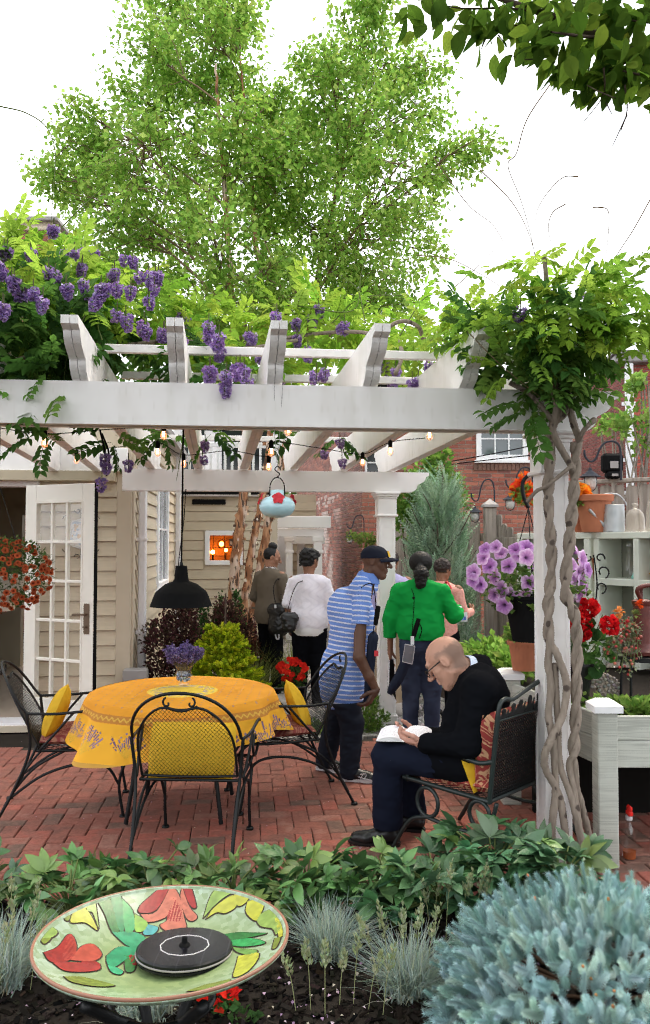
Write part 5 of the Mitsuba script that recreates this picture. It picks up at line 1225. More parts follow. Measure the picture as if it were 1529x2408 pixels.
m = MB(); m.box(W(966, 1496, 6.6), W(974, 1516, 6.606)); part(pc, 'card', m, 'win_white')
bk = thing('booklet', 'folded booklet held low in the left hand of the woman in green', 'booklet')
a, b, c_, d = W(915, 1552, 6.72), W(926, 1550, 6.80), W(932, 1650, 6.80), W(914, 1618, 6.72)
m = MB(); nn_ = nrm(np.cross(b - a, d - a)) * .008; m.add(np.array([a, b, c_, d, a + nn_, b + nn_, c_ + nn_, d + nn_]), np.array([[0, 3, 2, 1], [4, 5, 6, 7], [0, 1, 5, 4], [1, 2, 6, 5], [2, 3, 7, 6], [3, 0, 4, 7]])); part(bk, 'cover', m, 'black_soft')
m = MB(); m.tube([a, d, c_], .005, 4); part(bk, 'pages', m, 'win_white')
# ---- woman in pink, mostly hidden by the green jacket
def hair_short(k, X, R, s):
    h = F(.02); h.ell(X(0, -.022, .036), V(.090, .102, .092) * s, R, .01); part(k, 'hair', field_mesh(h, .008, [(X(0, .07, .03), R[:, 1] - R[:, 2] * .5), (X(0, 0, -.07), -R[:, 2] + R[:, 1] * .4)], curls(.014, 60, 5)), 'hair_brown', smooth=True)
mat('hair_brown', (.022, .013, .011), .6, .4); mat('pink_cloth', proc(lambda p, n, uv: mix((.62, .25, .21), (.72, .40, .34), noise(p.x * 80, p.y * 80, p.z * 80))), .8, .2)
p_ = W(1040, 1500, 7.7)
k = thing('person', 'short haired woman in a pink blouse half hidden behind the green jacket', 'person')
X, R, s, HX, HR = stander(k, p_[0], 7.7, 1.52, math.radians(-35), SK_BROWN, head_turn=-.25, head_pitch=-.25, torso='pink_cloth', torso_name='blouse', legs='cloth_black', hem=.80, sleeve='long', hairfn=hair_short, hres=.013,
    arms={'L': [(-.185, 0, 1.38), (-.24, 0, 1.1), (-.2, .15, .98)], 'R': [(.185, 0, 1.38), (.235, .03, 1.12), (.22, .26, 1.13), (-.1, .9, .3), (-1, .1, .1), (0, 0, 1)]})
m = MB(); m.tube(smoothpath([W(1062, 1385, 7.48), W(1052, 1368, 7.5), W(1046, 1376, 7.55)], 5), .014, 6, sq=.4); part(k, 'strap', m, 'cap_red')
wb = thing('water_bottle', 'clear plastic water bottle held up beside the green sleeve', 'bottle')
bp = W(1082, 1455, 6.95)
m = MB(); m.lathe([(.001, -.05), (.03, -.05), (.032, -.03), (.03, 0), (.032, .03), (.03, .06), (.014, .085), (.012, .09)], 14, None, None, bp); part(wb, 'body', m, 'clear_glass', smooth=True)
m = MB(); m.lathe([(.014, .088), (.015, .09), (.015, .108), (.001, .11)], 12, None, None, bp); part(wb, 'cap', m, 'win_white', smooth=True)
m = MB(); m.lathe([(.033, -.01), (.033, .03)], 14, None, None, bp); part(wb, 'label', m, 'polo_blue', smooth=True)
lf_ = thing('leaflet', 'small printed leaflet held beside the water bottle', 'leaflet')
m = MB(); m.box(W(1084, 1462, 7.0), W(1099, 1440, 7.01)); part(lf_, 'sheet', m, 'win_white')
m = MB(); m.box(W(1086, 1458, 6.995), W(1096, 1450, 6.998)); part(lf_, 'print', m, 'polo_blue')
# ---- person behind the back post
p_ = W(911, 1500, 7.95)
mat('lilac', (.45, .42, .66), .8, .2); mat('khaki', (.40, .30, .21), .85, .2)
k = thing('person', 'person in lilac shirt and khaki trousers hidden behind the back post', 'person')
stander(k, p_[0] + .03, 7.95, 1.6, math.radians(-20), SK_MID, torso='lilac', torso_name='shirt', legs='khaki', hem=.84, hairfn=hair_short, hres=.014)
# ---- seated man reading
def seated():
    k = thing('person', 'bald man in a black jacket and glasses seated and reading a book', 'person')
    Fm = nrm(V(-.92, .39, 0)); Lm = nrm(V(-.39, -.92, 0)); up = V(0, 0, 1)     # Lm: his left, towards us
    H = V(.765, 4.31, .56)
    hips = [H + Lm * .10 + V(0, 0, -.02), H - Lm * .10 + V(0, 0, -.02)]
    kn = [W(912, 1778, 4.42), W(945, 1772, 4.66)]
    an = [W(912, 1948, 4.52), W(972, 1945, 4.74)]; an[0][2] = .115; an[1][2] = .11
    neckb = W(1092, 1572, 4.34); hc = W(1050, 1556, 4.33)
    chest = V(.80, 4.33, .84); sh = [W(1128, 1622, 4.16), W(1126, 1590, 4.52)]
    el = [W(1098, 1752, 4.10), W(1060, 1740, 4.62)]; wr = [W(1000, 1748, 4.20), W(985, 1732, 4.55)]
    face = nrm(Fm * .86 + V(.06, -.12, 0) + V(0, 0, -.60)); crown = nrm(V(0, 0, .80) + Fm * .62)
    hd = F(.02); X, R = head_field(hd, hc, face, crown, 1.10, 1.08); hd.cone(X(0, -.035, -.05), neckb + V(.02, 0, -.03), .058, .066, .025); hd.ell(X(0, .03, -.09), V(.045, .04, .03), R, .03)
    v, f = field_mesh(hd, .0048); c = face_tint(v, X, 1.10, SK_LIGHT, (.55, .25, .2), (.10, .07, .06))
    loc = (v - hc) @ R / 1.10
    # thin grey-brown hair round the sides and back, bare crown
    n_ = meshkit.fbm(v * 45, 3, 2)
    w = np.clip((.062 - loc[:, 2] + .03 * (n_ - .5)) / .02, 0, 1) * np.clip((.028 - loc[:, 1] + .02 * (n_ - .5)) / .018, 0, 1) * np.clip((loc[:, 2] + .052 - .55 * np.clip(loc[:, 1], -.2, .05)) / .02, 0, 1) * (1 - np.clip(1.5 - np.linalg.norm((loc[:, 1:] - [-.006, .0]) / [.030, .040], axis=1) / 1.0, 0, 1))
    w = w[:, None] * .78; c = c * (1 - w) + w * np.array([.16, .105, .08])
    red = np.clip(1 - np.linalg.norm(loc - [0, .045, .085], axis=1) / .07, 0, 1)[:, None] * .5; c = c * (1 - red) + red * np.array([.62, .33, .25])
    sk = F(.03); sk.cone(H, chest, .11, .11); sk.cone(chest, neckb, .1, .06); sk.chain([sh[0], el[0], wr[0]], [.045, .036, .027]); sk.chain([sh[1], el[1], wr[1]], [.045, .036, .027]); sk.cone(sh[0], sh[1], .05, .05)
    for a, b, d in zip(hips, kn, an): sk.chain([a, b, d], [.07, .05, .036])
    bm = field_mesh(sk, .014); hs = []
    for w0, d, n, t, cu in ((wr[0], W(948, 1742, 4.26) - wr[0], V(-.15, .5, .9), V(-.2, -.1, 1), [.55, .62, .66, .7]), (wr[1], W(945, 1722, 4.50) - wr[1], V(0, -.4, .9), V(0, .2, 1), [.3, .34, .38, .42])):
        hf = F(.01); hand_field(hf, w0, d, n, t, .4, 1.05, .2, .25, cu); hm = field_mesh(hf, .0045); hs.append((*hm, skin_of(hm[0], (.50, .26, .20))))
    part(k, 'body', joinm((v, f, c), (*bm, skin_of(bm[0], SK_LIGHT)), *hs), 'skin', smooth=True, color=True)
    ja = F(.05)
    JR = frame(nrm(neckb - H), -Lm)
    ja.ell(H + V(.0, 0, .02), (.16, .16, .13), None, .06); ja.ell((H + chest) / 2, (.155, .165, .2), None, .06); ja.ell(chest + V(.02, 0, .03), (.15, .18, .17), None, .06)
    ja.cone(sh[0], sh[1], .078, .078, .06); ja.cone(chest + V(.08, 0, .0), neckb + V(.055, 0, -.05), .10, .07, .06)
    for q in (0, 1): ja.chain([sh[q], el[q], el[q] + (wr[q] - el[q]) * .95], [.080, .066, .050], .035)
    ja.cone(hips[0] + V(0, 0, .0), hips[0] + (kn[0] - hips[0]) * .25 + V(0, 0, .0), .115, .10, .05)
    m = field_mesh(ja, .009, [(neckb + V(.03, 0, .025), nrm(neckb - chest)), (V(0, 0, .445), V(0, 0, -1))], wrinkles(.008, 8, 12, 6)); part(k, 'jacket', m, 'cloth_black', smooth=True)
    m = MB(); ax = nrm(X(0, -.03, -.03) - neckb); CR = frame(ax, Lm); m.lathe([(.092, -.035), (.082, .0), (.074, .03), (.078, .03), (.09, -.0), (.10, -.035)], 20, None, CR, neckb + V(.004, 0, -.012)); part(k, 'shirt_collar', m, 'shirt_blue', smooth=True)
    m = MB(); m.lathe([(.118, -.05), (.104, -.01), (.088, .014), (.094, .014), (.116, -.012), (.13, -.05)], 22, None, CR, neckb + V(.022, 0, -.022)); part(k, 'jacket_collar', m, 'cloth_black', smooth=True)
    m = MB()
    for q, n in ((0, 14),): m.tube([wr[0] + (wr[0] - el[0]) * -.06, wr[0] + (wr[0] - el[0]) * .03], [.040, .036], 14, cap=False)
    part(k, 'shirt_cuff', m, 'shirt_blue', smooth=True)
    fl = F(.05); fl.ell(H + V(-.02, 0, -.03), (.17, .17, .11), None, .05)
    for a, b, d, r in zip(hips, kn, an, (1, 1)):
        fl.cone(a, b, .10, .082, .05); fl.cone(b, d, .080, .082, .03)
    part(k, 'trousers', field_mesh(fl, .010, [(V(0, 0, .10), V(0, 0, -1))], wrinkles(.009, 7, 9, 4)), 'navy_denim2', smooth=True)
    d0 = nrm(W(838, 1985, 4.5) - an[0]) * V(1, 1, 0); shoe(k, an[0], an[0] * V(1, 1, 0) + nrm(V(-.97, .12, 0)) * .215); shoe(k, an[1], an[1] * V(1, 1, 0) + nrm(V(-.96, .25, 0)) * .2)
    # glasses
    m = MB()
    for q in (-1, 1):
        th = np.linspace(0, 2 * PI, 17); m.tube(np.array([X(q * .034 + .024 * math.cos(a), .106, .004 + .017 * math.sin(a)) for a in th]), .0028, 5)
        m.tube([X(q * .058, .104, .008), X(q * .072, .09, .012), X(q * .080, .0, .016), X(q * .080, -.018, .006)], .0032, 5)
    m.tube([X(-.01, .107, .006), X(0, .111, .008), X(.01, .107, .006)], .0018, 4); part(k, 'glasses', m, 'black_metal')
    # book
    bk = thing('book', 'open paperback book in the hands of the seated man', 'book')
    a, b, c_, d = W(884, 1738, 4.34), W(1014, 1742, 4.30), W(1016, 1712, 4.46), W(897, 1710, 4.52)
    m = MB(); dn = V(0, 0, -.012); P = np.array([a, b, c_, d]); m.add(np.vstack([P + dn, P + dn * 1.4]), np.array([[0, 1, 2, 3], [4, 7, 6, 5], [0, 4, 5, 1], [1, 5, 6, 2], [2, 6, 7, 3], [3, 7, 4, 0]])); part(bk, 'cover', m, 'black_soft')
    t = np.linspace(0, 1, 13); rows = []
    for s_, e in ((a, b), (d, c_)): rows.append([s_ + (e - s_) * x + V(0, 0, .028 * math.sqrt(abs(math.sin(2 * PI * x))) * (1 - .25 * abs(math.cos(PI * x))) - .010) for x in t])
    P = np.array(rows); Q = P * 1.0; v = np.vstack([P.reshape(-1, 3), (P * V(1, 1, 1) + V(0, 0, -.0) - V(0, 0, 0)).reshape(-1, 3)])
    v = P.reshape(-1, 3); n = 13; f = np.array([[i, i + 1, n + i + 1, n + i] for i in range(n - 1)])
    uv = np.array([[x, y] for y in (0, 1) for x in t]); part(bk, 'page', (v, f), 'page', uv=uv)
    lo = np.array([[s_ + (e - s_) * x + V(0, 0, -.0115) for x in t] for s_, e in ((a, b),)])[0]
    part(bk, 'page_edge', (np.vstack([P[0], lo]), np.array([[i, n + i, n + i + 1, i + 1] for i in range(n - 1)])), 'win_white')
def page_fn(p, n, uv):
    a = uv.x * 2 - dr.floor(uv.x * 2); ln = uv.y * 34; r = ln - dr.floor(ln)
    word = noise(uv.x * 60, dr.floor(ln) * 7.3, 0)
    ink = dr.select((a > .12) & (a < .88) & (uv.y > .08) & (uv.y < .92) & (r > .35) & (r < .75) & (word > .3), 1.0, 0.0)
    return mix((.80, .79, .86), (.28, .28, .31), ink * .4)
mat('page', proc(page_fn), .7, .2); mat('shirt_blue', (.50, .58, .74), .8, .2); mat('navy_denim2', (.009, .012, .025), .9, .08)
seated()
# ---------------------------------------------------------------- table, chairs, bench
TC, TR_, TZ = V(-.90, 5.10, 0), .575, .74
def cloth_fn(p, n, uv):
    th, s = uv.x, uv.y                                              # s: metres from the centre along the cloth
    base = mix((.70, .305, .024), (.64, .26, .020), noise(p.x * 8, p.y * 8, 0))
    tx, ty = p.x * 16, p.y * 16
    gx, gy = tx - dr.floor(tx) - .5, ty - dr.floor(ty) - .5
    dot = dr.select((dr.square(gx) + dr.square(gy) < .012) & (s < .60), 1.0, 0.0)
    base = mix(base, (.30, .22, .30), dot * .55)
    med = dr.select(s < .22, 1.0, 0.0); base = mix(base, (.72, .50, .06), med)
    ring = dr.select((s > .13) & (s < .20) & (noise(p.x * 60, p.y * 60, 0) > .55), 1.0, 0.0); base = mix(base, (.32, .27, .33), ring * .7)
    skirt = smoothstep(.665, .67, s); base = mix(base, (.72, .36, .026), skirt)
    band = dr.select((s > .62) & (s < .665), 1.0, 0.0); wave = dr.sin(th * 2 * PI * 90)
    base = mix(base, (.42, .17, .035), band * .85); base = mix(base, (.60, .36, .06), band * dr.select(dr.abs(s - .642 - .008 * wave) < .006, 1.0, 0.0))
    b2 = dr.select((s > .875) & (s < .905), 1.0, 0.0); base = mix(base, (.45, .25, .06), b2 * .8); base = mix(base, (.66, .26, .02), dr.select(s > .905, 1.0, 0.0))
    k = th * 15; i = dr.floor(k); x = (k - i - .5) * .27 + .03 * (cell_rand(i) - .5); y = .845 - s
    r = dr.sqrt(x * x + y * y); a = dr.atan2(x, y)
    st = a * 7.5; c = dr.floor(st + .5); off = dr.abs(st - c); rr = cell_rand(c, i)
    spike = dr.select((dr.abs(a) < 1.0) & (r > .05 + .04 * rr) & (r < .10 + .065 * rr) & (off < .33) & (noise(r * 130, c * 9.7 + i * 3, 0) > .33), 1.0, 0.0)
    stem = dr.select((dr.abs(a) < .9) & (r < .09) & (off < .12), 1.0, 0.0) * skirt
    base = mix(base, (.30, .32, .06), stem * .8); return mix(base, mix((.09, .05, .16), (.22, .15, .30), cell_rand(c, i, 3)), spike * skirt * .92)
mat('tablecloth', proc(cloth_fn), .8, .25)
tb = thing('table', 'round patio table hidden under the yellow cloth', 'table')
m = MB(); m.lathe([(.001, TZ - .03), (TR_ - .012, TZ - .03), (TR_ - .008, TZ - .005), (.001, TZ - .005)], 40, None, None, TC); part(tb, 'tabletop', m, 'black_metal', smooth=30)
for i in range(4):
    a = PI / 4 + i * PI / 2; m = MB(); m.tube(smoothpath([TC + V(.42 * math.cos(a), .42 * math.sin(a), TZ - .04), TC + V(.34 * math.cos(a), .34 * math.sin(a), .4), TC + V(.40 * math.cos(a), .40 * math.sin(a), .01)], 5), .013, 8); part(tb, 'leg', m, 'black_metal', smooth=True)
nt, n1, n2 = 288, 10, 16
th = np.arange(nt + 1) / nt * 2 * PI
hang = .255 + .05 * np.cos(2 * (th - math.radians(232))) + .012 * np.sin(5 * th)
fold = .5 + .5 * np.cos(9 * th + 1.2 * np.sin(2 * th) + .4); fold2 = .5 + .5 * np.cos(17 * th + 2)
rows, ss = [], []
for i in range(n1): r = (TR_ - .015) * i / (n1 - 1); rows.append(np.stack([r * np.cos(th), r * np.sin(th), 0 * th + .004 + .0012 * np.sin(9 * th) * (i / n1)], 1)); ss.append(np.full(nt + 1, r))
for j in range(1, n2 + 1):
    t = j / n2; dn = hang * t
    out = TR_ + .010 + (.022 + .070 * fold + .02 * fold2) * t * 1.15 + .05 * t**2 * np.clip(np.cos(2 * (th - math.radians(232))), 0, 1)
    if j == 1: out = out * 0 + TR_ + .004; 
    rows.append(np.stack([out * np.cos(th), out * np.sin(th), .004 - dn + (.012 if j == 1 else .0)], 1)); ss.append(TR_ + dn * 1.02)
P = np.array(rows) + TC + V(0, 0, TZ); nrow = len(rows); v = P.reshape(-1, 3)
i, j = np.meshgrid(np.arange(nrow - 1), np.arange(nt), indexing='ij'); q = (i * (nt + 1) + j).ravel()
f = np.stack([q, q + nt + 1, q + nt + 2, q + 1], 1)
uv = np.stack([np.tile(th / (2 * PI), nrow), np.array(ss).ravel()], 1)
one('tablecloth', 'golden yellow tablecloth printed with lavender bunches over the round table', 'tablecloth', (v, f[:, ::-1]), 'tablecloth', smooth=True, uv=uv)
vs = thing('vase', 'small glass vase of blue stones holding dried lavender on the yellow table', 'vase')
VP = V(-.925, 5.28, TZ + .006)
m = MB(); m.lathe([(.001, .004), (.034, .003), (.036, .012), (.020, .02), (.045, .036), (.056, .058), (.054, .08), (.045, .1), (.05, .118), (.062, .13)], 28, None, None, VP); part(vs, 'glass', m, 'clear_glass', smooth=True)
rng = np.random.default_rng(5); n = 60; st = trimesh.creation.icosphere(subdivisions=1)
a_, r_ = rng.uniform(0, 2 * PI, n), .042 * np.sqrt(rng.random(n)); v, f, c = scatter(st.vertices, st.faces, VP + np.stack([r_ * np.cos(a_), r_ * np.sin(a_), rng.uniform(.035, .075, n)], 1), frames(rng.normal(size=(n, 3))), rng.uniform(.006, .011, n), palette([(.10, .16, .32), (.22, .28, .40), (.05, .07, .14), (.4, .45, .5)], n, rng)); part(vs, 'stones', (v, f, c), 'vc_gloss', color=True, kind='stuff')
lv_ = thing('lavender_bunch', 'dried lavender bunch standing in the glass vase', 'lavender')
stm, P, D, S = MB(), [], [], []
for i in range(110):
    a, r = rng.uniform(0, 2 * PI), math.sqrt(rng.random()); hgt = .265 - .06 * r + rng.normal(0, .02); tip = VP + V(.135 * r * math.cos(a), .135 * r * math.sin(a), hgt); b0 = VP + V(.03 * r * math.cos(a), .03 * r * math.sin(a), .06)
    p = smoothpath([b0, b0 + (tip - b0) * .5 + V(0, 0, .03), tip], 4); stm.tube(p, .0012, 3)
    for t in np.linspace(.52, 1, 15):
        q = p[0] + (p[-1] - p[0]) * t + V(0, 0, .03 * math.sin(PI * t))
        for _ in range(4): P.append(q + rng.normal(0, .005, 3)); D.append(rng.normal(0, .6, 3) + nrm(tip - b0)); S.append(rng.uniform(.008, .014))
part(lv_, 'stems', stm, 'olive', kind='stuff'); n = len(P); v, f, c = scatter(*leaf(.6, .3, .2, 2), np.array(P), frames(D), np.array(S), palette([(.19, .14, .34), (.26, .19, .42), (.13, .09, .24), (.34, .28, .46)], n, rng, .2)); part(lv_, 'flowers', (v, f, c), 'vc_petal', color=True, kind='stuff')

def lattice(surf, ns, nrows, r, inside, sides=3):
    """expanded metal: zigzag strands touching their neighbours in turn; surf(s, t) -> points, s and t in 0..1"""
    mb = MB()
    for i in range(ns + 1):
        run = []
        for j in range(nrows + 1):
            s = (i + .5 * (1 if (i + j) % 2 else -1)) / ns; t = j / nrows
            if inside(s, t): run.append(surf(min(max(s, 0), 1), t))
            else:
                if len(run) > 1: mb.tube(run, r, sides, cap=False)
                run = []
        if len(run) > 1: mb.tube(run, r, sides, cap=False)
    return mb
def vine_print(p, n, uv):
    a = noise(uv.x * 7, uv.y * 7, 0) * 9 + uv.x * 9; w = dr.abs(dr.sin(a + 2.4 * dr.sin(uv.y * 11 + 3 * noise(uv.x * 5, uv.y * 5, 3))))
    b = noise(uv.x * 22, uv.y * 22, 5); t = dr.maximum(smoothstep(.84, .96, w), smoothstep(.70, .78, b))
    return mix((.30, .045, .04), (.62, .38, .22), t * .85)
mat('vine_print', proc(vine_print), .8, .2)
def vine_dark(p, n, uv): return mix((.17, .035, .035), (.36, .19, .13), smoothstep(.6, .9, dr.abs(dr.sin(noise(uv.x * 7, uv.y * 7, 0) * 9 + uv.x * 9 + 2 * dr.sin(uv.y * 11)))) * .6)
mat('vine_dark', proc(vine_dark), .8, .2)
mat('pillow_yellow', proc(lambda p, n, uv: mix((.66, .40, .022), (.58, .34, .018), noise(p.x * 30, p.y * 30, p.z * 30))), .8, .25)
def pad(w, d, t, n=14, puff=.5, corner=3.5):
    """stuffed cushion: rounded slab, thicker in the middle, with uv in metres x 3"""
    g = np.linspace(-1, 1, n); U, Vv = np.meshgrid(g, g, indexing='ij'); e = (1 - np.abs(U)**corner) * (1 - np.abs(Vv)**corner); h = t / 2 * (np.clip(e, 0, 1)**puff)
    x, y = U * w / 2 * (1 - .04 * (Vv**2)), Vv * d / 2 * (1 - .04 * (U**2))
    top = np.stack([x, y, h], -1).reshape(-1, 3); bot = np.stack([x, y, -h], -1).reshape(-1, 3)
    i, j = np.meshgrid(np.arange(n - 1), np.arange(n - 1), indexing='ij'); q = (i * n + j).ravel(); f = np.stack([q, q + n, q + n + 1, q + 1], 1)
    v = np.vstack([top, bot]); uv = v[:, :2] * 3 + v[:, 2:] * [0, 2.0]
    return v, np.vstack([f, f[:, ::-1] + n * n]), uv
def place(R, t): return T(np.vstack([np.hstack([R, np.asarray(t)[:, None]]), [0, 0, 0, 1]]))
def chair_parts():
    out = []
    a = lambda n, mb, m, **k: out.append((n, mb, m, k))
    def ysurf(x, z): t = np.clip((z - .44) / .48, 0, 1); return -.235 - .24 * t + .38 * x * x * (1 - .35 * t)
    # outer arch and inner frame of the back
    th = np.linspace(0, PI, 29)
    arch = np.array([V(.285 * math.cos(q), -.32 - .16 * math.sin(q)**.8 + .03 * abs(math.cos(q)), .665 + .265 * math.sin(q)**.92) for q in th]); m = MB(); m.tube(arch, .0085, 7); a('back_frame', m, 'black_metal', smooth=True)
    zt = lambda x: .60 + .275 * np.sqrt(np.clip(1 - (x / .255)**2, 0, 1)) - .045 * np.exp(-(x / .07)**2)
    xs = .255 * np.cos(th); inner = np.array([V(x, ysurf(x, zt(x)), zt(x)) for x in xs]); lower = [V(-.255, ysurf(.255, z), z) for z in (.55, .50, .45)]; upper = [V(.255, ysurf(.255, z), z) for z in (.45, .50, .55)]
    m = MB(); m.tube(np.vstack([upper, inner, lower]), .007, 6); bx = np.linspace(-.255, .255, 11); m.tube([V(x, ysurf(x, .45), .45) for x in bx], .007, 6); a('back_frame', m, 'black_metal', smooth=True)
    m = MB()
    for q in (-1, 1):
        s = np.linspace(0, 1.55 * PI, 14); c0 = V(q * .058, ysurf(.05, .89) - .012, .878); m.tube([c0 + V(-q * (.030 - .006 * t) * math.sin(t + .3) * -1, 0, (.030 - .006 * t) * math.cos(t + .3)) for t in s], .0055, 5)
    m.tube([V(x, ysurf(x, .82) - .006, .838 + .02 * (x / .09)**2) for x in np.linspace(-.085, .085, 9)], .0055, 5); a('back_scroll', m, 'black_metal', smooth=True)
    surf = lambda s, t: V((s - .5) * .51, ysurf((s - .5) * .51, .45 + t * .425), .45 + t * .425)
    a('back_mesh', lattice(surf, 46, 34, .0017, lambda s, t: 0 <= s <= 1 and .45 + t * .425 <= zt((s - .5) * .51) + .006), 'black_metal')
    # seat
    loop = np.array([V(.26, -.23, .43), V(.27, 0, .425), V(.265, .22, .43), V(.2, .275, .43), V(0, .285, .43), V(-.2, .275, .43), V(-.265, .22, .43), V(-.27, 0, .425), V(-.26, -.23, .43)]); m = MB(); m.tube(smoothpath(loop, 5), .0085, 6); m.tube([V(-.26, -.23, .43), V(.26, -.23, .43)], .008, 6); a('seat_frame', m, 'black_metal', smooth=True)
    a('seat_mesh', lattice(lambda s, t: V((s - .5) * .52, -.23 + t * .5, .425), 26, 16, .002, lambda s, t: 0 <= s <= 1), 'black_metal')
    for q in (-1, 1):
        arm = smoothpath([V(q * .292, -.285, .66), V(q * .31, -.12, .655), V(q * .315, .08, .665), V(q * .312, .22, .655), V(q * .305, .285, .60), V(q * .30, .28, .52), V(q * .295, .20, .465), V(q * .295, .12, .475), V(q * .295, .085, .525), V(q * .295, .115, .575), V(q * .295, .165, .578), V(q * .295, .18, .545)], 5)
        m = MB(); m.tube(arm, np.interp(np.linspace(0, 1, len(arm)), [0, 1], [.009, .0075]), 7); m.tube(smoothpath([V(q * .285, -.21, .44), V(q * .30, -.12, .54), V(q * .31, -.02, .655)], 5), .008, 6); m.tube(smoothpath([V(q * .275, .12, .43), V(q * .285, .15, .46), V(q * .295, .2, .467)], 4), .007, 5); a('arm', m, 'black_metal', smooth=True)
        m = MB(); m.tube(smoothpath([V(q * .245, .22, .43), V(q * .258, .285, .36), V(q * .25, .25, .2), V(q * .25, .275, .012)], 6), .0092, 7); m.lathe([(.001, .016), (.02, .014), (.022, 0), (.001, 0)], 12, None, None, V(q * .25, .275, 0)); a('leg', m, 'black_metal', smooth=True)
        m = MB(); m.tube(smoothpath([V(q * .295, -.285, .665), V(q * .275, -.27, .44), V(q * .262, -.36, .20), V(q * .26, -.46, .012)], 6), .0092, 7); m.tube(smoothpath([V(q * .25, -.05, .43), V(q * .255, -.24, .33), V(q * .258, -.37, .18), V(q * .262, -.435, .06)], 6), .008, 6); m.lathe([(.001, .016), (.02, .014), (.022, 0), (.001, 0)], 12, None, None, V(q * .26, -.465, 0)); a('leg', m, 'black_metal', smooth=True)
        m = MB(); m.tube(smoothpath([V(q * .26, -.385, .155), V(q * .258, -.2, .28), V(q * .255, .0, .335), V(q * .255, .17, .315), V(q * .25, .25, .2)], 6), .0085, 6); a('stretcher', m, 'black_metal', smooth=True)
    return out
CH = chair_parts()
first_chair = None
def chair(label, pos, ang):
    global first_chair
    k = thing('patio_chair', label, 'chair', 'mesh back chairs around the yellow table'); M = place(rotz(ang), pos)
    if first_chair is None:
        for n_, mb, m_, kw in CH: part(k, n_, mb, m_, to_world=M, **kw)
        first_chair = k
    else:
        for q in [x for x in scene if x.startswith(first_chair + '__')]: again(q, k + q[len(first_chair):], to_world=M)
    return M
cush, pill = pad(.50, .50, .075), pad(.35, .35, .12, puff=.62, corner=2.6)
def cushion(label, M, m, p=(0, .02, .475), R=None, d=cush, name='seat_cushion', cat='cushion', group=None):
    k = nkey(name); put(k, d[:2], m, smooth=True, uv=d[2], to_world=M @ place(np.eye(3) if R is None else R, V(*p))); L(k, label, cat, group)
M1 = chair('black mesh chair in front of the table with its back to us', V(-.705, 4.50, 0), math.radians(-3))
M2 = chair('black mesh chair left of the table beside the french door', V(-1.56, 5.16, 0), math.radians(-78))
M3 = chair('black mesh chair right of the table turned to the left', V(-.33, 5.33, 0), math.radians(106))
cushion('dark red seat cushion on the chair left of the table', M2, 'vine_dark'); cushion('dark red seat cushion on the chair right of the table', M3, 'vine_dark')
tilt = rotx(math.radians(68))
wide = pad(.47, .30, .13, puff=.6, corner=2.8)
cushion('wide yellow pillow behind the mesh back of the front chair', M1, 'pillow_yellow', (0, -.155, .565), rotx(math.radians(72)), wide, 'pillow', 'pillow')
cushion('yellow pillow leaning in the chair left of the table', M2, 'pillow_yellow', (.0, -.15, .60), tilt @ rotz(.35), pill, 'pillow', 'pillow')
cushion('yellow pillow leaning in the chair right of the table', M3, 'pillow_yellow', (.02, -.16, .58), rotz(-.2) @ tilt @ rotz(-.4), pill, 'pillow', 'pillow')

# glider bench under the reading man
gb = thing('glider_bench', 'dark metal glider bench with red scroll print cushions beside the right post', 'bench')
BO = V(.80, 4.02, 0); BF = nrm(V(-.72, .69, 0)); BS = nrm(V(.69, .72, 0)); RB_ = np.stack([BS, BF, V(0, 0, 1)], 1)        # x along the back, y to the front
bw = lambda x, y, z: BO + RB_ @ V(x, y, z)
BW = .64
by = lambda z: -.02 - .055 * (z - .42) / .45
surf = lambda s, t: bw(s * BW, by(.40 + t * .40) + .0, .40 + t * .40)
part(gb, 'back_mesh', lattice(surf, 66, 46, .0036, lambda s, t: 0 <= s <= 1), 'black_metal')
m = MB(); m.tube([bw(0, by(.39), .39), bw(0, by(.83), .83)], .013, 8); m.tube([bw(BW, by(.39), .39), bw(BW, by(.83), .83)], .013, 8); m.tube([bw(0, by(.40), .40), bw(BW, by(.40), .40)], .011, 7); m.tube([bw(0, by(.80), .80), bw(BW, by(.80), .80)], .006, 6)
m.tube(smoothpath([bw(0, by(.8), .80), bw(.01, by(.87), .88), bw(.05, by(.9), .905), bw(.12, by(.91), .895), bw(.25, by(.93), .925), bw(.42, by(.95), .955), bw(BW - .08, by(.94), .93), bw(BW - .02, by(.9), .905), bw(BW, by(.8), .80)], 5), .012, 8); part(gb, 'back_frame', m, 'green_metal', smooth=True)
rng = np.random.default_rng(9)
for xx in (.06, .15, .22, .31, .40, .50):
    m = MB(); hgt = .045 + .055 * math.sin(min(1, xx / .5) * PI / 2); pl = sg.Polygon(smoothpath(np.array([(-.04, 0), (-.045, .3 * hgt), (-.015, .5 * hgt), (-.02, .8 * hgt), (.0, hgt), (.018, .8 * hgt), (.012, .5 * hgt), (.03, .55 * hgt), (.045, .8 * hgt), (.04, .3 * hgt), (.035, 0)]), 3)).buffer(0)
    v, f = extrude(pl, .006); m.add(np.array([bw(xx + a, by(.80 + b) + c, .80 + b) for a, b, c in v]), f); part(gb, 'crest_leaf', m, 'black_metal')
m = MB()
for y in (.0, .5): m.tube([bw(0, y, .405), bw(BW, y, .405)], .012, 7)
for x in (0, BW): m.tube([bw(x, -.02, .40), bw(x, .52, .415)], .013, 7)
part(gb, 'seat_frame', m, 'green_metal', smooth=True)
part(gb, 'seat_mesh', lattice(lambda s, t: bw(s * BW, .0 + t * .5, .40), 34, 20, .002, lambda s, t: 0 <= s <= 1), 'black_metal')
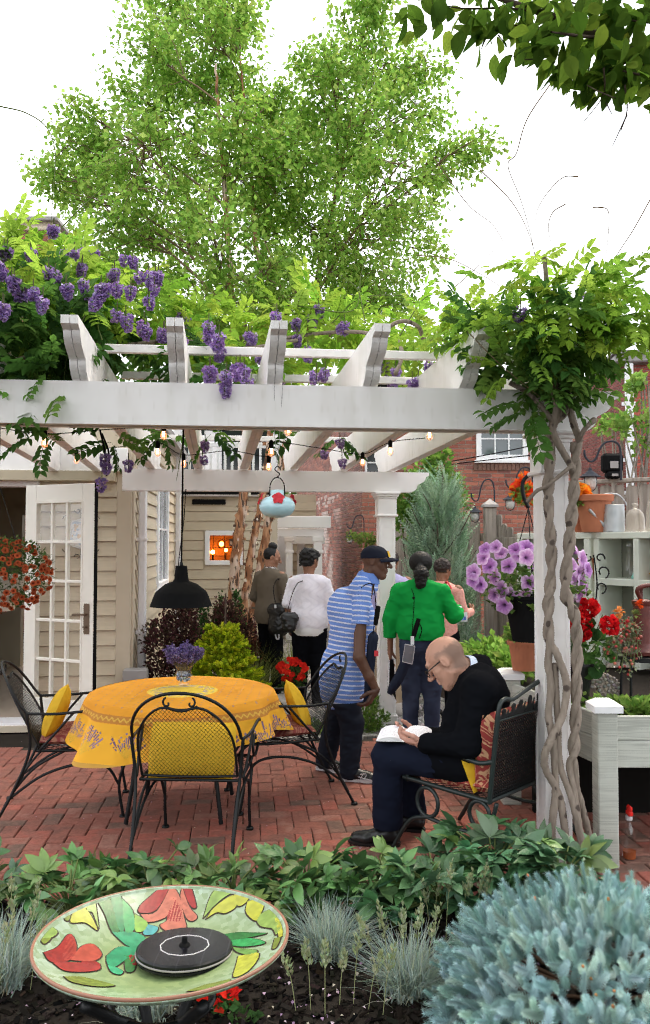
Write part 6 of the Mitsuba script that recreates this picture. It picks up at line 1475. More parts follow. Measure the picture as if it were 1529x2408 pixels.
for x in (0, BW):
    m = MB(); q = -1 if x == 0 else 1
    m.tube(smoothpath([bw(x, by(.62), .60), bw(x + q * .02, .05, .585), bw(x + q * .03, .25, .63), bw(x + q * .03, .44, .635), bw(x + q * .02, .50, .58), bw(x, .49, .41)], 6), .012, 7); part(gb, 'arm', m, 'green_metal', smooth=True)
    th = np.linspace(-.6, 2 * PI * .93, 22); c0 = bw(x, .36, .315)
    c1 = bw(x, .04, .325)
    for cc_, ry, rz in ((c0, .068, .075), (c1, .06, .065)): m = MB(); m.tube([cc_ + RB_ @ V(0, ry * math.cos(t), rz * math.sin(t)) for t in th], .011, 7); part(gb, 'spring_ring', m, 'green_metal', smooth=True)
    m = MB(); m.tube(smoothpath([bw(x, -.06, .40), bw(x, -.03, .30), bw(x, .0, .24), bw(x, .18, .22), bw(x, .40, .24)], 5), .011, 7)
    for y0, y1 in ((.06, -.24), (.36, .60)): m.tube(smoothpath([bw(x, y0, .24), bw(x, (y0 + y1) / 2, .19), bw(x, y1, .012)], 5), .012, 7)
    part(gb, 'leg', m, 'green_metal', smooth=True)
sc1 = pad(BW - .02, .52, .10, 16, .42, 6); k = nkey('bench_cushion'); put(k, sc1[:2], 'vine_print', smooth=True, uv=sc1[2], to_world=place(RB_, bw(BW / 2, .25, .455))); L(k, 'red scroll print seat cushion under the seated man', 'cushion')
sc2 = pad(BW - .02, .38, .11, 16, .42, 6); k = nkey('bench_cushion'); put(k, sc2[:2], 'vine_print', smooth=True, uv=sc2[2], to_world=place(RB_ @ rotx(math.radians(90 + 7)), bw(BW / 2, .055, .63))); L(k, 'red scroll print back cushion leaning on the bench back', 'cushion')
yp = pad(.34, .3, .09, 12, .6, 2.6); k = nkey('pillow'); put(k, yp[:2], 'pillow_yellow', smooth=True, uv=yp[2], to_world=place(RB_ @ rotx(math.radians(75)) @ rotz(.2), bw(.15, .13, .58))); L(k, 'yellow pillow squeezed behind the seated man', 'pillow')

# pendant lamp
pl_ = thing('pendant_lamp', 'black dome pendant lamp hanging over the yellow table', 'lamp'); PC = V(-.905, 5.05, 0); Rr = .193
m = MB(); m.lathe([(.001, 1.535), (.034, 1.535), (.037, 1.525), (.044, 1.45), (.052, 1.438), (.10, 1.42), (.155, 1.375), (.165, 1.36), (.190, 1.292), (Rr, 1.282), (Rr - .004, 1.284), (.160, 1.355), (.10, 1.40), (.001, 1.41)], 48, None, None, PC); part(pl_, 'shade', m, 'black_soft', smooth=35)
m = MB(); m.lathe([(.001, 1.56), (.008, 1.56), (.011, 1.545), (.012, 1.533), (.001, 1.533)], 14, None, None, PC); part(pl_, 'cap', m, 'black_metal', smooth=True)
m = MB(); m.tube(smoothpath([PC + V(0, 0, 1.56), PC + V(.008, -.02, 1.9), PC + V(.012, -.04, 2.2), PC + V(.02, -.06, 2.48), PC + V(.05, -.12, 2.52), PC + V(.10, -.16, 2.56)], 6), .0055, 6); part(pl_, 'cord', m, 'black_soft', smooth=True)
m = MB(); m.add(trimesh.creation.icosphere(subdivisions=2, radius=.045), None, t=PC + V(0, 0, 1.36)); part(pl_, 'bulb', m, 'win_white', smooth=True)
m = MB(); m.tube(smoothpath([W(437, 1150, 5.9), W(432, 1230, 5.95), W(424, 1290, 6.), W(420, 1330, 6.), W(419, 1400, 6.02)], 5), .0035, 5)
one('loose_cable', 'thin black cable dangling left of the pendant cord', 'cable', m, 'black_soft')

# hummingbird feeder on wires
fd = thing('hummingbird_feeder', 'pale blue ceramic hummingbird feeder with red flowers hanging from the beam', 'feeder'); FC = W(652, 1190, 3.9)
mat('pale_blue', proc(lambda p, n, uv: mix((.40, .62, .68), (.48, .68, .73), noise(p.x * 40, p.y * 40, p.z * 40))), .25, .6)
m = MB(); m.lathe([(.001, -.058), (.03, -.056), (.065, -.044), (.084, -.02), (.088, .0), (.082, .022), (.06, .040), (.036, .048), (.032, .052), (.033, .072), (.029, .078), (.001, .079)], 40, None, None, FC); part(fd, 'bowl', m, 'pale_blue', smooth=True)
rp = leaf(.42, .2, .35, 3, .62)
mat('red_petal', (.50, .012, .025), .5, .4)
for a in (-1.45, -2.9, .3, 1.9):
    c = FC + V(.080 * math.cos(a), .080 * math.sin(a), .034); n_ = nrm(V(math.cos(a), math.sin(a), .45)); Rf = frame(n_); m = MB()
    for i in range(5): q = i * 2 * PI / 5 + .3; m.add(rp[0] * .034, rp[1], None, Rf @ np.stack([V(-math.sin(q), math.cos(q), 0), V(math.cos(q), math.sin(q), .25), V(0, 0, 1)], 1), c)
    part(fd, 'flower', m, 'red_petal', smooth=True)
m = MB(); th = np.linspace(-.12 * PI, 1.12 * PI, 20); m.tube([FC + V(.036 * math.cos(t), 0, .085 + .055 * math.sin(t) if math.sin(t) > 0 else .085 + .30 * (.055) * math.sin(t) * 2) for t in th], .003, 6)
for q in (-1, 1): m.tube([FC + V(.036 * q, 0, .085), FC + V(.037 * q, 0, .045)], .003, 5)
m.lathe([(.0335, .04), (.0345, .043), (.0335, .046)], 20, None, None, FC); m.tube(smoothpath([FC + V(0, 0, .142), FC + V(.012, 0, .155), FC + V(0, 0, .168), FC + V(-.012, 0, .18), FC + V(0, 0, .195), FC + V(.012, 0, .185)], 5), .0028, 5); part(fd, 'hanger', m, 'black_metal', smooth=True)
for q in (-1, 1): m = MB(); m.tube([FC + V(0, 0, .19), W(652 + 7 * q, 1010, 4.02), W(655 + 10 * q, 905, 4.0)], .0011, 4); part(fd, 'wire', m, 'grey_box')

# string lights
scene['m_bulb_glass'] = {'type': 'blendbsdf', 'weight': .3, 'a': {'type': 'thindielectric', 'int_ior': 1.5}, 'b': {'type': 'twosided', 'bsdf': {'type': 'diffuse', 'reflectance': {'type': 'rgb', 'value': [.85, .62, .52]}}}}  # warm diffuse share of the glass stands in for the bulb glow
rng = np.random.default_rng(14)
bulbs = [(105, 1040, 4.9), (180, 1080, 6.0), (371, 1062, 5.4), (385, 1022, 5.0), (432, 1090, 6.0), (632, 1096, 5.5), (638, 1062, 5.2), (678, 1012, 5.0), (853, 1086, 6.2), (918, 1060, 5.6), (1010, 1024, 5.4)]
spots_ = ['first from the left under the wisteria', 'pale one against the white ledger', 'lower one of the pair left of the lamp cord', 'upper one left of the lamp cord', 'just right of the lamp cord', 'lowest one above the feeder', 'upper one above the feeder', 'right at the beam above the feeder', 'lowest one on the right half', 'hanging from a dark socket near the back post', 'rightmost one near the front post']
for (x, y, Y), lab in zip(bulbs, spots_):
    k = thing('string_light', 'clear filament bulb, ' + lab, 'light bulb', 'string lights under the pergola'); p = W(x, y, Y)
    m = MB(); m.lathe([(.001, -.035), (.012, -.031), (.020, -.018), (.021, -.004), (.016, .012), (.011, .024), (.010, .03)], 14, None, None, p); part(k, 'glass', m, 'bulb_glass', smooth=True)
    m = MB(); m.tube([p + V(-.004, 0, .02), p + V(-.005, 0, -.012)], .0022, 5); m.tube([p + V(.004, 0, .02), p + V(.005, 0, -.012)], .0022, 5); kk = part(k, 'filament', m, None); scene[kk]['emitter'] = {'type': 'area', 'radiance': {'type': 'rgb', 'value': [5, 2.3, 1.0]}}
    m = MB(); m.lathe([(.001, .022), (.013, .022), (.015, .032), (.014, .068), (.006, .076), (.001, .078)], 12, None, None, p); part(k, 'socket', m, 'black_soft', smooth=30)
cbl = [[(-40, 1000, 4.8), (105, 1020, 4.9), (250, 1010, 4.95), (385, 1005, 5.0), (520, 1012, 5.), (678, 998, 5.0), (850, 1012, 5.2), (1010, 1010, 5.4), (1100, 1000, 5.4)], [(180, 1062, 6.0), (290, 1050, 5.8), (371, 1040, 5.4), (432, 1070, 6.0), (540, 1060, 5.7), (632, 1074, 5.5), (638, 1040, 5.2), (760, 1055, 5.7), (853, 1068, 6.2), (918, 1040, 5.6), (1000, 1030, 5.7)]]
for c_, lab in zip(cbl, ('front run of black string light cable under the pergola', 'rear run of black string light cable under the pergola')):
    m = MB(); m.tube(smoothpath([W(*q) for q in c_], 6), .003, 5); one('light_cable', lab, 'cable', m, 'black_soft', smooth=True)
m = MB(); m.tube(smoothpath([W(240, 1020, 4.9), W(255, 1060, 5.0), W(256, 1100, 5.1), W(250, 1120, 5.1)], 6), .006, 5); m.tube(smoothpath([W(235, 1010, 4.9), W(246, 1060, 5.0), W(250, 1110, 5.1)], 6), .006, 5); one('loose_cable', 'looped black cable hanging down a left rafter', 'cable', m, 'black_soft', smooth=True)

# french door, swung out
dr_ = thing('french_door', 'white french door with fifteen panes swung open against the house', 'door')
hg = W(57, 1690, 7.3) * V(1, 1, 0); da = math.radians(-25); dd = V(math.cos(da), math.sin(da), 0); dn = V(math.sin(da), -math.cos(da), 0); RD = np.stack([dd, -dn, V(0, 0, 1)], 1)
DWd, DZ0, DZ1 = .80, .06, 2.20
m = MB()
for x0, x1, z0, z1 in ((0, .13, DZ0, DZ1), (DWd - .13, DWd, DZ0, DZ1), (.13, DWd - .13, DZ1 - .15, DZ1), (.13, DWd - .13, DZ0, DZ0 + .22)): m.box(V(x0, -.022, z0), V(x1, .022, z1), ch=.004, R=RD, t=hg)
for x0, x1, z0, z1 in ((.125, .14, DZ0 + .22, DZ1 - .15), (DWd - .14, DWd - .125, DZ0 + .22, DZ1 - .15), (.14, DWd - .14, DZ1 - .165, DZ1 - .15), (.14, DWd - .14, DZ0 + .22, DZ0 + .235)): m.box(V(x0, -.028, z0), V(x1, .028, z1), R=RD, t=hg)
part(dr_, 'frame', m, 'cream_white'); mat('cream_white', (.72, .69, .62), .45, .4)
gx0, gx1, gz0, gz1 = .14, DWd - .14, DZ0 + .235, DZ1 - .165
for i in (1, 2): x = gx0 + (gx1 - gx0) * i / 3; m = MB(); m.box(V(x - .013, -.02, gz0), V(x + .013, .02, gz1), ch=.004, R=RD, t=hg); part(dr_, 'muntin', m, 'cream_white')
for i in (1, 2, 3, 4): z = gz0 + (gz1 - gz0) * i / 5; m = MB(); m.box(V(gx0, -.0185, z - .013), V(gx1, .0185, z + .013), ch=.004, R=RD, t=hg); part(dr_, 'muntin', m, 'cream_white')
for i in range(3):
    for j in range(5):
        x0, x1 = gx0 + (gx1 - gx0) * i / 3 + .012, gx0 + (gx1 - gx0) * (i + 1) / 3 - .012; z0, z1 = gz0 + (gz1 - gz0) * j / 5 + .012, gz0 + (gz1 - gz0) * (j + 1) / 5 - .012
        q = np.array([hg + RD @ V(a, 0, b) for a, b in ((x0, z0), (x1, z0), (x1, z1), (x0, z1))]); part(dr_, 'pane', (q, np.array([[0, 1, 2], [0, 2, 3]])), 'clear_glass')
m = MB(); m.box(V(DWd + .0005, -.018, DZ0), V(DWd + .006, .018, DZ1), R=RD, t=hg); part(dr_, 'edge_seal', m, 'black_soft')
m = MB(); mat('bronze', (.16, .11, .075), .35, .5, .6)
pl = sg.Polygon([(-.018, -.12), (.018, -.12), (.018, .12), (-.018, .12)]).buffer(.012); v, f = extrude(pl, .008); m.add(np.array([hg + RD @ V(DWd - .07 + a, -.022 - c, 1.02 + b) for a, b, c in v]), f)
m.tube(smoothpath([hg + RD @ V(DWd - .07, -.03, 1.06), hg + RD @ V(DWd - .07, -.065, 1.06), hg + RD @ V(DWd - .10, -.075, 1.06), hg + RD @ V(DWd - .19, -.07, 1.055)], 5), .009, 7); m.tube([hg + RD @ V(DWd - .07, -.03, .95), hg + RD @ V(DWd - .07, -.05, .95), hg + RD @ V(DWd - .085, -.055, .95)], .009, 7); part(dr_, 'handle', m, 'bronze', smooth=40)
# plate on a scrolled rack on the wall behind the door
pt = thing('wall_plate', 'patterned pottery plate hanging on the siding behind the french door', 'plate'); pc_ = Y_(a_at(190, WB - .03, 1.8), WB - .03); pc_[2] = W(190, 1255, pc_[1])[2]
def plate_fn(p, n, uv):
    r = uv.y; k = dr.sin(uv.x * 2 * PI * 14); b = noise(p.x * 60, p.y * 60, p.z * 60); base = mix((.62, .58, .52), (.58, .60, .62), b)
    base = mix(base, (.30, .38, .50), dr.select((b > .62) & (r < .9), .7, 0.)); base = mix(base, (.60, .36, .12), dr.select((noise(p.x * 35, p.y * 35, p.z * 35 + 4) > .66), .7, 0.)); return mix(base, (.45, .42, .4), dr.select((dr.abs(r - .62) < .03) | (dr.abs(r - .92) < .02), .8, 0.))
mat('plate_print', proc(plate_fn), .25, .5)
prof = [(.001, .0), (.06, .0), (.085, .012), (.135, .022)]; v, f = lathe(prof, 36); r_ = np.linalg.norm(v[:, :2], axis=1) / .135; a_ = np.arctan2(v[:, 1], v[:, 0]); v[:, :2] *= (1 + .035 * np.cos(12 * a_) * (r_ > .95))[:, None]
part(pt, 'dish', MB().add(v, f, None, frame(FR), pc_), 'plate_print', smooth=True, uv=np.stack([a_ / 2 / PI, r_], 1))
m = MB(); RP = np.stack([DX, DY, V(0, 0, 1)], 1)
for sx in (-1, 1):
    for sz in (-1, 1):
        th = np.linspace(0, 1.6 * PI, 14); c0 = V(sx * .13, .012, sz * .14); m.tube([pc_ + RP @ (c0 + V(sx * (.035 - .004 * t) * math.cos(t), 0, sz * (.035 - .004 * t) * math.sin(t))) for t in th], .0035, 5)
    th = np.linspace(0, 1.6 * PI, 14)
    for sz in (-1, 1): m.tube([pc_ + RP @ (V(sx * .03, .012, sz * .215) + V(sx * (.03 - .004 * t) * math.cos(t), 0, -sz * (.03 - .004 * t) * math.sin(t))) for t in th], .0035, 5)
m.tube([pc_ + RP @ V(0, .014, -.24), pc_ + RP @ V(0, .014, .24)], .004, 5); part(pt, 'rack', m, 'black_metal', smooth=True)
# ---------------------------------------------------------------- lanterns on the fence
mat('lantern_grey', (.04, .043, .055), .85, .15); scene['m_frosted'] = {'type': 'twosided', 'bsdf': {'type': 'principled', 'base_color': {'type': 'rgb', 'value': [.55, .54, .52]}, 'roughness': .25, 'specular': .6}}
def lantern(p, s, lab, hook, hlab):
    k = thing('lantern', lab, 'lantern', None); m = MB()
    m.lathe([(.001, .0), (.012, -.004), (.016, -.022), (.034, -.034), (.036, -.04), (.056, -.05), (.058, -.056), (.082, -.068), (.083, -.075), (.04, -.07), (.001, -.07)], 20, None, None, p) if s == 1 else m.add(lathe([(.001, .0), (.012, -.004), (.016, -.022), (.034, -.034), (.036, -.04), (.056, -.05), (.058, -.056), (.082, -.068), (.083, -.075), (.04, -.07), (.001, -.07)], 20)[0] * s, lathe([(0, 0)] * 11, 20)[1], None, None, p)
    m.tube([p + V(0, 0, -.004), p + V(0, 0, .035 * s)], .003 * s, 5); part(k, 'roof', m, 'lantern_grey', smooth=35)
    m = MB(); m.add(lathe([(.038, -.072), (.05, -.09), (.052, -.115), (.046, -.15), (.034, -.17), (.001, -.172)], 20)[0] * s, lathe([(0, 0)] * 6, 20)[1], None, None, p); part(k, 'glass', m, 'frosted', smooth=True)
    m = MB()
    for i in range(4):
        a = i * PI / 2 + .5; m.tube(smoothpath([p + s * V(.06 * math.cos(a), .06 * math.sin(a), -.07), p + s * V(.066 * math.cos(a), .066 * math.sin(a), -.12), p + s * V(.05 * math.cos(a), .05 * math.sin(a), -.17), p + s * V(.0, 0, -.19)], 4), .0032 * s, 5)
    m.lathe([(.001, -.195 * s), (.01 * s, -.19 * s), (.001, -.18 * s)], 8, None, None, p); part(k, 'cage', m, 'lantern_grey', smooth=True)
    m = MB(); m.tube(smoothpath(hook, 7), .0085, 6); one('shepherd_hook', hlab, 'hook', m, 'lantern_grey', smooth=True)
def hk(p, dx, up, w=.1):
    return [p + V(dx * w * 2.2, 0, -.12), p + V(dx * w * 2.2, 0, up * .6), p + V(dx * w * 1.9, 0, up), p + V(dx * w * 1.2, 0, up * 1.02), p + V(dx * w * .75, 0, up * .75), p + V(dx * w * .4, 0, .05), p + V(0, 0, .028), p + V(-dx * w * .35, 0, .07), p + V(-dx * w * .4, 0, .12)]
lantern(W(1388, 1100, 6.3), 1.0, 'nearest grey hanging lantern right of the vine post', hk(W(1388, 1094, 6.3), 1, .18, .11), 'curved grey hook holding the nearest lantern')
lantern(W(1200, 1160, 8.6), .98, 'grey hanging lantern beside the weathered gate post', hk(W(1200, 1154, 8.6), 1, .24, .11), 'curved grey hook holding the lantern right of the gate post')
lantern(W(1117, 1190, 9.05), .98, 'grey hanging lantern left of the gate post beside the juniper', hk(W(1117, 1184, 9.05), 1, .26, .1), 'curved grey hook holding the lantern left of the gate post')
lantern(W(822, 1253, 12.2), .85, 'small far lantern on the dark brick wall behind the cap', hk(W(822, 1247, 12.2), 1, .22, .1), 'curved hook of the far lantern on the brick wall')
fl_ = thing('flood_light', 'black solar flood light on a short post above the fence cap', 'light'); p = W(1440, 1095, 7.9)
m = MB(); m.box(p + V(-.10, -.05, -.07), p + V(.10, .06, .12), ch=.025); m.box(p + V(-.07, -.07, -.13), p + V(.07, .04, -.06), ch=.02); part(fl_, 'housing', m, 'black_soft'); m = MB(); m.box(p + V(-.04, -.062, -.03), p + V(.04, -.052, .04)); m.box(p + V(-.03, -.078, -.11), p + V(.03, -.068, -.085)); part(fl_, 'lens', m, 'grey_box'); m = MB(); m.tube([p + V(.02, .03, -.3), p + V(.02, .03, -.1)], .02, 6); part(fl_, 'stake', m, 'old_wood')

# ---------------------------------------------------------------- raised planter
mat('planter_paint', proc(lambda p, n, uv: mix((.50, .51, .46), (.36, .37, .33), smoothstep(.3, .8, .5 * noise(p.x * 9 + p.y * 9, p.y * 9, p.z * 160) + .5 * fbm(p.x * 5, p.y * 5, p.z * 5, 2)))), .7, .25)
pn = thing('raised_planter', 'grey white wooden raised planter on tall legs at the right', 'planter')
A0, A1, A2 = V(1.47, 4.24, 0), V(2.9, 4.24, 0), V(1.20, 5.25, 0)
for p0, p1 in ((A0, A1), (A2, A0), (A2, V(1.35, 6.2, 0))):
    d = nrm(p1 - p0); R = np.stack([d, np.cross(V(0, 0, 1), d), V(0, 0, 1)], 1); ln = np.linalg.norm(p1 - p0)
    for z0, z1 in ((.505, .645), (.648, .772)): m = MB(); m.box(V(.02, -.014, z0), V(ln - .02, .014, z1), ch=.003, R=R, t=p0); part(pn, 'board', m, 'planter_paint')
def ppost(p, w, zt, cap=True):
    m = MB(); m.box(p + V(-w, -w, .0), p + V(w, w, zt), ch=.006); part(pn, 'leg', m, 'planter_paint')
    if cap:
        e = w + .022; v = np.array([[-e, -e, 0], [e, -e, 0], [e, e, 0], [-e, e, 0], [-e, -e, .035], [e, -e, .035], [e, e, .035], [-e, e, .035], [-w * .7, -w * .7, .06], [w * .7, -w * .7, .06], [w * .7, w * .7, .06], [-w * .7, w * .7, .06]]); m = trimesh.Trimesh(v, process=False).convex_hull; part(pn, 'post_cap', MB().add(m.vertices, m.faces, None, None, p + V(0, 0, zt)), 'win_white')
ppost(A0 + V(-.005, -.005, 0), .052, .80); ppost(A2 + V(0, 0, 0), .06, .80); ppost(V(2.86, 4.26, 0), .06, .6, False)
m = MB(); pl = sg.Polygon([(1.48, 4.26), (2.9, 4.26), (2.9, 6.2), (1.37, 6.2), (1.22, 5.27)]); v, f = extrude(pl, .2, .52); m.add(v, f); part(pn, 'soil', m, 'soil')
m = MB(); v, f = extrude(sg.Polygon([(1.30, 5.05), (2.9, 5.05), (2.9, 5.09), (1.30, 5.09)]), .52); m.add(v, f); part(pn, 'under_panel', m, 'dark_inside')  # near-black panel added to stand in for the shade below the planter
sp = thing('spray_bottle', 'clear spray bottle with red trigger head under the planter', 'bottle'); p = W(1481, 2042, 4.32); p[2] = 0
m = MB(); m.lathe([(.001, .005), (.035, .005), (.037, .02), (.036, .12), (.02, .17), (.013, .20), (.013, .215)], 18, None, None, p); part(sp, 'body', m, 'clear_glass', smooth=True)
m = MB(); m.lathe([(.001, .008), (.032, .008), (.033, .045), (.001, .046)], 18, None, None, p); part(sp, 'liquid', m, 'amber_liquid', smooth=30); mat('amber_liquid', (.30, .07, .02), .2, .5)
m = MB(); m.lathe([(.016, .205), (.018, .207), (.018, .228), (.001, .23)], 14, None, None, p); part(sp, 'collar', m, 'sole_white', smooth=30)
m = MB(); m.box(p + V(-.012, -.03, .23), p + V(.014, .02, .258), ch=.006); m.box(p + V(-.010, -.035, .255), p + V(.010, .016, .285), ch=.008); part(sp, 'trigger', m, 'red_paint'); mat('red_paint', (.72, .02, .015), .35, .5)

# ---------------------------------------------------------------- shelf unit
mat('shelf_paint', (.60, .63, .56), .55, .35); mat('shelf_back', proc(lambda p, n, uv: mix((.27, .28, .235), (.20, .205, .175), noise(p.x * 30, p.y * 30, p.z * 3))), .8, .2)
mat('terracotta', proc(lambda p, n, uv: mix((.46, .17, .09), (.38, .135, .075), fbm(p.x * 18, p.y * 18, p.z * 18, 3))), .75, .25)
sh_ = thing('shelf_unit', 'pale green open cubby shelf standing behind the raised planter', 'shelf')
S0, S1 = W(1402, 1255, 6.1) * V(1, 1, 0), W(1640, 1255, 5.45) * V(1, 1, 0); sd = nrm(S1 - S0); SR = np.stack([sd, np.cross(V(0, 0, 1), sd), V(0, 0, 1)], 1); SL = np.linalg.norm(S1 - S0)
zs = [1.76, 1.41, 1.02]; xm = [0, .335, .68, SL]
for z in zs: m = MB(); m.box(V(0, 0, z - .05), V(SL, .30, z), ch=.004, R=SR, t=S0); part(sh_, 'shelf', m, 'shelf_paint')
for x in xm: m = MB(); m.box(V(x - .022, -.004, .76), V(x + .022, .296, 1.708), ch=.004, R=SR, t=S0); part(sh_, 'upright', m, 'shelf_paint')
m = MB(); m.box(V(0, .30, .74), V(SL, .315, 1.74), R=SR, t=S0); part(sh_, 'back', m, 'shelf_back')
sh2 = thing('shelf_unit', 'second pale green shelf angled away behind the vine post', 'shelf'); Q0 = W(1216, 1255, 6.5) * V(1, 1, 0); Q1 = S0 + V(-.04, .01, 0); sd2 = nrm(Q1 - Q0); SR2 = np.stack([sd2, np.cross(V(0, 0, 1), sd2), V(0, 0, 1)], 1); SL2 = np.linalg.norm(Q1 - Q0)
for z in (1.76, 1.30): m = MB(); m.box(V(0, 0, z - .05), V(SL2, .3, z), ch=.004, R=SR2, t=Q0); part(sh2, 'shelf', m, 'shelf_paint')
for x in (.02, SL2 - .03): m = MB(); m.box(V(x - .022, -.004, .6), V(x + .022, .296, 1.708), ch=.004, R=SR2, t=Q0); part(sh2, 'upright', m, 'shelf_paint')
m = MB(); m.box(V(0, .3, .6), V(SL2, .315, 1.74), R=SR2, t=Q0); part(sh2, 'back', m, 'shelf_back')
def on(x, y, z): return S0 + SR @ V(x, y, z)
def pot(name, lab, p, r0, r1, h, m_='terracotta', lip=.03):
    k = thing(name, lab, 'pot'); part(k, 'vessel', MB().lathe([(.001, .0), (r0, .0), (r0 + (r1 - r0) * (1 - lip / h), h - lip), (r1 * 1.07, h - lip + .002), (r1 * 1.10, h - .006), (r1 * 1.06, h), (r1 * .95, h), (r1 * .92, h - .02), (.001, h - .03)], 32, None, None, p), m_, smooth=35); return k
PT = W(1398, 1250, 6.15); PT[2] = 1.762
pot('flower_pot', 'large terracotta pot standing on top of the shelf behind the watering can', PT, .092, .135, .285, lip=.05); pot('flower_pot', 'second terracotta pot tucked behind the vine trunks on the shelf', W(1357, 1250, 6.35) * V(1, 1, 0) + V(0, 0, 1.762), .07, .10, .2)
PS = W(1381, 1300, 6.22); PS[2] = 1.412 if False else 1.302; pot('flower_pot', 'small stacked terracotta pots in the left shelf bay', V(PS[0], PS[1], 1.302), .05, .07, .26)
wc = thing('watering_can', 'galvanised watering can with a long spout on the shelf top', 'watering can'); p = on(.10, .08, 1.762)
m = MB(); m.lathe([(.001, 0), (.078, 0), (.08, .004), (.078, .2), (.081, .206), (.077, .208), (.074, .19), (.001, .19)], 30, None, None, p); part(wc, 'body', m, 'zinc', smooth=30); mat('zinc', proc(lambda p, n, uv: mix((.42, .45, .47), (.56, .58, .6), noise(p.x * 30, p.y * 30, p.z * 20))), .45, .5, .5)
m = MB(); m.tube([p + V(-.07, 0, .045), p + V(-.19, -.02, .17)], [.016, .010], 9); part(wc, 'spout', m, 'zinc', smooth=True)
m = MB(); m.tube(smoothpath([p + V(-.075, 0, .15), p + V(-.11, 0, .22), p + V(-.07, 0, .285), p + V(.03, 0, .285), p + V(.085, 0, .235), p + V(.10, 0, .20)], 6), .008, 7, sq=.6); part(wc, 'handle', m, 'zinc', smooth=True)
scene['m_cloche'] = {'type': 'blendbsdf', 'weight': .30, 'a': {'type': 'thindielectric', 'int_ior': 1.6}, 'b': {'type': 'twosided', 'bsdf': {'type': 'principled', 'base_color': {'type': 'rgb', 'value': [.62, .54, .46]}, 'roughness': .15, 'specular': .8}}}
for lab, xx, s in (('small bell glass cloche beside the watering can', .255, .80), ('large bell glass cloche at the right end of the shelf top', .47, 1.25)):
    k = thing('bell_cloche', lab, 'cloche'); p = on(xx, .12, 1.762)
    pr = np.array([(.102, 0), (.095, .008), (.086, .03), (.083, .12), (.074, .165), (.05, .2), (.02, .214), (.012, .222)]) * s; m = MB(); m.lathe(pr, 32, None, None, p); part(k, 'bell', m, 'cloche', smooth=True)
    m = MB(); m.lathe(np.array([(.001, .222), (.012, .222), (.027, .235), (.029, .25), (.02, .264), (.001, .268)]) * s, 18, None, None, p); part(k, 'knob', m, 'cloche', smooth=True)
k = thing('glass_decanter', 'tall clear glass decanter standing in the shelf cubby', 'bottle'); p = on(.20, .12, 1.412); m = MB(); m.lathe([(.001, .004), (.042, .003), (.036, .08), (.022, .17), (.014, .2), (.012, .225), (.022, .232), (.024, .25), (.014, .27), (.001, .274)], 20, None, None, p); part(k, 'body', m, 'clear_glass', smooth=True); m = MB(); m.lathe([(.001, .24), (.019, .243), (.02, .255), (.001, .268)], 12, None, None, p); part(k, 'stopper', m, 'film', smooth=True)
k = thing('bud_vase', 'small turquoise bud vase at the cubby divider', 'vase'); m = MB(); m.lathe([(.001, 0), (.022, .002), (.024, .02), (.008, .05), (.007, .08), (.011, .088)], 16, None, None, on(.29, .05, 1.412)); part(k, 'body', m, 'turquoise', smooth=True); mat('turquoise', (.22, .55, .48), .25, .5)
k = thing('lotus_holder', 'orange lotus shaped candle holder in the right cubby', 'candle holder'); mat('orange_shell', (.80, .28, .02), .3, .5)
lt = leaf(.5, .25, -.35, 4, .5)
for r_, n_, el in ((.012, 6, 1.1), (.02, 9, .7), (.028, 11, .3)):
    for i in range(n_): a = i * 2 * PI / n_ + r_ * 90; part(k, 'petal', MB().add(lt[0] * .068, lt[1], None, frames(V(math.cos(a) * math.cos(el), math.sin(a) * math.cos(el), math.sin(el))[None], V(0, 0, 1)[None])[0], on(.47, .1, 1.418) + V(math.cos(a) * r_, math.sin(a) * r_, 0)), 'orange_shell', smooth=True)
k = thing('scroll_bracket', 'black wrought iron scroll bracket hung on the left upright of the shelf', 'bracket'); m = MB()
for x, y, r, s0 in ((1412, 1312, .035, -.3), (1418, 1345, .05, -1.2), (1413, 1382, .045, -1.4), (1385, 1312, .03, 2.)):
    c = W(x, y, 5.95); th = np.linspace(s0, s0 + 1.65 * PI, 16); m.tube([c + V(r * (1 - .035 * i) * math.cos(t), 0, r * (1 - .035 * i) * math.sin(t)) for i, t in enumerate(th)], .006, 5)
m.tube(smoothpath([W(1396, 1305, 5.95), W(1402, 1345, 5.95), W(1404, 1380, 5.95), W(1398, 1420, 5.95), W(1375, 1432, 5.95)], 5), .006, 5); part(k, 'scrolls', m, 'black_metal', smooth=True, kind='stuff')

# ---------------------------------------------------------------- petunias in the black hanging pot
rng = np.random.default_rng(88)
def trumpet(n=20, rim=.12, lobes=5):
    rr = [.02, .10, .30, .62, .86, 1.0]; v, c = [], []
    for i, r in enumerate(rr):
        for j in range(n):
            a = j * 2 * PI / n; lob = 1 + (.10 * math.cos(lobes * a) if i > 2 else 0); z = [-.9, -.55, -.16, .0, .02, -.10][i] + (.09 * math.cos(lobes * a * 2 + 1) if i == 5 else 0)
            v.append([r * lob * math.cos(a), r * lob * math.sin(a), z]); ve = .5 + .5 * math.cos(lobes * a * 2)
            c.append([(.10, .05, .10), (.14, .05, .17), (.40, .19, .46), (.64, .36, .66), (.74, .52, .79), (.78, .60, .83)][i] if not (i in (3, 4) and ve < .3) else [(0,)] * 3 + [0] and ((.50, .22, .55) if i == 3 else (.66, .40, .70)))
    i, j = np.meshgrid(np.arange(len(rr) - 1), np.arange(n), indexing='ij'); i, j = i.ravel(), j.ravel(); k = (j + 1) % n
    return np.array(v), np.stack([i * n + j, i * n + k, (i + 1) * n + k, (i + 1) * n + j], 1), np.array(c)
TV, TF, TCc = trumpet()
pt_ = thing('petunia_pot', 'black hanging pot overflowing with lilac petunias behind the vine post', 'flower pot'); PCn = W(1245, 1400, 4.78)
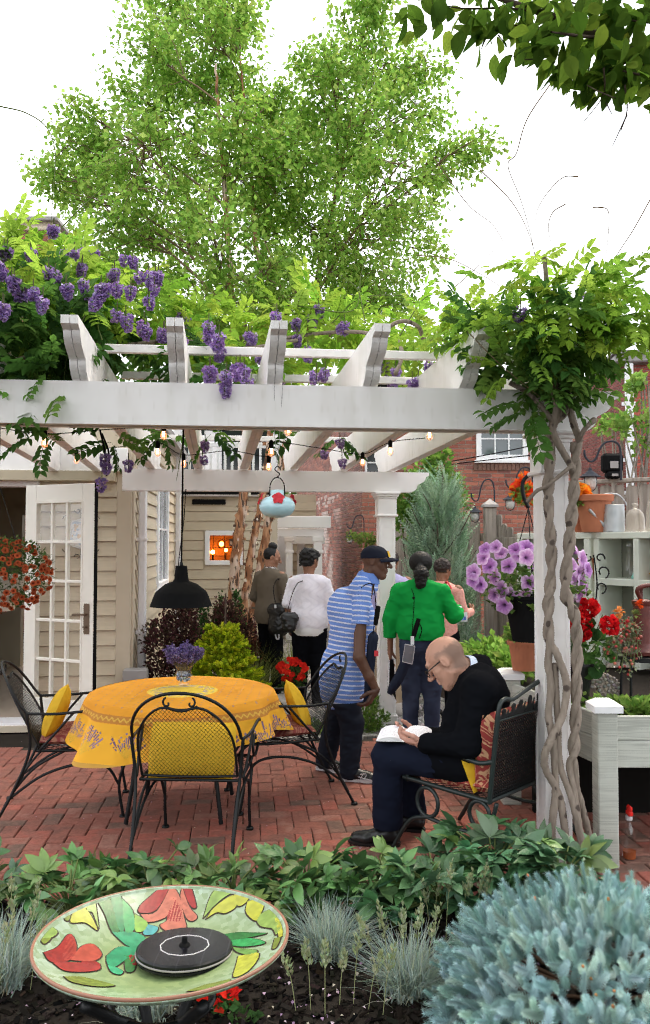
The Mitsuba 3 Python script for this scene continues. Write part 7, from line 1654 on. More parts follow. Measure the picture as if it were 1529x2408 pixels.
m = MB(); m.lathe([(.001, -.27), (.10, -.27), (.145, -.02), (.155, -.018), (.155, .0), (.14, .0), (.135, -.03), (.001, -.03)], 30, None, None, PCn); part(pt_, 'pot', m, 'black_soft', smooth=35)
vs_ = [np.clip(TCc * f, 0, .95) for f in ((1, 1, 1), (1.12, 1.15, 1.08), (.9, .82, .95))]; protos = []
fp = [(1112, 1345, .9), (1135, 1310, .9), (1128, 1375, .85), (1160, 1355, .95), (1150, 1330, .9), (1178, 1300, .85), (1195, 1330, .85), (1178, 1385, .95), (1160, 1400, .8), (1222, 1303, 1.05), (1240, 1310, .9), (1212, 1290, .8), (1240, 1285, .9), (1195, 1400, .9), (1212, 1408, .9), (1235, 1400, .95), (1245, 1370, .9), (1185, 1425, .9), (1200, 1420, .75), (1110, 1365, .8), (1140, 1290, .75), (1165, 1285, .75), (1255, 1330, .9),
      (1372, 1315, 1.0), (1360, 1298, .8), (1385, 1340, .85), (1365, 1345, .8), (1370, 1368, .9), (1380, 1385, .8), (1352, 1360, .8), (1365, 1400, .85), (1350, 1415, .75), (1345, 1330, .8), (1290, 1310, .9), (1310, 1330, .9), (1300, 1365, .9), (1330, 1300, .9), (1280, 1350, .8)]
for i, (x, y, s) in enumerate(fp):
    c = W(x, y, 4.62 + .22 * rng.random() * (1 if 1130 < x < 1360 else .7)); d = nrm((c - PCn - V(0, 0, .06)) * V(1.0, 1.2, .7) + V(0, -.22, 0) + rng.normal(0, .06, 3)); R = frame(d) * (.056 * s)
    if i < 3: protos.append(part(pt_, 'flower', (TV, TF, vs_[i]), 'vc_petal', smooth=True, color=True, to_world=place(R, c)))
    else: again(protos[int(rng.integers(3))], nkey(pt_ + '__flower'), to_world=place(R, c))
P = PCn + in_ell(900, rng, .3) * V(.33, .22, .17) + V(.03, 0, .05); v, f, c = scatter(*leaf(.45, .1, .2, 2), P, frames(rng.normal(0, .6, (900, 3)) + (P - PCn) * 2), rng.uniform(.025, .05, 900), palette([(.075, .14, .035), (.12, .20, .05), (.17, .26, .07)], 900, rng)); part(pt_, 'foliage', (v, f, c), 'vc_leaf', color=True, kind='stuff')
m = MB()
for a in (.4, 2.5, 4.6): m.tube([PCn + V(.15 * math.cos(a), .15 * math.sin(a), 0), PCn + V(0, 0, .52)], .003, 4)
m.tube(smoothpath([PCn + V(0, 0, .52), PCn + V(-.03, 0, .60), PCn + V(-.03, 0, .68), PCn + V(.02, 0, .72), PCn + V(.06, 0, .66)], 5), .012, 6); part(pt_, 'hanger', m, 'black_metal', smooth=True)

# ---------------------------------------------------------------- calibrachoa basket at the left edge
hb = thing('hanging_basket', 'hanging basket of small rust orange flowers at the left edge', 'flower basket'); BC = W(20, 1345, 4.6)
rng = np.random.default_rng(90)
m = MB(); m.lathe([(.001, -.20), (.09, -.2), (.15, -.02), (.16, -.02), (.16, 0), (.001, -.01)], 24, None, None, BC + V(-.06, 0, -.02)); part(hb, 'basket', m, 'cream_white', smooth=30)
P = BC + in_ell(2600, rng, .5) * V(.25, .24, .20) + V(0, 0, -.0); v, f, c = scatter(*LEAF2, P, frames(rng.normal(0, .7, (2600, 3)) + (P - BC) * 4 + V(0, 0, .3)), rng.uniform(.015, .032, 2600), palette([(.08, .135, .04), (.13, .19, .06), (.06, .10, .03)], 2600, rng)); part(hb, 'foliage', (v, f, c), 'vc_leaf', color=True, kind='stuff')
n = 230; q = in_ell(n, rng, .92); q[:, 1] = -np.abs(q[:, 1]); q[:, 2] -= .22 * rng.random(n); P = BC + q * V(.265, .255, .20); sc_ = np.array([(.10, .02, .01), (.10, .015, .01), (.24, .03, .015), (.40, .085, .03), (.46, .11, .045), (.42, .10, .05)]); tc = np.repeat(sc_, 20, 0)
v, f, c = scatter(TV[:, [0, 2, 1]], np.vstack([TF[:, [0, 2, 1]], TF[:, [0, 3, 2]]]), P, frames(q * V(1, 1.4, .7) + V(0, -.3, 0) + rng.normal(0, .25, (n, 3))), rng.uniform(.013, .019, n), np.ones((n, 3)) * rng.uniform(.75, 1.2, (n, 1)), tc); part(hb, 'flowers', (v, f, c), 'vc_petal', color=True, smooth=False, kind='stuff')
m = MB()
for a in (.6, 2.7, 4.8): m.tube([BC + V(-.06 + .15 * math.cos(a), .15 * math.sin(a), 0), BC + V(-.06, 0, .5), BC + V(-.06, 0, 1.02)], .002, 4)
part(hb, 'wire', m, 'black_metal', kind='stuff')

# ---------------------------------------------------------------- geraniums, dried bouquet, pump, stone wall in the planter
mat('red_bloom', VC, .6, .3)
gr_ = thing('geranium', 'red geranium in a dark pot between the vine trunks and the shelf', 'plant'); GP = W(1362, 1575, 4.75); rng = np.random.default_rng(93)
m = MB(); m.lathe([(.001, 0), (.05, 0), (.085, .2), (.09, .2), (.09, .215), (.001, .2)], 24, None, None, V(GP[0], GP[1], .76)); part(gr_, 'pot', m, 'leather_black', smooth=30)
def bloom(k, c, r, n=70):
    d = in_ell(n, rng, .9); v, f, c_ = scatter(*leaf(.8, .2, .2, 2, .6), c + d * r * .55, frames(d + rng.normal(0, .4, (n, 3)), rng.normal(size=(n, 3))), r * .62 * rng.uniform(.8, 1.2, n), palette([(.60, .012, .018), (.45, .008, .012), (.72, .03, .03)], n, rng, .1)); part(k, 'bloom', (v, f, c_), 'vc_petal', color=True)
for x, y, Y, r in ((1385, 1430, 4.75, .06), (1368, 1462, 4.7, .06), (1372, 1490, 4.65, .045), (1434, 1470, 4.55, .055), (1345, 1480, 4.8, .05)): bloom(gr_, W(x, y, Y), r)
rl = (np.array([[0, 0, 0]] + [[math.cos(a) * (1 + .08 * math.cos(7 * a)), math.sin(a) * (1 + .08 * math.cos(7 * a)) + .7, .12 * math.cos(3 * a) + .15] for a in np.linspace(-PI / 2 + .3, 1.5 * PI - .3, 15)]) * .5, np.array([[0, i, i + 1] for i in range(1, 15)]))
gc = W(1392, 1530, 4.7)
for i in range(46): q = gc + in_ell(1, rng, .4)[0] * V(.13, .12, .13); part(gr_, 'leaf', MB().add(rl[0] * rng.uniform(.05, .085), rl[1], tuple(palette([(.06, .14, .035), (.09, .19, .05), (.045, .1, .03)], 1, rng)[0]), frames((q - gc + rng.normal(0, .06, 3) + V(0, -.04, 0))[None], V(0, -.5, .8)[None] + rng.normal(0, .3, (1, 3)))[0], q), 'vc_leaf', color=True)
m = MB(); base = V(GP[0], GP[1], .95)
for x, y, Y in ((1385, 1430, 4.75), (1368, 1462, 4.7), (1434, 1475, 4.55), (1418, 1445, 4.7)): m.tube(smoothpath([base, (base + W(x, y, Y)) / 2 + V(.02, 0, .03), W(x, y, Y)], 4), .003, 4)
part(gr_, 'stem', m, 'stem_green', kind='stuff')
pm = thing('water_pump', 'old rust red hand water pump on a round black stand in the planter', 'pump'); PP = W(1512, 1600, 4.85) * V(1, 1, 0); mat('rust_red', proc(lambda p, n, uv: mix((.14, .030, .022), (.08, .018, .015), fbm(p.x * 20, p.y * 20, p.z * 20, 2))), .45, .4)
m = MB(); m.lathe([(.001, 1.01), (.085, 1.01), (.088, 1.03), (.06, 1.05), (.048, 1.08), (.048, 1.30), (.056, 1.31), (.058, 1.33), (.03, 1.34), (.001, 1.34)], 24, None, None, PP); m.box(PP + V(-.11, -.06, 1.0), PP + V(.1, .06, 1.035), ch=.02); part(pm, 'cylinder', m, 'rust_red', smooth=35)
m = MB(); m.tube(smoothpath([PP + V(.0, 0, 1.33), PP + V(-.03, -.02, 1.40), PP + V(.06, -.02, 1.42), PP + V(.2, 0, 1.35)], 5), .014, 7); m.tube([PP + V(0, 0, 1.32), PP + V(0, 0, 1.42)], .008, 6); part(pm, 'handle', m, 'rust_red', smooth=True)
m = MB(); m.tube(smoothpath([PP + V(-.05, -.02, 1.10), PP + V(-.13, -.03, 1.10), PP + V(-.17, -.03, 1.06)], 4), .02, 8); part(pm, 'spout', m, 'rust_red', smooth=True)
m = MB(); m.lathe([(.135, .975), (.14, .975), (.14, 1.0), (.001, 1.002), (.001, .98), (.135, .98)], 28, None, None, PP); part(pm, 'stand_ring', m, 'black_metal', smooth=30)
for a in (2.5, 3.8, 5.2, 6.6): m = MB(); m.tube([PP + V(.125 * math.cos(a), .125 * math.sin(a), .98), PP + V(.13 * math.cos(a), .13 * math.sin(a), .71)], .008, 6); part(pm, 'stand_leg', m, 'black_metal', smooth=True)
db = thing('dried_bouquet', 'arrangement of orange blooms and red berries spilling from the pump', 'bouquet'); rng = np.random.default_rng(95); m = MB(); P, D, BP = [], [], []
for x, y in ((1425, 1545), (1440, 1570), (1460, 1580), (1450, 1530), (1480, 1590), (1410, 1562), (1470, 1555), (1490, 1570), (1500, 1545), (1440, 1500), (1460, 1470)):
    p = smoothpath([W(1500, 1480, 4.72), W((x + 1500) / 2, min(y, 1500) - 12, 4.66), W(x, y, 4.6)], 8); m.tube(p, .002, 4)
    for q in p[3:]:
        for _ in range(3): P.append(q + rng.normal(0, .012, 3)); D.append(rng.normal(0, 1, 3))
        if rng.random() < .55: BP.append(q + rng.normal(0, .012, 3))
part(db, 'stem', m, 'stem_green', kind='stuff'); n = len(P); v, f, c = scatter(*LEAF2, np.array(P), frames(D), rng.uniform(.018, .032, n), palette([(.22, .26, .15), (.30, .33, .22), (.15, .19, .09)], n, rng)); part(db, 'leaves', (v, f, c), 'vc_leaf', color=True, kind='stuff')
n = len(BP); v, f, c = scatter(st.vertices, st.faces, np.array(BP), frames(rng.normal(size=(n, 3))), rng.uniform(.006, .010, n), palette([(.42, .06, .05), (.5, .14, .10), (.35, .03, .03)], n, rng)); part(db, 'berries', (v, f, c), 'vc_gloss', color=True, smooth=True, kind='stuff')
for x, y, col, r in ((1455, 1440, (.78, .36, .12), .035), (1448, 1460, (.75, .42, .16), .03), (1505, 1420, (.72, .10, .02), .028), (1475, 1465, (.55, .05, .06), .02), (1495, 1445, (.2, .25, .08), .03)):
    d = in_ell(26, rng, .95); v, f, c = scatter(*leaf(.35, .1, .1, 2), W(x, y, 4.62) + d * r * .2, frames(d + V(0, -.2, .5)), r, palette([col], 26, rng)); part(db, 'bloom', (v, f, c), 'vc_petal', color=True)
sw = thing('stone_wall_ornament', 'miniature cobble stone wall ornament with an arch in the planter', 'ornament'); rng = np.random.default_rng(97); wc0 = W(1388, 1650, 4.95); wc0[2] = .72; P = []
hw = lambda x: .17 * math.sqrt(max(0, 1 - (x / .2)**2))**.6
m = MB(); pl = sg.Polygon([(x, hw(x)) for x in np.linspace(-.195, .195, 20)] + [(.195, 0), (-.195, 0)]).difference(sg.box(-.02, 0, .05, .07)); v, f = extrude(pl, .05); m.add(np.stack([v[:, 0], v[:, 2], v[:, 1]], 1), f[:, ::-1], None, None, wc0); part(sw, 'core', m, 'mortar')
for i in range(900):
    x = rng.uniform(-.19, .19); z = rng.uniform(0.01, .165)
    if z > hw(x) - .004 or (-.025 < x < .055 and z < .075): continue
    if all((x - a)**2 + (z - b)**2 > .015**2 for a, b in P): P.append((x, z))
P = np.array(P); n = len(P); v, f, c = scatter(sv, trimesh.creation.icosphere(subdivisions=1).faces, wc0 + np.stack([P[:, 0], 0 * P[:, 0] - .003, P[:, 1]], 1), frames(rng.normal(size=(n, 3)) * [1, .2, 1]), rng.uniform(.0085, .012, n), palette([(.36, .32, .29), (.28, .26, .25), (.42, .37, .33)], n, rng)); part(sw, 'stones', (v, f, c), 'vc', color=True, smooth=True, kind='stuff')
rng = np.random.default_rng(99)
LT = [(.20, .34, .07), (.28, .42, .10), (.14, .26, .05)]
pk = thing('planter_greens', 'bright green leafy plants growing in the raised planter', 'plant'); shrub(pk, [(W(1360, 1650, 4.7), (.16, .2, .07)), (W(1480, 1668, 4.6), (.3, .2, .06)), (V(1.75, 4.5, .76), (.25, .15, .05)), (W(1420, 1672, 4.9), (.2, .2, .05))], 900, .045, LT, rng)
pk = thing('lettuce_plants', 'lime green leafy salad plants behind the seated man in the planter', 'plant'); shrub(pk, [(W(1165, 1545, 5.75), (.28, .25, .13)), (W(1205, 1565, 5.5), (.16, .2, .10)), (W(1125, 1550, 6.0), (.2, .2, .12))], 1500, .06, [(.26, .44, .08), (.34, .52, .12), (.18, .33, .06)], rng)
PG = V(W(1238, 1570, 5.15)[0], 5.2, .86); pot('flower_pot', 'terracotta pot on the rear planter post left of the vine post', PG, .075, .10, .19)
pk = thing('white_viola', 'small white flowers and leaves in the terracotta pot by the vine post', 'plant'); shrub(pk, [(PG + V(-.02, 0, .25), (.12, .12, .08))], 320, .04, LT, rng)
v, f, c = scatter(*leaf(.8, .2, .2, 2, .6), W(1222, 1478, 5.1) + rng.normal(0, .018, (14, 3)), frames(rng.normal(size=(14, 3))), .03, palette([(.8, .75, .8)], 14, rng, .05)); part(pk, 'flower', (v, f, c), 'vc_petal', color=True, kind='stuff')
for lab, c, r, cols in (('orange red flowers behind the post at the gate top', W(1236, 1150, 7.0), (.14, .14, .16), [(.75, .10, .02), (.8, .22, .03), (.6, .04, .02)]), ('orange marigolds in the large terracotta pot on the shelf', PT + V(-.11, 0, .29), (.07, .08, .05), [(.80, .22, .02), (.85, .38, .03)])):
    k = thing('orange_flowers', lab, 'flowers'); shrub(k, [(c, r)], 160, .05, cols, rng, leaf(.7, .2, .2, 2, .6), bs='vc_petal', name='blooms'); shrub(k, [(c - V(0, 0, .06), np.array(r) * [1, 1, .6])], 200, .04, LT, rng)
# ---------------------------------------------------------------- shrubs and trees behind the patio
rng = np.random.default_rng(120)
# feathery blue-green juniper
def sprays(key, base, tips, cols, rng, n, ln, wd, width=.05, up=.6, name='foliage', sub=9):
    """n feathery sprays: a bent axis with two ranks of scale-leaf twigs"""
    P, D = [], []
    for p, d in tips: P.append(p); D.append(d)
    P, D = np.array(P), np.array(D); tv, tf = [], []
    t = np.linspace(0, 1, sub)
    for i, q in enumerate(t):
        for s in (-1, 1):
            l = wd * (1 - .75 * q) * (.6 + .4 * ((i * 7 + s) % 3) / 2); b = [0, q * .95, -.12 * q * q]; k = len(tv)
            tv += [b, [s * l * .55 + .012, q * .95 + l * .55 - width * .3, b[2] + .03], [s * l, q * .95 + l * .95, b[2] + .02], [s * l * .5 - .012, q * .95 + l * .7 + width * .3, b[2] + .05]]; tf += [[k, k + 1, k + 2], [k, k + 2, k + 3]]
    n = len(P); v, f, c = scatter(np.array(tv), np.array(tf), P, frames(D, rng.normal(0, 1, (n, 3))), ln * rng.uniform(.65, 1.2, (n, 1)) * np.ones((1, 3)), palette(cols, n, rng, .15, .04)); part(key, name, (v, f, c), 'vc_leaf', color=True, kind='stuff')
jn = thing('juniper', 'feathery blue green upright juniper in front of the grey fence', 'tree'); JC = V(1.24, 8.6, 0); tips = []; m = MB(); m.tube(smoothpath([JC, JC + V(.02, 0, .8), JC + V(-.02, 0, 1.8), JC + V(.03, 0, 2.4)], 5), np.linspace(.045, .012, 16), 7)
for i in range(1150):
    z = .25 + 1.95 * rng.random()**.9; rad = .37 * (1 - (z - .25) / 2.2)**.65 * (.35 + .65 * rng.random()**.5) + .04; a = rng.uniform(0, 2 * PI); p = JC + V(rad * math.cos(a) * 1.05, rad * math.sin(a), z + .1 * rng.normal()); d = V(math.cos(a) * .55 - .18, math.sin(a) * .55, 1.0) + rng.normal(0, .22, 3); tips.append((p, d))
for i in range(26): a = rng.uniform(0, 2 * PI); z = rng.uniform(.4, 1.7); limb(m, JC + V(0, 0, z), JC + V(.4 * math.cos(a), .4 * math.sin(a), z + .5), .012, .004, rng, .06, 5, 4)
part(jn, 'trunk', m, 'bark_dark', smooth=True); sprays(jn, JC, tips, [(.27, .41, .27), (.34, .47, .34), (.20, .32, .19), (.40, .52, .40)], rng, 1500, .26, .30)
vb = thing('climbing_shrub', 'bright green leafy climber between the back post and the brick building', 'shrub'); shrub(vb, [(W(1010, 1170, 10.5), (.5, .4, .55)), (W(960, 1190, 10.6), (.3, .3, .5)), (W(1030, 1100, 10.4), (.25, .3, .3)), (W(990, 1240, 10.5), (.3, .3, .3))], 2600, .085, [(.15, .29, .05), (.21, .36, .07), (.10, .21, .04)], rng, stem='bark_dark', base=(1.35, 10.6, 0), stems=4, sr=.014)
iv = thing('climbing_shrub', 'small ivy clump creeping over the far fence end', 'shrub'); shrub(iv, [(W(850, 1262, 11.6), (.28, .2, .10)), (W(866, 1275, 11.6), (.15, .2, .12))], 420, .05, [(.20, .27, .06), (.13, .20, .05)], rng)
BAR = [(.075, .028, .032), (.11, .045, .045), (.05, .03, .022), (.09, .06, .04)]
for lab, blobs, n in (('dark purple barberry beside the house corner below the lamp', [(W(375, 1530, 7.7), (.2, .25, .42)), (W(425, 1510, 7.9), (.22, .25, .45)), (W(440, 1450, 8.0), (.12, .15, .3)), (W(388, 1460, 7.9), (.08, .1, .25)), (W(450, 1560, 7.9), (.22, .2, .35))], 3800),
                      ('dark purple barberry at the foot of the birch', [(W(528, 1480, 9.3), (.26, .25, .42)), (W(566, 1500, 9.2), (.25, .25, .4)), (W(520, 1550, 9.0), (.3, .25, .3))], 3000), ('low reddish barberry right of the birch foot', [(W(600, 1540, 9.1), (.2, .2, .22))], 1000)):
    k = thing('barberry_bush', lab, 'shrub'); shrub(k, blobs, n, .042, BAR if 'reddish' not in lab else [(.2, .08, .05), (.13, .06, .04)], rng, stem='bark_dark', stems=6, droop=.1)
for lab, x in (('slim dark green upright holly behind the pendant lamp, left one', 478), ('slim dark green upright holly behind the pendant lamp, middle one', 515), ('slim dark green upright holly behind the pendant lamp, right one', 556)):
    k = thing('upright_holly', lab, 'shrub'); b = W(x, 1600, 9.6); tz = W(x, 1385 + (556 - x) * .05, 9.6)[2]; shrub(k, [(V(b[0], 9.6, tz * .45), (.14, .14, tz * .4)), (V(b[0], 9.6, tz * .82), (.08, .08, tz * .22))], 1400, .038, [(.035, .085, .028), (.055, .12, .035), (.08, .16, .05)], rng, stem='bark_dark', stems=4)
# golden spruce: tiers of stubby shoots
def shoot(n, nl, nw, rng, spread=1.0, k=2):
    """one conifer shoot along +y of unit length: a twig and n needles; returns v, f and a per-vertex tone"""
    tv, tf, tc = [], [], []
    for i in range(n):
        y = (i + .5) / n; a = i * 2.399963; l = nl * (1 - .35 * y) * (.85 + .3 * rng.random()); lean = .45 + .75 * y * spread; r = V(math.cos(a), 0, math.sin(a)); d = nrm(r + V(0, lean, 0)); s = np.cross(d, V(0, 1, 0)); s = nrm(s) * nw; b = V(0, y * .92, 0) + r * .015; j = len(tv)
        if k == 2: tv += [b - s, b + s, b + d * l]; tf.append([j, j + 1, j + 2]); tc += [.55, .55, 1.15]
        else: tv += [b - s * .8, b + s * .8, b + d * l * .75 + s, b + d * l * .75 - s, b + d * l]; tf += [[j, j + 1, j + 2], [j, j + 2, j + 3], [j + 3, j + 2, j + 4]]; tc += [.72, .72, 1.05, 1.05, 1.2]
    return np.array(tv), np.array(tf), np.repeat(np.array(tc)[:, None], 3, 1)
SG = shoot(38, .30, .075, rng); gs = thing('golden_spruce', 'chartreuse dwarf spruce glowing behind the table', 'shrub'); GB = V(W(522, 1600, 7.6)[0], 7.6, 0); P, D = [], []; m = MB()
for i in range(1700):
    z = .08 + .78 * rng.random()**1.15; rad = .50 * (1 - (z - .08) / .86)**.8 + .02; tier = .74 + .26 * math.cos(z * 44); a = rng.uniform(0, 2 * PI); r = rad * tier * (.74 + .26 * rng.random()**.5); P.append(GB + V(r * math.cos(a), r * math.sin(a), z)); D.append(V(math.cos(a), math.sin(a), .30 + .5 * (z > .74)) + rng.normal(0, .3, 3))
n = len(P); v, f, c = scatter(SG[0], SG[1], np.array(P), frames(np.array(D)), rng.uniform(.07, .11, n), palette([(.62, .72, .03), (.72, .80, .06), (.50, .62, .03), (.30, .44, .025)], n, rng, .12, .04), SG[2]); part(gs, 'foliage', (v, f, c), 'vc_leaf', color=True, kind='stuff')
m.tube([GB, GB + V(0, 0, .8)], [.03, .008], 6); m.tube([GB + V(.03, 0, .7), GB + V(.03, 0, 1.2)], .008, 5); part(gs, 'trunk', m, 'bark_dark')
# ground cover, grasses, red impatiens, boulders
gc_ = thing('ground_cover', 'low bright green ground cover along the far patio edge', 'ground cover'); blobs = [(W(x, y, Y), (rx, .16, rz)) for x, y, Y, rx, rz in ((750, 1720, 7.15, .28, .10), (870, 1700, 7.2, .2, .16), (880, 1660, 7.4, .12, .14), (700, 1715, 7.2, .3, .08), (960, 1730, 7.15, .3, .08), (620, 1725, 7.2, .35, .07), (400, 1735, 7.2, .5, .06), (1080, 1735, 7.15, .4, .08))]
shrub(gc_, blobs, 4200, .035, [(.12, .21, .04), (.18, .28, .06), (.09, .15, .035)], rng, updir=.8); labels[gc_]['kind'] = 'stuff'
def grass(key, base, n, ln, cols, rng, r0=.05, lean=.5, wid=.0035, name='blades'):
    P = base + np.stack([r0 * rng.normal(size=n), r0 * rng.normal(size=n), np.zeros(n)], 1); a = rng.uniform(0, 2 * PI, n); le = lean * rng.random(n)**.7; tt = np.array([0, .4, .75, 1.0]); L_ = ln * rng.uniform(.6, 1.15, n); C = palette(cols, n, rng, .14, .04); v = []
    s = np.stack([-np.sin(a), np.cos(a), 0 * a], 1)
    for t in tt:
        c = P + np.stack([np.cos(a) * L_ * (le * t + .5 * le * t * t), np.sin(a) * L_ * (le * t + .5 * le * t * t), L_ * (t - .42 * le * t * t)], 1); w = wid * (1 - t * .92); v += [c - s * w, c + s * w]
    v = np.stack(v, 1).reshape(-1, 3); k = np.arange(n)[:, None, None] * 8; f = (k + np.array([[0, 1, 3, 2], [2, 3, 5, 4], [4, 5, 7, 6]])[None]).reshape(-1, 4)
    part(key, name, (v, f, np.repeat(C, 8, 0)), 'vc_leaf', color=True, kind='stuff')
for lab, x, Y in (('arching green sedge clump left of the olive jacket woman', 590, 8.6), ('arching green sedge clump behind the women on the gravel', 690, 9.3)):
    k = thing('grass_clump', lab, 'grass'); b = W(x, 1600, Y); grass(k, V(b[0], Y, 0), 420, .62, [(.19, .22, .06), (.25, .28, .09), (.13, .16, .04)], rng, .05, .75, .004)
ri = thing('red_impatiens', 'mound of red impatiens beside the black trousers', 'plant'); c = W(688, 1582, 8.0); c[2] = .42; shrub(ri, [(c - V(0, 0, .12), (.15, .15, .16))], 260, .05, [(.05, .10, .03), (.08, .14, .04)], rng, base=(c[0], 8.0, 0))
P = c + in_ell(46, rng, .9) * V(.15, .15, .11); v, f, c2 = scatter(*leaf(.95, .1, .15, 2, .6), np.repeat(P, 5, 0), frames(np.stack([np.cos(np.tile(np.arange(5), 46) * 1.257), np.full(230, -.25), np.sin(np.tile(np.arange(5), 46) * 1.257)], 1), np.tile([0, -1, .6], (230, 1))), .028, palette([(.72, .035, .02), (.6, .02, .015)], 230, rng)); part(ri, 'flowers', (v, f, c2), 'vc_petal', color=True, kind='stuff')
mat('boulder', proc(lambda p, n, uv: mix((.48, .44, .41), (.30, .27, .25), fbm(p.x * 9, p.y * 9, p.z * 9, 3))), .9, .2)
for lab, x, y, Y, r in (('pale boulder on the gravel behind the right mesh chair', 668, 1628, 7.9, .17), ('grey boulder at the foot of the woman in green', 950, 1665, 7.8, .12), ('small stone left of the back post', 720, 1640, 7.7, .09)):
    b = trimesh.creation.icosphere(subdivisions=3); v = b.vertices * (1 + .5 * (meshkit.fbm(b.vertices * 1.3 + x, 3, 2)[:, None] - .5)) * V(1.2, 1, .75) * r; p = W(x, y, Y); p[2] = r * .4; one('boulder', lab, 'rock', MB().add(v, b.faces, None, None, p), 'boulder', smooth=True)
# trees and greenery beyond the walls
for lab, blobs, n in (('green tree showing between the rear wing and the brick building', [(W(672, 1150, 24), (1.0, 1, 1.6)), (W(672, 1000, 24), (1.2, 1, 1.2))], 2600), ('young leafy branches over the right fence cap', [(W(1440, 1010, 9.5), (.3, .3, .25)), (W(1500, 1000, 9.2), (.4, .3, .4)), (W(1515, 920, 9.3), (.2, .3, .3))], 420)):
    k = thing('garden_tree', lab, 'tree'); shrub(k, blobs, n, .16 if n > 1000 else .09, [(.20, .34, .07), (.28, .42, .10), (.15, .27, .05)], rng, stem='old_wood' if n < 1000 else 'bark_dark', base=None if n > 1000 else (3.6, 9.6, 0), stems=6, sr=.02, shell=.3)
# ---------------------------------------------------------------- foreground bed
rng = np.random.default_rng(140)
# hellebores: every palmate leaf a part
def hellebore_leaf(rng, n=7):
    mb = MB(); lv, lf = leaf(.19, .05, .42, 5, .5)
    for i in range(n):
        a = (i - (n - 1) / 2) * (3.6 / n) + rng.normal(0, .12); s = 1 - .09 * abs(i - (n - 1) / 2); R = rotz(-a) @ rotx(.38 + rng.normal(0, .2)) @ roty(rng.normal(0, .3)); mb.add(lv * s * V(1.25, 1, 1), lf, np.array([1, 1, 1]) * rng.uniform(.88, 1.12), R)
    return mb
HL = [hellebore_leaf(rng, k) for k in (5, 6, 7, 7)]
spots = [(-1.50, 3.80, .26, 13, 0), (-1.12, 3.66, .30, 18, 0), (-.78, 3.72, .32, 18, 0), (-.42, 3.76, .27, 13, 1), (-.08, 3.74, .32, 17, 0), (.22, 3.78, .27, 16, 0), (.50, 3.70, .30, 18, 2), (.78, 3.86, .40, 20, 2), (1.05, 3.74, .38, 18, 2), (-1.85, 3.7, .25, 10, 0), (.30, 3.62, .2, 10, 2), (-.3, 3.6, .16, 8, 0)]
hl_lab = ['at the far left of the row', 'left of the bird bath bowl', 'behind the left part of the bird bath', 'low one behind the red glass flower', 'behind the bird bath rim near the front chair', 'below the right mesh chair', 'in front of the black shoes', 'tall one under the glider bench', 'broad one at the foot of the vine post', 'cut by the left frame edge', 'small one behind the grass stalks', 'small one at the bird bath rim']
for (x, y, h, n, tone), lab in zip(spots, hl_lab):
    k = thing('hellebore', 'glossy green hellebore ' + lab, 'plant', None); stm = MB(); y -= .10; b0 = V(x, y, float(bed_z(x, y)))
    cols = [(.060, .145, .05), (.085, .185, .06), (.12, .22, .06)] if tone == 0 else [(.075, .15, .05), (.10, .18, .06)] if tone == 1 else [(.07, .16, .075), (.095, .19, .085), (.05, .12, .05)]
    for i in range(int(n * 1.9)):
        a = rng.uniform(0, 2 * PI); rr = .20 * math.sqrt(rng.random()); tip = b0 + V(rr * math.cos(a) * 1.15, rr * math.sin(a) * .9, h * .74 * (.4 + .65 * rng.random())); d = V(math.cos(a), math.sin(a), .25 + rng.normal(0, .35)); stm.tube(smoothpath([b0, b0 + (tip - b0) * V(.3, .3, .65), tip], 3), .0042, 5)
        up = V(math.cos(a) * .2, math.sin(a) * .2, 1) + rng.normal(0, .42, 3); R = frames(d[None], up[None])[0]; mb = HL[int(rng.integers(4))]; col = palette(cols * 4 + [(.17, .26, .07)], 1, rng, .24, .07)[0]
        v, f = mb.VF(); s = rng.uniform(.075, .125) * (1.12 if tone == 2 else 1); part(k, 'leaf', (v @ R.T * s + tip, f, mb.C() * col), 'vc_glossleaf', color=True, smooth=True)
    part(k, 'stem', stm, 'stem_green', smooth=True, kind='stuff')
scene['m_vc_glossleaf'] = {'type': 'twosided', 'bsdf': {'type': 'principled', 'base_color': VC, 'roughness': .38, 'specular': .5}}
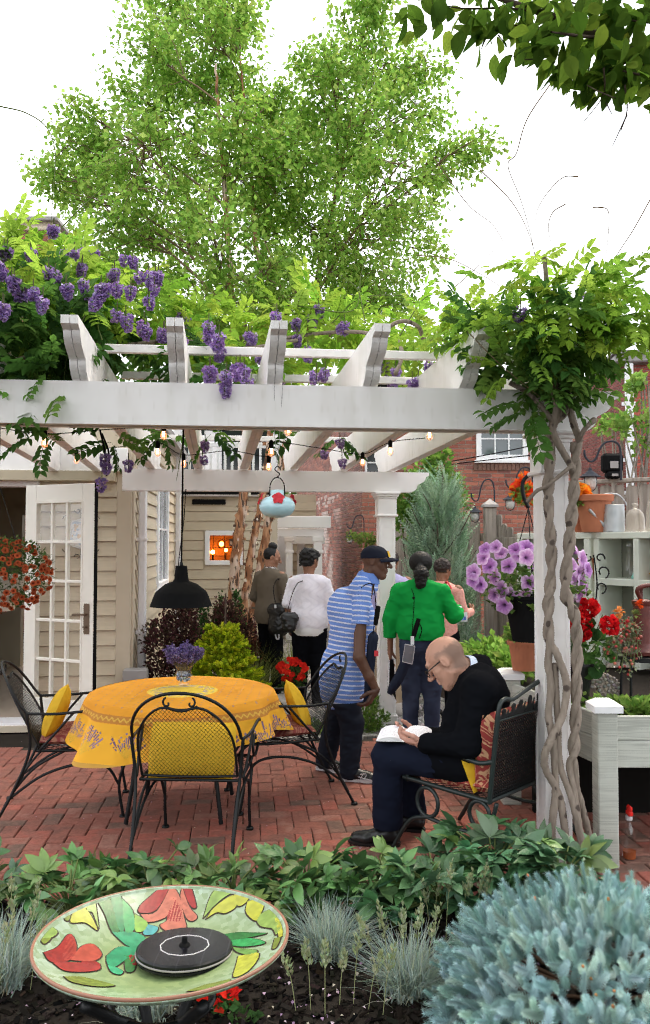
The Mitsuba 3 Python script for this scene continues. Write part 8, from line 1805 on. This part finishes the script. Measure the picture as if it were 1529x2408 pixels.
# blue fescue clumps and their flower stalks
FES = [(.40, .50, .46), (.50, .58, .53), (.30, .40, .35), (.52, .57, .45)]
for lab, x, y, n, ln in (('blue fescue tuft right of the bird bath', .01, 3.27, 700, .205), ('blue fescue tuft in the middle of the mulch', .31, 3.0, 750, .215), ('blue fescue tuft at the left frame edge', -1.22, 3.08, 700, .25), ('blue fescue tuft under the bird bath bowl', -.62, 2.86, 600, .22)):
    k = thing('blue_fescue', lab, 'grass'); b = V(x, y, float(bed_z(x, y))); grass(k, b, n, ln, FES, rng, .032, .85, .0034); grass(k, b, 150, ln * .6, [(.42, .36, .2), (.3, .27, .16)], rng, .03, .9, .0014, name='dry_blades')
SPK = leaf(.28, .15, -.1, 2, .4)
def stalks(lab, pts, rng):
    k = thing('fescue_flowers', lab, 'grass'); m = MB(); P, D = [], []
    for x, y, zt, dx in pts:
        b = V(x, y, float(bed_z(x, y))); tip = b + V(dx, rng.normal(0, .02), zt * .8); p = smoothpath([b, b + (tip - b) * .5 + V(-dx * .12, 0, .02), tip], 6); m.tube(p, .0013, 4)
        for t in np.linspace(.62, 1, 22):
            q = p[min(len(p) - 1, int(t * (len(p) - 1)))] + rng.normal(0, .003, 3)
            for _ in range(2): a = rng.uniform(0, 2 * PI); o = .014 * math.sin((t - .6) / .4 * PI * .9 + .3); P.append(q + V(math.cos(a) * o, math.sin(a) * o, 0)); D.append(V(math.cos(a) * .5, math.sin(a) * .5, 1.0))
    part(k, 'stem', m, 'straw', kind='stuff'); n = len(P); v, f, c = scatter(*SPK, np.array(P), frames(np.array(D)), rng.uniform(.016, .026, n), palette([(.36, .42, .24), (.46, .50, .32), (.30, .34, .18)], n, rng)); part(k, 'spikelets', (v, f, c), 'vc_leaf', color=True, kind='stuff')
mat('straw', (.28, .30, .14), .7, .2)
stalks('seed heads of blue fescue rising between hellebores and spruce', [(.46, 3.42, .36, .02), (.50, 3.38, .42, .03), (.56, 3.4, .38, .05), (.62, 3.42, .40, .06), (.44, 3.42, .32, -.03), (.66, 3.45, .36, .04)], rng)
stalks('seed heads of blue fescue right of the middle tuft', [(.24, 3.02, .40, -.04), (.29, 3.01, .38, .0), (.33, 3.0, .44, .02), (.37, 3.02, .41, .05), (.20, 3.03, .34, -.08)], rng)
stalks('seed heads of fescue at the bottom edge of the mulch', [(-.05, 2.88, .30, -.02), (.0, 2.84, .32, .0), (.05, 2.87, .26, .02), (.10, 2.9, .34, .03), (.15, 2.86, .28, .05), (-.1, 2.85, .24, -.05), (.2, 2.84, .3, .04)], rng)
stalks('seed heads of fescue at the left frame edge', [(-1.18, 3.1, .52, .0), (-1.14, 3.12, .46, .04), (-1.24, 3.1, .44, -.03), (-1.1, 3.05, .36, .07), (-1.2, 3.0, .4, .05)], rng)
# globe blue spruce
bs = thing('blue_spruce', 'low silvery blue globe spruce filling the lower right corner', 'shrub'); SB = V(.98, 2.83, 0); rng = np.random.default_rng(150)
SH = [shoot(130, .25, .018, rng, .8, 2) for _ in range(3)]; m = MB(); P, D, S = [], [], []
for i in range(2900):
    d = nrm(rng.normal(size=3) * V(1, 1, .8) + V(0, -.12, .25))
    if d[2] < -.35: continue
    bump_ = (.86 + .26 * meshkit.fbm(d[None] * 2.8, 2, 11)[0]); R = V(.56, .48, .375) * bump_
    p = SB + V(0, 0, .04) + d * R * (1 - .26 * rng.random()**2.2); P.append(p); D.append(nrm(d * V(1, 1, .8) + V(0, 0, .30)) + rng.normal(0, .36, 3)); S.append(rng.uniform(.07, .11))
    if i % 90 == 0: m.tube(smoothpath([SB + V(0, 0, .1), SB + (p - SB) * .5 + V(0, 0, .03), SB + (p - SB) * .85], 3), [.007] * 6 + [.004], 4)
P, D, S = np.array(P), np.array(D), np.array(S); g = rng.integers(0, 3, len(P)); part(bs, 'branches', m, 'spruce_wood', smooth=True, kind='stuff'); mat('spruce_wood', (.12, .07, .045), .9, .1)
for j in range(3):
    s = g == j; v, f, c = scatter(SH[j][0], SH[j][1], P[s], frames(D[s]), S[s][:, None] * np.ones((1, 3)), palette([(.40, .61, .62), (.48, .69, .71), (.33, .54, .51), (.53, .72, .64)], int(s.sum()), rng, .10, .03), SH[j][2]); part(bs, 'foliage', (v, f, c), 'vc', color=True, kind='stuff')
v, f, c = scatter(st.vertices * V(.6, 1, .6), st.faces, (P + D * S[:, None] * .9)[::40], frames(D[::40]), .008, palette([(.35, .16, .06)], len(P[::40]), rng)); part(bs, 'buds', (v, f, c), 'vc', color=True, kind='stuff')
# ---------------------------------------------------------------- bird bath: mosaic bowl, every coloured piece laid on the glass
bb = thing('bird_bath', 'mosaic glass bird bath painted with a hummingbird and red lilies on a black stand', 'bird bath')
BB = G(384, 2206, .88); RB0 = .248
zb = lambda r: .88 - .060 * (1 - (r / RB0)**2) + .006
mat('mosaic_ground', proc(lambda p, n, uv: (lambda a: mix(mix((.22, .29, .13), (.30, .39, .31), smoothstep(.10, .26, dr.sqrt(dr.square(p.x - BB[0]) + dr.square(p.y - BB[1])))), (.15, .21, .09), a * .75))(voronoi(p.x * 75, p.y * 75)[2])), .28, .4)
prof = [(.001, zb(0) - .014), (.09, zb(.1) - .014), (.2, zb(.2) - .013), (RB0, zb(RB0) - .010), (RB0 + .006, zb(RB0) - .003), (RB0 + .004, zb(RB0) + .004), (RB0 - .003, zb(RB0) + .002)] + [(r, zb(r)) for r in np.linspace(RB0 - .006, .001, 14)]
m = MB(); m.lathe(prof, 96, None, None, V(BB[0], BB[1], 0)); part(bb, 'bowl', m, 'mosaic_ground', smooth=40)
m = MB(); th = np.linspace(0, 2 * PI, 97); m.tube(np.stack([BB[0] + (RB0 + .003) * np.cos(th), BB[1] + (RB0 + .003) * np.sin(th), 0 * th + zb(RB0) + .001], 1), .0036, 8, cap=False); part(bb, 'rim', m, 'copper_rim', smooth=True); mat('copper_rim', (.26, .12, .075), .35, .5)
LR, LC = rotx(-math.radians(2.2)), V(BB[0], BB[1], .87)                # the bowl sits a little askew: it leans away
def on_bowl(x, y):
    """survey pixel -> point of the bowl's painted plane (bowl coordinates in metres)"""
    z, o, d = .855, LR.T @ (V(0, 0, CAM_H) - LC) + LC, LR.T @ ray(x, y)
    for _ in range(5): p = o + d * ((z - o[2]) / d[2]); r = min(RB0, math.hypot(p[0] - BB[0], p[1] - BB[1])); z = zb(r)
    return p[:2] - BB[:2]
rng = np.random.default_rng(160)
def piece(pts, col, name='glass_piece'):
    q = np.array([on_bowl(*p) for p in pts]); sm = sg.Polygon(smoothpath(np.vstack([q, q[:1]]), 4)); pl = sm if sm.is_valid else shapely.make_valid(sg.Polygon(q)).buffer(.003).buffer(-.003)
    pl = pl.intersection(sg.Point(0, 0).buffer(RB0 - .006, 48))
    for k, (p_, h, c_, m_) in enumerate(((pl.buffer(.0022), .0008, (.035, .025, .015), 'vc'), (pl.buffer(-.0004), .0020, col, 'vc_glass'))):
        if p_.is_empty: continue
        mb = MB()
        for g_ in getattr(p_, 'geoms', [p_]):
            if g_.area < 1e-6: continue
            g_ = g_.segmentize(.008); xs = np.array(g_.exterior.coords)[:-1]; x0, y0, x1, y1 = g_.bounds
            gx, gy = np.meshgrid(np.arange(x0, x1, .0065), np.arange(y0, y1, .0065)); inner = np.stack([gx.ravel(), gy.ravel()], 1); inner = inner[shapely.contains_xy(g_.buffer(-.0025), inner[:, 0], inner[:, 1])] if len(inner) else inner
            from scipy.spatial import Delaunay
            A = np.vstack([xs, inner]) if len(inner) else xs; tr = Delaunay(A).simplices; cen = A[tr].mean(1); tr = tr[shapely.contains_xy(g_, cen[:, 0], cen[:, 1])]
            e1, e2 = A[tr[:, 1]] - A[tr[:, 0]], A[tr[:, 2]] - A[tr[:, 0]]; fl_p = (e1[:, 0] * e2[:, 1] - e1[:, 1] * e2[:, 0]) < 0; tr[fl_p] = tr[fl_p][:, ::-1]
            r = np.linalg.norm(A, axis=1); B = np.column_stack([A + BB[:2], [zb(x) + h for x in r]]); tone = (.42 + .46 * meshkit.noise(B * 150, 3))[:, None] if k else 1.0
            mb.add(B, tr, np.clip(np.tile(col if k else c_, (len(B), 1)) * tone, 0, .9))
        if mb.n: part(bb, name if k else 'piece_outline', mb, m_, color=True)
mat('vc_glass', VC, .30, .35)
RD_, PK_, YG, LG, DG, EM, TQ, OL = (.34, .022, .018), (.55, .16, .10), (.50, .52, .06), (.28, .42, .10), (.04, .20, .05), (.04, .34, .16), (.08, .38, .40), (.20, .26, .04)
for pts, c in (
    ([(385, 2102), (362, 2128), (330, 2142), (328, 2152), (368, 2146), (400, 2112)], RD_), ([(432, 2102), (448, 2118), (462, 2140), (446, 2138), (428, 2118)], RD_), ([(330, 2154), (368, 2148), (404, 2116), (400, 2150), (350, 2168)], PK_), ([(428, 2120), (446, 2140), (464, 2156), (452, 2166), (436, 2156), (424, 2130)], PK_), ([(406, 2118), (424, 2130), (434, 2160), (438, 2180), (420, 2196), (396, 2192), (376, 2174), (396, 2158)], PK_), ([(408, 2130), (424, 2140), (430, 2162), (406, 2166), (392, 2160)], RD_),
    ([(395, 2078), (430, 2078), (430, 2096), (414, 2106), (396, 2098)], YG), ([(300, 2112), (318, 2094), (345, 2088), (362, 2094), (340, 2106)], YG), ([(360, 2084), (384, 2078), (372, 2094), (350, 2104)], LG),
    ([(478, 2160), (492, 2130), (510, 2110), (540, 2092), (566, 2108), (540, 2120), (506, 2138)], LG), ([(484, 2162), (506, 2140), (548, 2120), (556, 2140), (530, 2152), (510, 2150)], YG), ([(552, 2108), (588, 2104), (580, 2130), (560, 2140), (550, 2124)], YG), ([(582, 2128), (604, 2118), (622, 2124), (612, 2156), (600, 2168), (578, 2150)], YG), ([(596, 2110), (624, 2114), (622, 2128), (602, 2120)], LG),
    ([(140, 2132), (172, 2118), (168, 2150), (160, 2172), (148, 2156)], OL), ([(172, 2116), (206, 2104), (216, 2140), (198, 2150), (176, 2140)], YG), ([(208, 2106), (216, 2100), (226, 2150), (232, 2186), (218, 2160), (204, 2152)], LG), ([(172, 2146), (204, 2152), (230, 2190), (200, 2176), (166, 2176)], YG), ([(100, 2150), (128, 2138), (136, 2160), (118, 2180), (98, 2186)], OL), ([(100, 2188), (120, 2182), (136, 2196), (120, 2208), (96, 2206)], LG), ([(92, 2208), (120, 2208), (104, 2222)], OL),
    ([(228, 2122), (256, 2130), (280, 2188), (262, 2190), (246, 2160)], DG), ([(258, 2130), (284, 2136), (292, 2188), (280, 2188)], (.03, .24, .09)), ([(286, 2138), (312, 2150), (316, 2186), (294, 2190)], (.06, .36, .12)), ([(316, 2154), (346, 2166), (342, 2186), (318, 2190)], (.24, .46, .07)), ([(346, 2172), (372, 2180), (360, 2198), (336, 2196)], TQ), ([(262, 2192), (318, 2192), (348, 2212), (330, 2232), (300, 2226), (280, 2210)], EM), ([(340, 2206), (376, 2194), (368, 2216), (352, 2222)], LG), ([(372, 2194), (420, 2196), (400, 2214), (366, 2220)], EM),
    ([(250, 2250), (280, 2228), (330, 2234), (340, 2254), (300, 2258), (270, 2276), (252, 2268)], EM), ([(252, 2270), (272, 2276), (290, 2286), (282, 2294), (262, 2288)], (.05, .42, .20)), ([(292, 2248), (318, 2252), (316, 2284), (296, 2286)], DG), ([(298, 2246), (320, 2250), (322, 2270), (312, 2272)], RD_),
    ([(500, 2204), (560, 2194), (628, 2196), (590, 2206), (520, 2214)], DG), ([(520, 2214), (590, 2208), (624, 2220), (560, 2228)], (.04, .36, .10)), ([(546, 2228), (604, 2236), (590, 2248), (556, 2240)], (.16, .34, .08)),
    ([(102, 2242), (136, 2228), (160, 2200), (176, 2220), (160, 2262), (120, 2264)], RD_), ([(150, 2232), (162, 2200), (176, 2210), (180, 2240), (160, 2262), (146, 2256)], (.42, .05, .035)), ([(164, 2260), (190, 2228), (220, 2222), (240, 2246), (222, 2262), (190, 2262)], (.48, .08, .05)), ([(124, 2266), (160, 2264), (226, 2268), (234, 2282), (190, 2288), (150, 2284)], (.40, .035, .03)), ([(190, 2262), (222, 2262), (236, 2272), (200, 2272)], RD_),
    ([(150, 2298), (200, 2300), (270, 2318), (230, 2322), (170, 2312)], OL), ([(600, 2160), (640, 2140), (664, 2170), (650, 2200), (640, 2186), (612, 2180)], LG), ([(640, 2140), (668, 2172), (674, 2196), (656, 2206), (652, 2190)], YG), ([(560, 2250), (610, 2244), (580, 2290), (548, 2300)], YG), ([(480, 2318), (540, 2306), (520, 2326), (440, 2334)], OL), ([(646, 2208), (660, 2206), (650, 2230), (640, 2232)], OL)): piece(pts, c)
sf = thing('solar_fountain', 'round black solar fountain pad floating in the bird bath bowl', 'fountain'); q = on_bowl(434, 2252); SC = V(BB[0] + q[0], BB[1] + q[1], .846); RSF = .098
def solar_fn(p, n, uv):
    gx = (p.x - SC[0]) * 22; e = dr.abs(gx - dr.floor(gx) - .5); return mix((.005, .005, .007), (.014, .014, .02), dr.select(e > .47, 1., 0.))
mat('solar_black', proc(solar_fn), .22, .3)
m = MB(); m.lathe([(.001, -.012), (RSF * .9, -.012), (RSF, -.008), (RSF, -.004), (RSF - .003, -.002), (RSF - .003, .0005), (RSF, .002), (RSF, .007), (RSF - .004, .010), (RSF * .6, .0105), (.001, .0105)], 64, None, None, SC); part(sf, 'disc', m, 'solar_black', smooth=35)
th = np.linspace(0, 2 * PI, 13); m = MB(); m.tube(np.stack([SC[0] + .050 * np.cos(th), SC[1] + .050 * np.sin(th), 0 * th + SC[2] + .0108], 1), .0012, 4); part(sf, 'cell_ring', m, 'sole_white')
m = MB(); m.lathe([(.001, .026), (.0055, .026), (.006, .018), (.005, .016), (.010, .014), (.012, .0105)], 16, None, None, SC); part(sf, 'nozzle', m, 'black_soft', smooth=True)
m = MB(); th = np.linspace(0, 2 * PI, 65); m.tube(np.stack([SC[0] + RSF * np.cos(th), SC[1] + RSF * np.sin(th), 0 * th + SC[2] + .0005], 1), .0022, 5, cap=False); part(sf, 'edge_ring', m, 'grey_box', smooth=True)
for a, rr in ((-1.0, 1.0), (-2.15, 1.0), (.9, 1.), (2.4, 1.0)):
    c = V(BB[0], BB[1], 0); u = V(math.cos(a), math.sin(a), 0); m = MB(); m.tube(smoothpath([c + u * .20 + V(0, 0, .835), c + u * .13 + V(0, 0, .78), c + u * .05 + V(0, 0, .70), c + u * .06 + V(0, 0, .5), c + u * .13 + V(0, 0, .2), c + u * .22 + V(0, 0, .01)], 7), .0115, 8); part(bb, 'stand_leg', m, 'black_metal', smooth=True)
m = MB(); th = np.linspace(0, 2 * PI, 33); m.tube(np.stack([BB[0] + .10 * np.cos(th), BB[1] + .10 * np.sin(th), 0 * th + .76], 1), .008, 6, cap=False); part(bb, 'stand_ring', m, 'black_metal', smooth=True)
def lean(prefix, ang, c):
    R = rotx(-math.radians(ang)); M = place(R, np.asarray(c) - R @ np.asarray(c))
    for q in [k for k in scene if k.startswith(prefix + '__')]: scene[q] = {**scene[q], 'to_world': M}
lean(bb, 2.2, LC); lean(sf, 4.5, V(BB[0], BB[1] - .03, .868))
rf = thing('red_flowers', 'cluster of small red flowers on the mulch under the bird bath', 'flowers'); c = V(-.38, 2.86, .07); shrub(rf, [(c, (.11, .08, .05))], 46, .032, [(.7, .04, .02), (.6, .02, .02)], rng, leaf(.7, .2, .2, 2, .6), bs='vc_petal', name='blooms'); shrub(rf, [(c - V(0, 0, .04), (.15, .1, .06))], 120, .04, [(.06, .13, .04)], rng)
